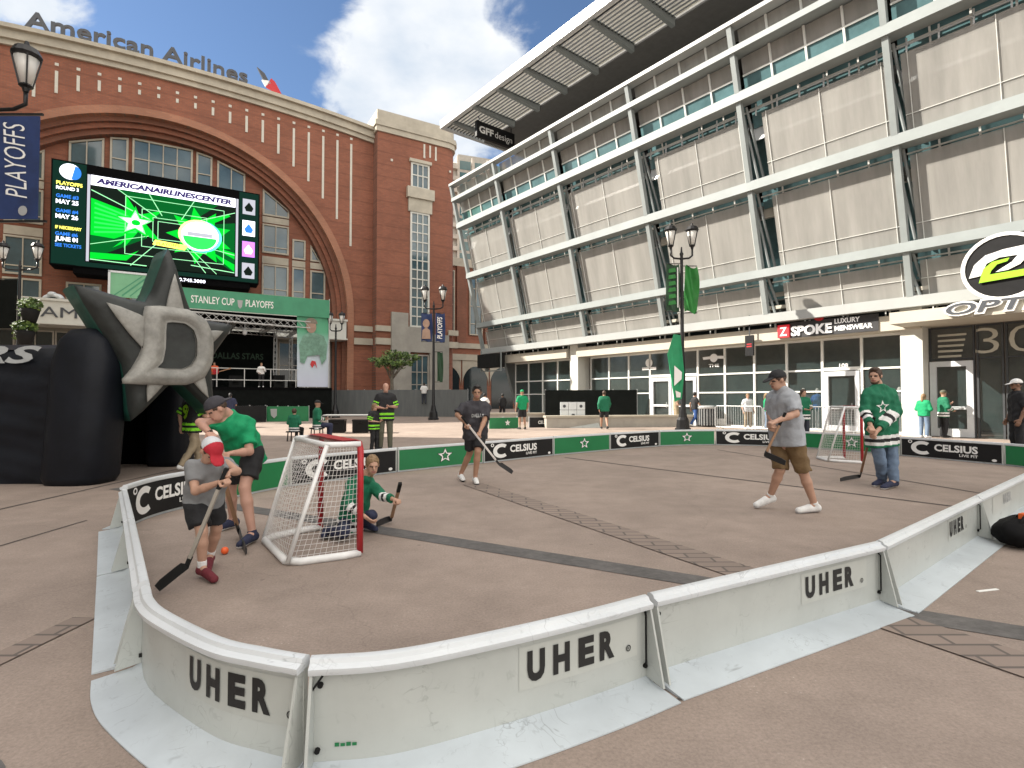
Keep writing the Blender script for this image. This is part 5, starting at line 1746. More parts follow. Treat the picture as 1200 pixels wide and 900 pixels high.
panel_fence('fabric_fence', 'long grey fabric fence in front of the tree and arena base', G(388, 487.5), G(548, 488.5), 2.15, 'grey_mesh', posts=9)
panel_fence('fabric_fence', 'dark grey fabric screen to the right of the seated players, before the stage end', G(300, 487), G(387, 487.3), 1.35, 'drape', posts=6)
gr = panel_fence('barrier_board', 'green barrier board behind the seated players', G(313, 494), G(362, 493.5), .95, 'print_green', 'barrier')
br = panel_fence('barrier_board', 'black barrier board with a grey shield before the stage', G(232, 497), G(312, 494.3), 1.0, 'print_black', 'barrier')
q = MB(); q.flat([(1.0, .8), (1.55, .8), (1.5, .4), (1.27, .2), (1.05, .4)], XZ(-.03), .01); q.flat([(4.2, .8), (4.7, .8), (4.65, .4), (4.45, .2), (4.25, .4)], XZ(-.03), .01); q.build('shield_mark', 'ink_grey', br)
g2 = panel_fence('barrier_board', 'dark barrier board with a grey shield left of the star opening', G(140, 500), G(182, 499), 1.2, 'print_black', 'barrier')
q = MB(); q.flat([(.3, 1.0), (.85, 1.0), (.8, .55), (.57, .35), (.35, .55)], XZ(-.03), .01); q.build('shield_mark', 'ink_grey', g2)
tbm = G(412, 507)
tbl = empty('folding_table', 'white folding table behind the near goal, between the seated players and the father', 'table', tbm, .12)
q = MB(); q.box(-1.1, 1.0, -.4, .4, .72, .77); q.build('table_top', 'ink_grey', tbl)
for x, y in ((-.9, -.33), (.85, -.33), (-.9, .33), (.85, .33)):
    q = MB(); q.bar((x, y, 0), (x, y, .72), .035, .035); q.build('leg', 'galv', tbl)
for x, lb in ((-.6, 'black equipment case under the left of the folding table'), (.4, 'black equipment case under the right of the folding table')):
    r = empty('equipment_case', lb, 'case', tbm + Vector((x, .05, 0)), .1)
    q = MB(); q.box(-.32, .32, -.25, .25, 0.03, .5); q.build('body', 'rubber', r)
    q = MB(); q.box(-.33, .33, -.26, .26, .5, .56); q.tube([(-.1, -.27, .4), (-.06, -.31, .44), (.06, -.31, .44), (.1, -.27, .4)], .012, 6); q.build('lid', 'lamp_black', r)
# second rink and low wall in the distance
pr = panel_fence('barrier_board', 'low green board with a star in front of the green shirted man in the distance', G(574, 502.5), G(607, 501.5), .52, 'print_green', 'barrier', posts=3)
q = MB(); q.flat(star(.95, .27, .16, .07), XZ(-.03), .01); q.build('emblem_star', 'ink_white', pr)
pr = panel_fence('barrier_board', 'low black board with white lettering left of the stacked white boards in the distance', G(621, 501), G(656, 500), .5, 'print_black', 'barrier', posts=3)
q = MB(); q.text('CELSIUS', XZ(-.03), .45, 1.2, .18, .16, d0=.01, bold=.03); q.build('lettering', 'ink_white', pr)
w0 = empty('white_board_stack', 'stack of white boards on a low white wedge beside the person in the green hoodie', 'boards', G(672, 501))
q = MB(); q.hexa([(-.75, -.2, 0), (1.3, -.2, 0), (1.3, .9, 0), (-.75, .9, 0), (-.55, .3, .45), (1.2, .3, .45), (1.2, .8, .45), (-.55, .8, .45)]); q.build('wedge', 'board_white', w0)
q = MB()
for k in range(3):
    q.box(-.62 + k * .42, -.22 + k * .42, .35, .55, .45, .86); q.box(-.62 + k * .42, -.22 + k * .42, .35, .55, .88, 1.27)
q.build('panel_box', 'rail_white', w0)
q = MB(); q.flat(ngon(-.42, 1.06, .08, .08, 10), XZ(.35), .006); q.flat(ngon(.42, 1.06, .08, .08, 10), XZ(.35), .006); q.flat(rect(-.05, .1, .6, .68), XZ(.35), .006); q.build('print', 'ink_dark', w0)
panel_fence('fabric_fence', 'dark mesh fence behind the stacked white boards', Vector((2.0, 33, 0)), Vector((7.2, 31.5, 0)), 1.95, 'drape', posts=5)
lw = empty('planter_wall', 'low pale concrete wall between the lamp post and the green hoodie', 'wall', (1.7, 26.9, 0), math.atan2(1.7, 9.6))
q = MB(); q.box(0, 7.8, 0, .5, 0, .5); q.build('wall', 'concrete', lw)
q = MB(); q.box(-.05, 7.85, -.06, .56, .5, .6); q.build('coping', 'cream_stone', lw)
lw = empty('planter_wall', 'low pale concrete wall behind the person in the green shirt, farther left', 'wall', (-2.0, 34, 0), math.atan2(.3, 4))
q = MB(); q.box(0, 5.2, 0, .5, 0, .45); q.build('wall', 'concrete', lw)
q = MB(); q.box(-.05, 5.25, -.06, .56, .45, .55); q.build('coping', 'cream_stone', lw)
# crowd barriers and litter bin
def barrier(label, p0, p1):
    d = p1 - p0; L = d.length
    r = empty('crowd_barrier', label, 'barrier', p0, math.atan2(d.y, d.x), 'steel crowd barriers by the shops')
    q = MB(); q.tube([(.05, 0, .12), (.0, 0, .2), (0, 0, 1.02), (.08, 0, 1.1), (L - .08, 0, 1.1), (L, 0, 1.02), (L, 0, .2), (L - .05, 0, .12), (.05, 0, .12)], .022, 6); q.build('frame', 'galv', r)
    q = MB()
    for k in range(1, 20):
        q.tube([(L * k / 20, 0, .13), (L * k / 20, 0, 1.09)], .009, 5, caps=False)
    q.build('bars', 'galv', r)
    for x in (.25, L - .25):
        q = MB(); q.tube([(x, -.3, .02), (x, 0, .13), (x, .3, .02)], .018, 6); q.build('foot', 'galv', r)


barrier('steel crowd barrier beside the litter bin, left end of its row', G(838, 503), G(893, 505.5))
barrier('steel crowd barrier behind the man in the grey shirt', G(895, 505.6), G(947, 508))
barrier('steel crowd barrier in front of the mannequins, behind the far goal', Vector((12.2, 23.4, 0)), Vector((14.0, 21.9, 0)))
lb_ = G(828, 500)
r = empty('litter_bin', 'slatted grey litter bin right of the tall lamp post', 'bin', lb_)
q = MB(); q.lathe([(.36, .05), (.42, .12), (.42, .9), (.36, .95)], n=20); q.build('drum', 'dark_steel', r)
q = MB()
for k in range(20):
    a = 2 * math.pi * k / 20
    q.bar((.44 * math.cos(a), .44 * math.sin(a), .08), (.44 * math.cos(a), .44 * math.sin(a), .95), .03, .05)
q.build('slats', 'galv', r)
q = MB(); q.lathe([(.47, .93), (.49, 1.0), (.40, 1.08), (.15, 1.1)], n=20); q.build('rim', 'galv', r)
# bag on the near board's foot and a strip of paper
bgp = Vector((5.02, 5.42, .012))
r = empty('black_bag', 'slumped black bag with an orange tag lying against the white boards at the right', 'bag', bgp, .5)
q = MB()
nn, mm_ = 20, 12
R = random.Random(9)
vs = []
for i in range(mm_ + 1):
    ph = math.pi * i / mm_
    for k in range(nn):
        a = 2 * math.pi * k / nn
        w_ = 1 + .13 * math.sin(3 * a + 2 * ph) + .07 * math.sin(7 * a + 3 * ph)
        x, y, z = .31 * math.sin(ph) * math.cos(a) * w_, .21 * math.sin(ph) * math.sin(a) * w_, .13 - .14 * math.cos(ph) * (1 + .15 * math.sin(2 * a + 1))
        vs.append((x, y, max(z + .05 * x, .002)))
q.add(vs, [(i * nn + k, i * nn + (k + 1) % nn, (i + 1) * nn + (k + 1) % nn, (i + 1) * nn + k) for i in range(mm_) for k in range(nn)])
q.build('sack', 'bag', r, 'all')
q = MB(); q.tube([(-.2, -.05, .22), (-.08, -.08, .33), (.08, -.06, .33), (.2, -.02, .25)], .016, 6); q.build('strap', 'rubber', r, 'all')
q = MB(); q.box(-.12, -.02, -.1, -.02, .27, .32); q.build('tag', 'orange', r)
pp_ = G(1152, 690)
q = MB(); q.box(-.1, .1, -.012, .012, 0.001, .006)
o = q.build('paper_strip', 'paper', None, loc=pp_); tag(o, 'thin strip of white paper lying on the paving outside the boards', 'litter'); o.rotation_euler = (0, 0, .25)

# ------------------------------------------------------------------ people
f32 = np.float32
_r = np.random.RandomState(3)
_K = _r.normal(0, 1, (7, 3)); _K /= np.linalg.norm(_K, axis=1)[:, None]
_PH = _r.uniform(0, 6.28, 7)


class Sdf:
    """signed distance shapes, smoothly joined and meshed as one surface"""
    def __init__(s, k=.03):
        s.pr = []
        s.k = k
        s.cuts = []

    def cone(s, a, b_, ra, rb, clip=None, flat=None, k=None):
        s.pr.append(('c', np.array(a, float), np.array(b_, float), ra, rb, clip, flat, k))
        return s

    def ell(s, c, R, r, clip=None, k=None):
        """R rows: local axes; r radii"""
        s.pr.append(('e', np.array(c, float), np.array(R, float), np.array(r, float), None, clip, None, k))
        return s

    def cut(s, p, n):
        s.cuts.append((np.array(p, float), np.array(n, float) / np.linalg.norm(n)))
        return s

    def mesh(s, h, noise=0.0, nl=.09, zmin=None):
        lo = np.full(3, 1e9); hi = -lo
        for q in s.pr:
            if q[0] == 'c':
                r = max(q[3], q[4])
                lo = np.minimum(lo, np.minimum(q[1], q[2]) - r); hi = np.maximum(hi, np.maximum(q[1], q[2]) + r)
            else:
                r = q[3].max(); lo = np.minimum(lo, q[1] - r); hi = np.maximum(hi, q[1] + r)
        lo -= 3 * h + .01; hi += 3 * h + .01
        n = np.ceil((hi - lo) / h).astype(int) + 1
        D = np.full(n, .5, f32)
        ax = [lo[i] + h * np.arange(n[i]) for i in range(3)]
        for q in s.pr:
            k = q[7] or s.k
            if q[0] == 'c':
                r = max(q[3], q[4]) + k + 2 * h
                a0, a1 = np.minimum(q[1], q[2]) - r, np.maximum(q[1], q[2]) + r
            else:
                r = q[3].max() + k + 2 * h
                a0, a1 = q[1] - r, q[1] + r
            i0 = np.clip(np.floor((a0 - lo) / h).astype(int), 0, n - 1); i1 = np.clip(np.ceil((a1 - lo) / h).astype(int) + 1, 1, n)
            X, Y, Z = np.meshgrid(*[ax[i][i0[i]:i1[i]] for i in range(3)], indexing='ij')
            P = np.stack([X, Y, Z], -1).astype(f32)
            if q[0] == 'c':
                ba = q[2] - q[1]; L2 = max(ba @ ba, 1e-9)
                t = np.clip(((P - q[1]) @ ba) / L2, 0, 1)
                dd = P - q[1] - t[..., None] * ba
                if q[6] is not None:
                    nrm, sc = q[6]
                    c_ = dd @ np.array(nrm)
                    dd = dd + (c_ * (sc - 1))[..., None] * np.array(nrm)
                d = np.linalg.norm(dd, axis=-1) - (q[3] + (q[4] - q[3]) * t)
            else:
                U = (P - q[1]) @ q[2].T
                k0 = np.linalg.norm(U / q[3], axis=-1); k1 = np.linalg.norm(U / q[3] ** 2, axis=-1)
                d = np.where(k1 > 1e-6, k0 * (k0 - 1) / np.maximum(k1, 1e-6), -q[3].min())
            if q[5] is not None:
                for p_, n_ in ([q[5]] if not isinstance(q[5], list) else q[5]):
                    n_ = np.array(n_, float); n_ = n_ / np.linalg.norm(n_)
                    d = np.maximum(d, (P - np.array(p_)) @ n_)
            sl = tuple(slice(i0[i], i1[i]) for i in range(3))
            o = D[sl]
            hh = np.maximum(k - np.abs(o - d), 0) / k
            D[sl] = np.minimum(o, d) - hh * hh * k * .25
        if noise or s.cuts or zmin is not None:
            X, Y, Z = np.meshgrid(*ax, indexing='ij')
            P = np.stack([X, Y, Z], -1).astype(f32)
            if noise:
                v = 0
                for kk, ph in zip(_K, _PH):
                    v = v + np.sin(P @ (kk * 6.28 / nl) + ph)
                D = D + (noise / 2.5) * v
            for p_, n_ in s.cuts:
                D = np.maximum(D, (P - p_) @ n_)
            if zmin is not None:
                D = np.maximum(D, zmin - P[..., 2])
        D[0], D[-1], D[:, 0], D[:, -1], D[:, :, 0], D[:, :, -1] = .5, .5, .5, .5, .5, .5
        return nets(D.astype(float), lo, h)


def nets(D, lo, h):
    ins = D < 0
    n = np.array(D.shape)
    cnt = np.zeros(n - 1, int); pos = np.zeros((*(n - 1), 3)); m = np.zeros(n - 1, int)
    base = np.stack(np.meshgrid(*[np.arange(k) for k in n - 1], indexing='ij'), -1).astype(float)
    for ax in range(3):
        o = [a for a in range(3) if a != ax]
        for d1 in (0, 1):
            for d2 in (0, 1):
                s0 = [slice(0, -1)] * 3; s1 = [slice(0, -1)] * 3
                for a, d in zip(o, (d1, d2)):
                    s0[a] = slice(d, n[a] - 1 + d); s1[a] = s0[a]
                s1[ax] = slice(1, n[ax])
                A, B = D[tuple(s0)], D[tuple(s1)]
                c = (A < 0) != (B < 0)
                t = np.where(c, A / np.where(c, A - B, 1), 0)
                off = np.zeros((*c.shape, 3)); off[..., ax] = t; off[..., o[0]] = d1; off[..., o[1]] = d2
                pos += np.where(c[..., None], off, 0); m += c
    act = m > 0
    idx = -np.ones(n - 1, int); idx[act] = np.arange(act.sum())
    V = (base[act] + pos[act] / m[act][:, None]) * h + lo
    F = []
    for ax in range(3):
        o = [a for a in range(3) if a != ax]
        s0 = [slice(1, -1)] * 3; s1 = [slice(1, -1)] * 3
        s0[ax] = slice(0, n[ax] - 1); s1[ax] = slice(1, n[ax])
        A, B = ins[tuple(s0)], ins[tuple(s1)]
        w = np.argwhere(A != B)
        if not len(w):
            continue
        fl = A[tuple(w.T)]
        c = w.copy()
        for a in o:
            c[:, a] += 1
        q = []
        for d1, d2 in ((0, 0), (1, 0), (1, 1), (0, 1)):
            cc = c.copy(); cc[:, o[0]] -= d1; cc[:, o[1]] -= d2
            q.append(idx[tuple(cc.T)])
        q = np.stack(q, 1)
        flip = fl if ax != 1 else ~fl
        q[flip] = q[flip][:, ::-1]
        F.append(q)
    return V, np.concatenate(F) if F else np.zeros((0, 4), int)


def put(name, VF, mats, parent, matfn=None, smooth=True, extra=None):
    V, F = VF
    me = bpy.data.meshes.new(name)
    vs = [tuple(v) for v in V]; fs = [tuple(int(i) for i in f) for f in F]
    mi = np.zeros(len(fs), int)
    if matfn is not None and len(fs):
        mi = matfn(V[F].mean(1))
    mi = list(map(int, mi))
    for ex, m_ in (extra or []):
        o = len(vs); vs += [tuple(v) for v in ex[0]]; fs += [tuple(int(i) + o for i in f) for f in ex[1]]; mi += [m_] * len(ex[1])
    me.from_pydata(vs, [], fs)
    for m_ in mats:
        me.materials.append(M[m_])
    me.polygons.foreach_set('material_index', mi)
    import bmesh
    b = bmesh.new(); b.from_mesh(me); bmesh.ops.recalc_face_normals(b, faces=b.faces)
    if smooth:
        bmesh.ops.smooth_vert(b, verts=b.verts, factor=.5, use_axis_x=True, use_axis_y=True, use_axis_z=True)
    b.to_mesh(me); b.free()
    me.polygons.foreach_set('use_smooth', [True] * len(me.polygons))
    o = bpy.data.objects.new(name, me); C.objects.link(o); o.parent = parent
    return o


SKIN = {}
for nm, c in (('light', (.46, .27, .19)), ('pink', (.48, .27, .20)), ('tan', (.36, .20, .13)), ('brown', (.20, .105, .065))):
    mat('skin_' + nm, c, .55, var=.08, scale=9)
mat('eye_dark', (.03, .022, .018), .3, var=0); mat('lip', (.33, .13, .11), .5, var=.05)
mat('hair_brown', (.055, .03, .018), .6, var=.35, scale=40); mat('hair_black', (.012, .01, .009), .6, var=.3, scale=40); mat('hair_light', (.22, .14, .07), .6, var=.3, scale=40); mat('hair_grey', (.3, .28, .26), .6, var=.3, scale=40)
for nm, c in (('grey', (.20, .205, .21)), ('heather', (.34, .36, .39)), ('green', (.0, .26, .10)), ('jersey', (.004, .135, .065)), ('black', (.012, .012, .014)), ('char', (.035, .033, .04)),
              ('khaki', (.16, .10, .045)), ('tan', (.30, .24, .16)), ('jean', (.13, .185, .27)), ('navy', (.02, .025, .06)), ('white', (.75, .75, .74)), ('red', (.42, .015, .03)),
              ('maroon', (.14, .015, .025)), ('lime', (.25, .75, .03)), ('orange', (.6, .1, .04)), ('blue', (.03, .08, .25)), ('dkjean', (.03, .035, .05)), ('olive', (.10, .10, .07)), ('silver', (.55, .56, .58))):
    mat('wear_' + nm, c, .8, var=.10, scale=14, bump=.55, bscale=17)


def nv(a):
    a = np.array(a, float); return a / max(np.linalg.norm(a), 1e-9)


def hand_mesh(wrist, tip_dir, palm_n, size, grip=None, h=.006):
    """palm, four unequal fingers with bends and a thumb; grip = (point, axis, radius) closes them round a shaft"""
    s = Sdf(.008 * size / .17)
    w = np.array(wrist); f = nv(tip_dir); pn = nv(palm_n); pn = nv(pn - f * (pn @ f)); side = np.cross(f, pn)
    L = size
    pc = w + f * L * .28
    s.cone(w, w + f * L * .12, .13 * L, .15 * L)
    for k in (-1, -.33, .33, 1):
        s.cone(w + f * L * .10 + side * k * L * .11, w + f * L * .48 + side * k * L * .16, .085 * L, .075 * L)
    lens = (.36, .45, .48, .40)
    for i, k in enumerate((-1, -.33, .33, 1)):
        b0 = w + f * L * .48 + side * k * L * .165
        r = .062 * L
        if grip is None:
            c1, c2 = .35, .75
            l = lens[i] * L
            d1 = nv(f * math.cos(c1) + pn * math.sin(c1)); d2 = nv(f * math.cos(c1 + c2) + pn * math.sin(c1 + c2))
            p1 = b0 + d1 * l * .5; p2 = p1 + d2 * l * .32; p3 = p2 + nv(d2 + pn * .4) * l * .2
        else:
            l = lens[i] * L
            d1 = nv(f * .35 + pn); d2 = nv(-f * .75 + pn * .5); d3 = nv(-f - pn * .3)
            p1 = b0 + d1 * l * .48; p2 = p1 + d2 * l * .36; p3 = p2 + d3 * l * .22
        s.cone(b0, p1, r * 1.1, r); s.cone(p1, p2, r, r * .92); s.cone(p2, p3, r * .92, r * .75)
    tb = w + f * L * .14 - side * L * .17
    if grip is None:
        t1 = tb + nv(f * .7 - side * .7 + pn * .25) * L * .24; t2 = t1 + nv(f - side * .1 + pn * .2) * L * .2
    else:
        t1 = tb + nv(f * .5 - side * .4 + pn * .9) * L * .25; t2 = t1 + nv(f * .3 + side * .6 + pn * .5) * L * .2
    s.cone(tb, t1, .085 * L, .07 * L); s.cone(t1, t2, .07 * L, .055 * L)
    return s.mesh(h)


def person(label, J, H, skin='light', face=(0, -1, 0), up=(0, 0, 1), res=.013, shirt=None, legs=None, shoes=('wear_white', 'wear_white'), hair=None, cap=None, beard=None, hands=None, group=None, socks=None, fat=1.0, cat='person', hf=1.0, hem_extra=0.0, ground=0.0):
    """J: joints in world metres; the body is one surface, clothes are children"""
    J = {k: np.array(v, float) for k, v in J.items()}
    base = (J['anL'] + J['anR']) / 2
    base = np.array([base[0], base[1], ground])
    r = empty('person', label, cat, tuple(base), 0, group)
    for k in J:
        J[k] = J[k] - base
    f = nv(face); u = nv(up); u = nv(u - f * (u @ f)); rt = np.cross(f, u)
    hs = H / 1.75 * hf * (1.0 if H > 1.5 else 1.14)
    hc = J['head']; nk = J['neck']
    shL, shR, hL, hR = J['shL'], J['shR'], J['hipL'], J['hipR']
    msh = (shL + shR) / 2; mhp = (hL + hR) / 2
    sp = nv(msh - mhp)
    q = H * .01
    across = nv(shR - shL)
    inner = lambda a, b_, t: a + (b_ - a) * t
    fwd = nv(np.cross(sp, across)); 

    def torso(s, e, low=0.0, clip=None):
        for a, b_ in ((shL, hL), (shR, hR)):
            o = shR if a is shL else shL
            p0 = inner(a, o, .26) - sp * 4.2 * q; p1 = inner(b_, hR if b_ is hL else hL, .08 if low < .12 else .02)
            pm = (p0 + p1) / 2
            s.cone(p0, pm, 5.9 * q * fat + e, 5.7 * q * fat + e, clip); s.cone(pm, p1 - sp * low, 5.7 * q * fat + e, 6.1 * q * fat + e, clip)
        s.cone(msh - sp * 5 * q, mhp - sp * low, 6.2 * q * fat + e, 6.4 * q * fat + e, clip)
        # trapezius slope
        s.cone(inner(shL, shR, .12) - sp * 1.0 * q, inner(nk, msh, .3), 3.3 * q + e, 3.0 * q + e, clip); s.cone(inner(shR, shL, .12) - sp * 1.0 * q, inner(nk, msh, .3), 3.3 * q + e, 3.0 * q + e, clip)
        if fat > 1.1:
            s.ell(mhp + sp * 9 * q + fwd * 3 * q, np.stack([across, fwd, sp]), np.array([8.0, 6.5, 9.0]) * q + e, clip)

    # body
    s = Sdf(.022 * H / 1.7)
    torso(s, -.012)
    for sd in 'LR':
        sh, el, ha = J['sh' + sd], J['el' + sd], J['ha' + sd]
        s.cone(inner(sh, msh, .08) - sp * 1.2 * q, el, 3.1 * q * fat ** .5, 2.35 * q); s.cone(el, inner(el, ha, .35), 2.4 * q, 2.35 * q); s.cone(inner(el, ha, .35), ha, 2.35 * q, 1.55 * q)
        hp, kn, an, to = J['hip' + sd], J['kn' + sd], J['an' + sd], J['to' + sd]
        s.cone(hp, kn, 5.1 * q * fat ** .5, 3.2 * q); s.cone(kn, inner(kn, an, .3), 3.2 * q, 3.3 * q); s.cone(inner(kn, an, .3), an, 3.3 * q, 2.1 * q)
        s.cone(an, inner(an, to, .5), 2.1 * q, 1.9 * q)
    s.cone(msh, nk + u * .03 * hs, 3.3 * q, 3.1 * q); s.cone(nk, hc - u * .02 * hs, 3.1 * q, 3.0 * q)
    A3 = np.stack([rt, f, u])
    hd = lambda a, b_, c: hc + (rt * a + f * b_ + u * c) * hs
    s.ell(hd(0, -.012, .025), A3, np.array([.075, .096, .100]) * hs, k=.02)
    s.ell(hd(0, .030, -.055), A3, np.array([.055, .058, .062]) * hs, k=.025)
    if res < .02:
        s.cone(hd(0, .086, .015), hd(0, .106, -.020), .008 * hs, .015 * hs, k=.010)
        s.cone(hd(-.03, .080, .030), hd(.03, .080, .030), .012 * hs, .012 * hs, k=.012)
        s.cone(hd(-.018, .084, -.058), hd(.018, .084, -.058), .008 * hs, .008 * hs, k=.008)
        for g in (-1, 1):
            s.ell(hd(g * .078, -.01, .0), A3, np.array([.013, .022, .034]) * hs, k=.008)
    V, F = s.mesh(res)

    def facemat(c):
        d = (c - hc) @ A3.T / hs
        m = np.zeros(len(c), int)
        eye = (np.abs(np.abs(d[:, 0]) - .031) < .017) & (np.abs(d[:, 2] - .008) < .010) & (d[:, 1] > .055)
        lip = (np.abs(d[:, 0]) < .027) & (np.abs(d[:, 2] + .058) < .010) & (d[:, 1] > .07)
        m[eye] = 1; m[lip] = 2
        return m
    ex = []
    for sd in 'LR':
        hnd = (hands or {}).get(sd)
        ha, el = J['ha' + sd], J['el' + sd]
        d = nv(ha - el)
        if hnd == 'grip':
            pn = nv(np.array([0, 0.2, -1]) - d * 0); 
            if abs(pn @ d) > .9:
                pn = f
            ex.append((hand_mesh(ha - d * .02, d, pn, .105 * H, grip=True, h=.0075 if res < .02 else .014), 0))
        else:
            pn = nv(np.cross(d, fwd)) * (1 if sd == 'L' else -1)
            if np.linalg.norm(np.cross(d, fwd)) < .2:
                pn = across * (1 if sd == 'L' else -1)
            ex.append((hand_mesh(ha - d * .02, d, pn, .105 * H, h=.0075 if res < .02 else .014), 0))
    body = put('body', (V, F), ['skin_' + skin, 'eye_dark', 'lip'], r, facemat if res < .02 else None, extra=ex)
    # hair, cap, beard
    rr = max(res * .75, .008)
    if hair:
        m_, style = hair
        s = Sdf(.015)
        s.ell(hd(0, -.018, .030), A3, np.array([.085, .104, .108] if not cap else [.081, .101, .082]) * hs, clip=(hd(0, .045, .02), f * .85 - u * .45 + 0 * rt))
        if style == 'long':
            s.cone(hd(0, -.075, .0), hd(0, -.085, -.16), .06 * hs, .045 * hs)
        if style == 'quiff':
            s.ell(hd(0, .03, .108), A3, np.array([.06, .06, .03]) * hs)
        put('hair', s.mesh(rr, .004 if res < .02 else 0, .03), [m_], r)
    if cap:
        m1, m2, back = cap
        s = Sdf(.010)
        s.ell(hd(0, -.014, .040), A3, np.array([.090, .110, .098]) * hs, clip=(hd(0, 0, .035), -u + f * .10))
        bd = -1 if back else 1
        bx = hd(0, bd * .118, .038)
        s.ell(bx, np.stack([rt, nv(f * bd - u * .25), nv(u + f * bd * .25)]), np.array([.068, .075, .012]) * hs)
        dm = lambda c: (((c - hc) @ (f * bd)) / hs > -.005).astype(int) if m1 != m2 else np.zeros(len(c), int)
        put('cap', s.mesh(rr), [m1, m2], r, dm)
    if beard:
        s = Sdf(.012)
        s.ell(hd(0, .026, -.062), A3, np.array([.058, .064, .064]) * hs, clip=[(hd(0, 0, -.042), u * .9 + f * .45), (hd(0, -.03, 0), -f)])
        put('beard', s.mesh(rr, .003, .03), [beard], r)
    # shirt
    if shirt:
        kind = shirt.get('kind', 'tee'); mats_ = shirt['mats']; e = shirt.get('e', .016)
        low = shirt.get('low', .05)
        hemp = mhp - sp * low * H / 1.7
        s = Sdf(.03 * H / 1.7)
        torso(s, e, low=low * H / 1.7 + .05)
        s.cut(hemp, -sp)
        s.cut(nk + u * .0 + sp * .01 * H, sp * .8 + u * .2)
        fr = shirt.get('sleeve', .62)
        sl = []
        for sd in 'LR':
            sh, el, ha = J['sh' + sd], J['el' + sd], J['ha' + sd]
            st = inner(sh, msh, .10) - sp * 1.2 * q
            d1 = nv(el - st)
            if fr <= 1:
                c = inner(st, el, fr)
                s.cone(st, el, 3.5 * q * fat ** .5 + e, 3.2 * q + e, clip=(c, d1))
            else:
                c = inner(el, ha, fr - 1)
                s.cone(st, el, 3.2 * q + e * .8, 2.7 * q + e * .8); s.cone(el, ha, 2.7 * q + e * .8, 2.2 * q + e * .8, clip=(c, nv(ha - el)))
            sl.append((st, el, ha))
        def jm(c):
            t = (c - hemp) @ sp / (H / 1.75)
            m = np.zeros(len(c), int)
            arm = np.zeros(len(c), bool)
            for st, el, ha in sl:
                for a, b_, rr_ in ((st, el, 4.6 * q + e), (el, ha, 4.2 * q + e)):
                    ba = b_ - a; tt = ((c - a) @ ba) / (ba @ ba); tc_ = np.clip(tt, 0, 1)
                    dd = np.linalg.norm(c - a - tc_[:, None] * ba, axis=1)
                    on = (dd < rr_) & (tt > (.35 if a is st else -.1)) & (np.abs((c - msh) @ across) > np.abs((a - msh) @ across) * (.85 if a is st else 0))
                    arm |= on
                    if kind == 'jersey':
                        lo_, hi_ = ((.55, .65) , (.70, .80)) if fr <= 1 else ((.15, .30), (.42, .57))
                        if (fr <= 1 and a is st) or (fr > 1 and a is el):
                            m[on & (tt > lo_[0]) & (tt < lo_[1])] = 1; m[on & (tt > hi_[0]) & (tt < hi_[1])] = 1
                            m[on & (tt >= lo_[1]) & (tt <= hi_[0])] = 2
                    if kind == 'blackjersey' and (a is st) and on.any():
                        m[on & (tt > .5) & (tt < .62)] = 1; m[on & (tt > .75) & (tt < .9)] = 1
            b_ = ~arm
            if kind == 'jersey':
                m[b_ & (t > .035) & (t < .085)] = 1; m[b_ & (t > .135) & (t < .185)] = 1; m[b_ & (t >= .085) & (t <= .135)] = 2
            if kind == 'blackjersey':
                m[b_ & (t > .05) & (t < .10)] = 1; m[b_ & (t > .15) & (t < .21)] = 1
            return m
        so = put('jersey' if 'jersey' in kind else 'shirt', s.mesh(rr * 1.15 if res < .02 else res, shirt.get('noise', .008) if res < .02 else .003, .11), mats_, r, jm if 'jersey' in kind else None)
        for pr_ in shirt.get('prints', []):
            # print laid over the cloth: text or star on the back (-1) or the chest (+1)
            body_, mm, side, wz, hz, offz, offx = pr_
            me = so.data
            vv = np.array([v.co[:] for v in me.vertices])
            fw = fwd if fwd @ f > 0 else -fwd
            nrm_ = fw * side
            rgt = np.cross(nrm_, sp) * -1
            cen = inner(msh, mhp, .40) + sp * offz + rgt * offx
            from mathutils.bvhtree import BVHTree
            bv = BVHTree.FromPolygons([tuple(v) for v in vv], [tuple(p.vertices) for p in me.polygons])
            if body_ == '*':
                vs, fs = [], []
                pts_ = star(0, 0, .5, .21); pts2 = star(0, 0, .27, .16)
                for k_ in range(10):
                    o_ = len(vs); vs += [pts_[k_], pts_[(k_ + 1) % 10], pts2[(k_ + 1) % 10], pts2[k_]]; fs.append((o_, o_ + 1, o_ + 2, o_ + 3))
                vs = [(a, b_, 0) for a, b_ in vs]
            else:
                vs, fs, w_ = text_mesh(body_, .04)
                vs = [(x / w_ - .5, y - .5, 0) for x, y, z in vs]
            out_ = []
            for x, y, z in vs:
                o_ = cen + rgt * x * wz + sp * y * hz + nrm_ * .6
                hit = bv.ray_cast(Vector(o_), Vector(-nrm_))
                out_.append(np.array(hit[0]) + nrm_ * .006 if hit[0] is not None else o_ - nrm_ * .45)
            qm = MB(); qm.add(out_, fs); qm.build('print', mm, so, fix=False)
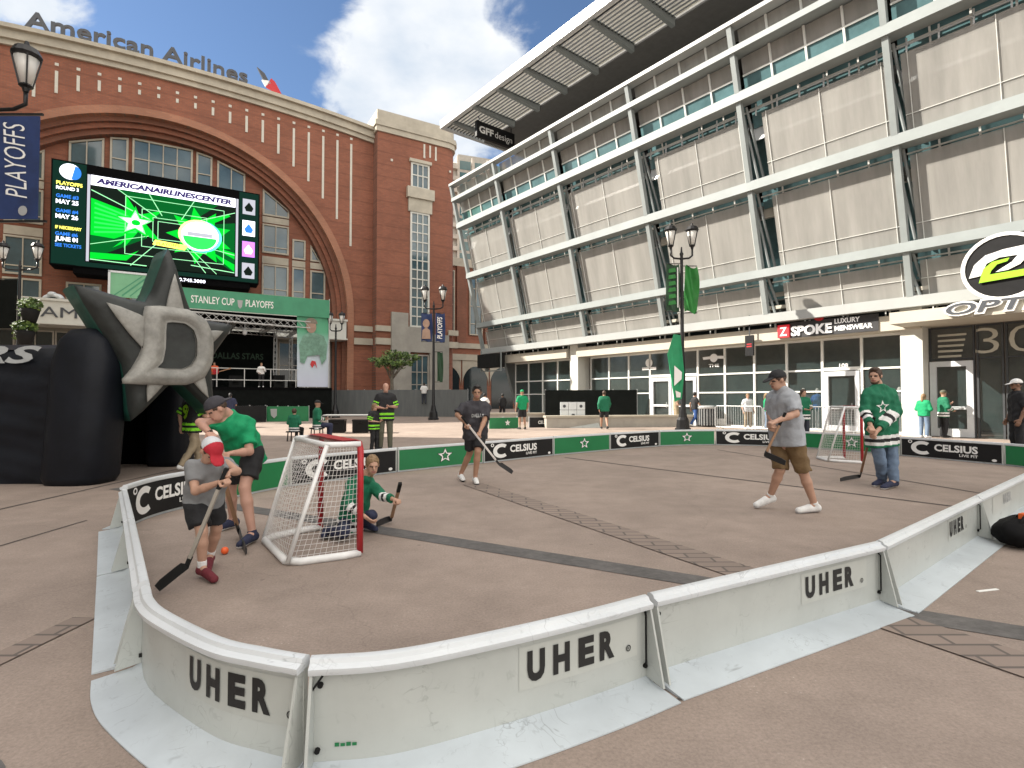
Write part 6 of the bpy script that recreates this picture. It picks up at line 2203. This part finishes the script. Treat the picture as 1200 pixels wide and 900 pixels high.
    # legwear
    if legs:
        kind, m_ = legs[:2]
        e = legs[2] if len(legs) > 2 else (.022 if kind == 'shorts' else .014)
        s = Sdf(.02)
        s.cone(inner(hL, hR, .15) + sp * 1.5 * q, inner(hR, hL, .15) + sp * 1.5 * q, 5.9 * q * fat ** .5, 5.9 * q * fat ** .5)
        s.cone(inner(hL, hR, .15), inner(hR, hL, .15), 6.1 * q * fat ** .5, 6.1 * q * fat ** .5)
        for sd in 'LR':
            hp, kn, an = J['hip' + sd], J['kn' + sd], J['an' + sd]
            if kind == 'shorts':
                ln = legs[3] if len(legs) > 3 else .88
                s.cone(hp, inner(hp, kn, 1.15), 5.3 * q * fat ** .5 + e, 4.3 * q + e, clip=(inner(hp, kn, ln), nv(kn - hp)))
            else:
                s.cone(hp, kn, 4.8 * q * fat ** .5 + e, 3.6 * q + e); s.cone(kn, an, 3.6 * q + e, 2.6 * q + e, clip=(inner(kn, an, 1.02), nv(an - kn)))
        put('shorts' if kind == 'shorts' else 'trousers', s.mesh(rr * 1.15 if res < .02 else res, .006 if res < .02 else 0, .11), [m_], r)
    # shoes
    for sd in 'LR':
        an, to = J['an' + sd], J['to' + sd]
        if socks:
            s = Sdf(.01); kn = J['kn' + sd]; s.cone(an, inner(an, kn, socks[1]), 2.5 * q, 2.7 * q, clip=(inner(an, kn, socks[1]), nv(kn - an)))
            put('sock', s.mesh(rr), [socks[0]], r)
        d = nv(to - an); fl = np.array([d[0], d[1], 0]);
        s = Sdf(.02)
        heel = an - u * 0 + np.array([0, 0, -.028 * H / 1.7]) - nv(fl) * .03 * H / 1.7 if np.linalg.norm(fl) > .3 else an
        s.cone(an + np.array([0, 0, .005]), heel, 2.5 * q, 2.5 * q); s.cone(heel, to, 2.6 * q, 2.1 * q); s.cone(inner(an, to, .35), to, 2.3 * q, 2.0 * q)
        zl = min(heel[2], to[2]) - 1.9 * q
        VF = s.mesh(rr * .9, 0, zmin=max(zl, .002))
        zmn = VF[0][:, 2].min()
        put('shoe', VF, list(shoes), r, lambda c: (c[:, 2] < zmn + .022 * H / 1.7).astype(int))
    return r


def stick(label, top, bend, tip, mats_=('stick_grey', 'rubber'), bladew=.07, parent_loc=None):
    top, bend, tip = (Vector(p) for p in (top, bend, tip))
    r = empty('hockey_stick', label, 'hockey stick', (bend.x, bend.y, 0))
    o = Vector((bend.x, bend.y, 0))
    top, bend, tip = top - o, bend - o, tip - o
    d = (bend - top).normalized()
    q = MB(); q.bar(top, top + (bend - top) * .9, .034, .024); q.build('shaft', mats_[0], r)
    q = MB(); q.bar(top + d * -.01, top + d * .16, .037, .028); q.build('grip', 'rubber', r)
    pts = []
    for k in range(9):
        t = k / 8
        a = top + (bend - top) * (.88 + .12 * min(t / .35, 1)); 
        p = a if t < .35 else bend + (tip - bend) * ((t - .35) / .65)
        if t >= .35:
            sd = (tip - bend).cross(Vector((0, 0, 1))).normalized()
            p = p + sd * (-.035 * ((t - .35) / .65) ** 2)
        pts.append(p)
    q = MB()
    th = .007
    vs = []
    for k, p in enumerate(pts):
        dr = (pts[min(k + 1, 8)] - pts[max(k - 1, 0)]).normalized()
        sd = dr.cross(Vector((0, 0, 1))); sd = sd.normalized() if sd.length > .05 else Vector((0, 1, 0))
        upv = sd.cross(dr).normalized()
        w = .017 if k < 3 else bladew / 2 * (1 if k < 8 else .8)
        c = p + Vector((0, 0, max(w * .7 - .0, 0) if k >= 3 else 0))
        vs += [c - sd * th - upv * w, c + sd * th - upv * w, c + sd * th + upv * w, c - sd * th + upv * w]
    for v in vs:
        v.z = max(v.z, .003)
    fs = [(i * 4 + k, i * 4 + (k + 1) % 4, (i + 1) * 4 + (k + 1) % 4, (i + 1) * 4 + k) for i in range(8) for k in range(4)] + [(0, 1, 2, 3), (35, 34, 33, 32)]
    q.add(vs, fs); q.build('blade', mats_[1], r)
    return r


mat('beard_brown', (.10, .055, .035), .7, var=.3, scale=40)
mat('stick_grey', (.30, .27, .23), .45, var=.1); mat('stick_white', (.62, .58, .55), .45, var=.1); mat('stick_wood', (.32, .18, .10), .5, var=.2); mat('stick_black', (.02, .02, .022), .4, var=.2)


def joints(Y0, d):
    return {k: tuple(at(v[0], v[1], Y0 + (v[2] if len(v) > 2 else 0))) for k, v in d.items()}


def gz(px, Y, z):
    """joint at photo column px, depth Y and height z"""
    p = at(px, 467, Y); return (p.x, p.y, z)


JERSEY = dict(kind='jersey', mats=['wear_jersey', 'wear_white', 'wear_black'], e=.03, low=.17, sleeve=1.8, noise=.008)
# the boy in the grey T-shirt, bent over his stick
Yb = 4.44
Jb = joints(Yb, dict(head=(248, 529, -.10), neck=(243, 541, .0), shL=(225, 547, -.06), shR=(268, 541, .12), elL=(231, 575, -.12), elR=(279, 552, .0), haL=(261, 564, -.20), haR=(270, 553, -.14),
                     hipL=(232, 588, .06), hipR=(251, 586, .16), knL=(239, 622, -.02), knR=(256, 618, .22)))
Jb.update(anL=gz(240, Yb, .085), anR=gz(249, 4.78, .085), toL=gz(254, Yb - .12, .035), toR=gz(246, 4.55, .035))
person('boy in a grey T-shirt and red and white cap bending over his stick', Jb, 1.34, 'light', face=(.55, -.35, -.75), up=(.5, -.3, .8), res=.0105,
       shirt=dict(mats=['wear_grey'], e=.017, low=.04, sleeve=.62), legs=('shorts', 'wear_black', .022, .80), shoes=('wear_maroon', 'wear_maroon'), cap=('wear_silver', 'wear_red', False), hair=('hair_brown', 'short'), socks=('wear_white', .22), hands=dict(L='grip', R='grip'))
tip = at(188, 689, 4.1); bnd = at(221, 664, 4.2); hnd = Vector(Jb['haL'])
d_ = (hnd - bnd).normalized()
stick('hockey stick with a black blade held by the boy in the grey T-shirt', hnd + d_ * .10, bnd, tip)
# the woman in the green T-shirt
Yw = 5.46
Jw = joints(5.6, dict(head=(254, 480, -.25), neck=(267, 486, -.08), shL=(259, 493, -.18), shR=(291, 496, .06), elL=(235, 495, -.2), elR=(293, 529, -.05), haL=(247, 508, -.35), haR=(272, 531, -.3),
                      hipL=(281, 531, .3), hipR=(298, 531, .12), knL=(272, 573, .45), knR=(288, 571, -.05)))
Jw.update(anL=gz(275, 6.15, .09), anR=gz(298, 5.52, .09), toL=gz(260, 6.0, .035), toR=gz(284, 5.32, .035))
person('woman in a green T-shirt, black shorts and backward cap leaning over behind the boy', Jw, 1.70, 'pink', face=(-.55, -.6, -.55), up=(-.35, -.35, .85), res=.012,
       shirt=dict(mats=['wear_green'], e=.02, low=.05, sleeve=.75), legs=('shorts', 'wear_black', .024, .72), shoes=('wear_navy', 'wear_white'), cap=('wear_char', 'wear_char', True), hair=('hair_brown', 'short'), socks=('wear_navy', .08), hands=dict(L='grip', R='grip'))
hnd = Vector(Jw['haR'])
stick('hockey stick held low by the woman in the green T-shirt', Vector(Jw['haL']) + Vector((.0, 0, .02)), Vector((*G(283, 628).xy, .03)), Vector((*G(286, 650).xy, .02)), ('stick_wood', 'stick_black'))
# child keeping goal on one knee
Yg = 5.9
Jg = joints(Yg, dict(head=(437, 545, .02), neck=(430, 556, .05), shL=(413, 566, .0), shR=(434, 562, .22), elL=(408, 590, -.12), elR=(447, 580, .05), haL=(432, 607, -.2), haR=(464, 585, -.08),
                     hipL=(406, 611, .06), hipR=(420, 609, .18), knL=(398, 622, -.30), knR=(436, 603, -.05)))
Jg.update(anL=gz(383, 5.75, .07), anR=gz(430, 6.05, .08), toL=gz(381, 5.62, .05), toR=gz(441, 5.95, .035), knL=gz(404, 5.55, .10))
person('child in a green jersey kneeling in front of the near goal and looking back', Jg, 1.30, 'light', face=(.45, -.85, -.25), res=.0105,
       shirt=dict(JERSEY, e=.024, low=.14, sleeve=1.75, prints=[('0', 'ink_white', -1, .13, .20, .02, .0)]), legs=('trousers', 'wear_navy', .012), shoes=('wear_navy', 'wear_black'), hair=('hair_light', 'long'), hands=dict(R='grip'))
stick('dark hockey stick held upright by the kneeling child', Vector(Jg['haR']) + Vector((.05, 0, .17)), Vector((*G(459, 612).xy, .03)), Vector((*G(440, 617).xy, .02)), ('stick_wood', 'stick_black'))
# teenager in the dark T-shirt
Yt = 9.47
Jt = joints(Yt, dict(head=(559, 460, -.05), neck=(558, 470, .0), shL=(543, 476, -.08), shR=(571, 476, .06), elL=(536, 486, -.15), elR=(568, 492, -.1), haL=(547, 497, -.32), haR=(562, 507, -.32),
                     hipL=(551, 508, .05), hipR=(563, 508, .1), knL=(551, 530, .12), knR=(560, 529, -.1)))
Jt.update(anL=gz(540, Yt + .3, .10), anR=gz(557, Yt - .05, .09), toL=gz(543, Yt + .05, .04), toR=gz(559, Yt - .28, .035))
person('teenager in a dark T-shirt and shorts standing with a pale stick', Jt, 1.72, 'tan', face=(.1, -1, -.12), res=.0125,
       shirt=dict(mats=['wear_char'], e=.028, low=.09, sleeve=.85, prints=[('DALLAS', 'ink_grey', 1, .2, .06, .06, 0)]), legs=('shorts', 'wear_black', .02, .85), shoes=('wear_white', 'wear_black'), hair=('hair_black', 'quiff'), hands=dict(L='grip', R='grip'))
stick('pale hockey stick held across by the teenager in the dark T-shirt', Vector(Jt['haL']) + Vector((-.08, 0, .12)), at(586, 545, 9.0), at(601, 555, 9.05), ('stick_white', 'stick_black'))
# walking man in the grey T-shirt
Ym = 6.98
Jm = joints(Ym, dict(head=(911, 446, .0), neck=(916, 454, .03), shL=(905, 464, .22), shR=(929, 464, -.16), elL=(902, 484, .2), elR=(932, 485, -.26), haL=(905, 497, .02), haR=(908, 494, -.30),
                     hipL=(914, 517, .12), hipR=(930, 517, -.06), knL=(913, 550, .08), knR=(940, 553, -.02)))
Jm.update(anL=gz(901, 7.25, .16), anR=gz(953, Ym, .09), toL=gz(885, 7.22, .05), toR=gz(934, Ym - .05, .035))
person('man in a grey T-shirt, khaki shorts and black cap walking across the rink', Jm, 1.82, 'light', face=(-1, -.15, -.25), res=.0125, fat=1.15,
       shirt=dict(mats=['wear_heather'], e=.02, low=.05, sleeve=.86, noise=.005), legs=('shorts', 'wear_khaki', .014, .98), shoes=('wear_white', 'wear_silver'), cap=('wear_black', 'wear_black', False), hair=('hair_brown', 'short'), hands=dict(L='grip', R='grip'), socks=('wear_white', .1))
h_ = Vector(Jm['haR'])
stick('hockey stick carried low by the man in the grey T-shirt', h_ + Vector((.12, .0, .10)), h_ + Vector((-.11, .05, -.42)), h_ + Vector((-.02, -.22, -.50)), ('stick_wood', 'stick_black'))
# bearded man in the jersey
Yj = 8.95
Jj = joints(Yj, dict(head=(1026, 441, .0), neck=(1029, 451, .03), shL=(1015, 460, -.02), shR=(1046, 460, .05), elL=(1013, 481, -.08), elR=(1050, 482, -.05), haL=(1020, 500, -.30), haR=(1025, 507, -.28),
                     hipL=(1024, 510, .02), hipR=(1041, 510, .08), knL=(1030, 540, .02), knR=(1044, 541, .06)))
Jj.update(anL=gz(1032, 9.15, .10), anR=gz(1046, 8.92, .10), toL=gz(1023, 9.0, .04), toR=gz(1033, 8.72, .04))
person('bearded man in a green jersey and blue jeans resting on his hockey stick', Jj, 1.92, 'light', face=(-.75, -.6, -.1), res=.0125,
       shirt=dict(JERSEY, low=.16, e=.03, prints=[('*', 'ink_white', 1, .22, .22, .06, -.09)]), legs=('trousers', 'wear_jean', .02), shoes=('wear_navy', 'wear_white'), hair=('hair_brown', 'quiff'), beard='beard_brown', hands=dict(L='grip', R='grip'))
stick('hockey stick with a broad black blade held down by the bearded man', Vector(Jj['haL']) + Vector((.05, 0, .14)), Vector((*G(1006, 561).xy, .03)), Vector((*G(981, 564).xy, .02)), ('stick_wood', 'stick_black'))


def stander(label, px, Y, H, ang, shirt, legs, pose='down', skin='light', res=.022, sit=0.0, z0=0.0, lean=0.0, **kw):
    """ang: facing angle in degrees, 0 = towards the viewpoint, 90 = to the right"""
    p = at(px, 467, Y); s = H / 1.75
    a = math.radians(ang); f = np.array([math.sin(a), -math.cos(a), 0]); rt = np.array([-f[1], f[0], 0])   # rt: picture-right when facing away
    rt = np.array([math.cos(a), math.sin(a), 0])
    o = np.array([p.x, p.y, z0])
    P = lambda x, y, z: o + rt * x * s + f * y * s + np.array([0, 0, z * s])
    J = dict(head=P(0, .02 + lean, 1.625), neck=P(0, lean, 1.49), shL=P(-.19, lean, 1.42), shR=P(.19, lean, 1.42), hipL=P(-.095, 0, .93), hipR=P(.095, 0, .93),
             knL=P(-.11, .03, .50), knR=P(.11, .02, .50), anL=P(-.12, -.03, .085), anR=P(.12, .0, .085), toL=P(-.15, .14, .035), toR=P(.15, .16, .035))
    if pose == 'down':
        J.update(elL=P(-.26, -.03, 1.13), elR=P(.26, -.03, 1.13), haL=P(-.27, .08, .88), haR=P(.27, .08, .88))
    elif pose == 'front':
        J.update(elL=P(-.27, .0, 1.14), elR=P(.27, .0, 1.14), haL=P(-.08, .25, 1.10), haR=P(.08, .25, 1.14))
    elif pose == 'hold':
        J.update(elL=P(-.26, .02, 1.13), elR=P(.26, .06, 1.15), haL=P(-.10, .28, 1.0), haR=P(.16, .3, 1.25))
    elif pose == 'walk':
        J.update(elL=P(-.26, .10, 1.14), elR=P(.25, -.12, 1.14), haL=P(-.24, .28, .95), haR=P(.24, -.1, .88), knL=P(-.1, -.02, .5), anL=P(-.1, -.28, .12), toL=P(-.1, -.14, .04), knR=P(.1, .16, .5), anR=P(.1, .2, .085), toR=P(.1, .38, .04))
    if sit:
        dz = sit
        for k in ('head', 'neck', 'shL', 'shR', 'hipL', 'hipR', 'elL', 'elR', 'haL', 'haR'):
            J[k] = J[k] - np.array([0, 0, dz * s])
        J.update(knL=P(-.13, .42, .50), knR=P(.13, .42, .50), anL=P(-.13, .40, .085), anR=P(.13, .40, .085), toL=P(-.13, .58, .035), toR=P(.13, .58, .035))
    return person(label, J, H, skin, face=tuple(f + np.array([0, 0, -.1])), res=res, shirt=shirt, legs=legs, ground=z0, **kw)


BJ = dict(kind='blackjersey', mats=['wear_black', 'wear_lime'], e=.03, low=.15, sleeve=.95)
GT = dict(mats=['wear_green'], e=.02, low=.06, sleeve=.8)
stander('youth in a black and lime jersey walking beside the inflatable star', 226, 11.2, 1.70, 150, dict(BJ, prints=[('9', 'ink_lime', -1, .2, .28, .0, 0)]), ('trousers', 'wear_tan'), 'walk', 'light', .018, hair=('hair_brown', 'short'), shoes=('wear_white', 'wear_white'))
stander('man in a black jersey with lime trim and grey trousers', 452, 15.2, 1.88, 20, dict(BJ), ('trousers', 'wear_olive'), 'front', 'pink', .020, hair=None, shoes=('wear_black', 'wear_black'))
stander('child in a black and lime jersey next to the man', 439, 15.0, 1.30, 60, dict(BJ), ('trousers', 'wear_black'), 'front', 'light', .018, hair=('hair_light', 'long'), shoes=('wear_black', 'wear_black'))
stander('person in a green jersey and black cap seated by the folding table', 372, 19.0, 1.80, 120, dict(JERSEY), ('trousers', 'wear_navy'), 'front', 'tan', .022, sit=.40, cap=('wear_black', 'wear_black', False), shoes=('wear_black', 'wear_white'))
stander('small child in a green jersey seated beside the person in the black cap', 345, 18.7, 1.38, 170, dict(JERSEY), ('trousers', 'wear_black'), 'front', 'light', .020, sit=.36, hair=('hair_brown', 'short'), shoes=('wear_black', 'wear_black'))
for px, Y, lb, hh in ((372, 19.0, 'black folding stool under the person in the green jersey and black cap', .46), (345, 18.7, 'black folding stool under the small seated child', .36)):
    p = at(px, 467, Y)
    r_ = empty('stool', lb, 'stool', (p.x, p.y, 0))
    q = MB(); q.box(-.2, .2, -.2, .2, hh - .06, hh - .02); q.build('seat', 'rubber', r_)
    for x in (-.16, .16):
        for y in (-.16, .16):
            q = MB(); q.bar((x, y, 0), (x * .9, y * .9, hh - .06), .03, .03); q.build('leg', 'lamp_black', r_)
stander('person in a green T-shirt, green cap and black shorts standing in the sun', 612, 25.6, 1.86, 200, dict(GT), ('shorts', 'wear_black'), 'down', 'tan', .024, cap=('wear_green', 'wear_green', False), shoes=('wear_black', 'wear_white'), socks=('wear_tan', .7))
stander('person in a green hoodie and black shorts walking away in the sun', 708, 25.8, 1.82, 180, dict(mats=['wear_jersey'], e=.04, low=.12, sleeve=1.9), ('shorts', 'wear_black'), 'walk', 'tan', .024, hair=('hair_brown', 'short'), shoes=('wear_black', 'wear_white'))
stander('person in a green jersey half hidden behind the man in khaki shorts', 941, 17.6, 1.75, 10, dict(JERSEY), ('trousers', 'wear_dkjean'), 'front', 'light', .022, hair=('hair_brown', 'long'), shoes=('wear_black', 'wear_white'))
stander('fair haired person in a green shirt and jeans at the shop windows', 898, 25.5, 1.70, 60, dict(GT), ('trousers', 'wear_jean'), 'front', 'light', .026, hair=('hair_light', 'long'), shoes=('wear_white', 'wear_white'))
stander('pale dressed person standing by the shop windows beyond the crowd barrier', 876, 25.8, 1.68, 0, dict(mats=['wear_silver'], e=.02, low=.08, sleeve=.8), ('trousers', 'wear_tan'), 'down', 'light', .026, hair=('hair_light', 'short'), shoes=('wear_white', 'wear_white'))
stander('long haired child in a green top and jeans by the cream column', 1082, 20.2, 1.62, 110, dict(mats=['wear_green'], e=.03, low=.06, sleeve=1.9), ('trousers', 'wear_jean'), 'front', 'light', .020, hair=('hair_light', 'long'), shoes=('wear_white', 'wear_white'))
stander('woman in a green jersey, cap and black trousers before the white door', 1105, 20.2, 1.76, 80, dict(JERSEY, mats=['wear_jersey', 'wear_white', 'wear_black']), ('trousers', 'wear_black'), 'hold', 'light', .020, hair=('hair_light', 'short'), cap=('wear_olive', 'wear_olive', False), shoes=('wear_black', 'wear_white'))
stander('man in a black shirt and white cap standing beyond the boards at the right edge', 1192, 12.6, 1.90, 250, dict(mats=['wear_black'], e=.02, low=.08, sleeve=.9), ('trousers', 'wear_black'), 'down', 'brown', .016, cap=('wear_white', 'wear_white', False), beard='hair_black', hair=('hair_black', 'short'), shoes=('wear_black', 'wear_white'))
stander('person in a white shirt behind the teenager, far across the plaza', 568, 31, 1.75, 150, dict(mats=['wear_white'], e=.02, low=.06, sleeve=.8), ('trousers', 'wear_dkjean'), 'walk', 'tan', .028, hair=('hair_black', 'short'), shoes=('wear_white', 'wear_white'))
stander('person dressed in black near the arena corner, far right of the teenager', 589, 36, 1.78, 200, dict(mats=['wear_black'], e=.02, low=.06, sleeve=1.8), ('trousers', 'wear_black'), 'walk', 'brown', .03, hair=('hair_black', 'short'), shoes=('wear_black', 'wear_white'))
stander('bare armed person in a pale top just left of the tall lamp post', 792, 28.8, 1.72, 90, dict(mats=['wear_tan'], e=.02, low=.06, sleeve=.5), ('shorts', 'wear_tan'), 'front', 'light', .028, hair=('hair_light', 'short'), shoes=('wear_white', 'wear_white'))
stander('person in a dark top walking past the shop door right of the tall lamp post', 814, 28.3, 1.78, 100, dict(mats=['wear_black'], e=.02, low=.06, sleeve=.7), ('trousers', 'wear_blue'), 'walk', 'tan', .028, hair=('hair_black', 'short'), shoes=('wear_white', 'wear_white'))
stander('person in a navy top and shorts standing before the stage railing', 270, 27.5, 1.72, 200, dict(mats=['wear_navy'], e=.03, low=.10, sleeve=.9), ('shorts', 'wear_char'), 'front', 'tan', .026, hair=('hair_black', 'long'), shoes=('wear_white', 'wear_white'))
sp1 = at(251, 467, 37.2)
stander('guitarist in an orange shirt playing on the stage', 251, 38.0, 1.75, 10, dict(mats=['wear_orange'], e=.02, low=.06, sleeve=.8), ('trousers', 'wear_black'), 'hold', 'tan', .03, z0=2.25, hair=('hair_black', 'long'), shoes=('wear_black', 'wear_black'))
stander('singer in a black outfit with white sleeves on the stage', 306, 39.0, 1.75, 20, dict(mats=['wear_white'], e=.02, low=.0, sleeve=1.7), ('trousers', 'wear_black'), 'hold', 'light', .03, z0=2.25, hair=('hair_light', 'long'), shoes=('wear_white', 'wear_white'))
gp_ = at(253, 467, 37.6)
r_ = empty('electric_guitar', 'electric guitar in the hands of the guitarist on the stage', 'guitar', (gp_.x, gp_.y, 3.3))
q = MB(); q.prism([(-.22, -.12), (-.1, -.17), (.0, -.1), (.14, -.14), (.2, 0), (.14, .14), (.0, .1), (-.1, .17), (-.22, .12)], lambda a, c, d: (a, d, c), -.03, .03); q.build('body', 'wear_red', r_)
q = MB(); q.bar((.18, 0, .0), (.85, 0, .18), .03, .06); q.bar((.85, 0, .18), (1.0, 0, .23), .03, .1); q.build('neck', 'stick_wood', r_)
stander('person in a white shirt behind the grey fence below the arena tower window', 497, 43.6, 1.7, 190, dict(mats=['wear_white'], e=.03, low=.06, sleeve=.9), ('trousers', 'wear_dkjean'), 'front', 'brown', .032, z0=1.0, hair=('hair_black', 'short'), shoes=('wear_black', 'wear_black'))
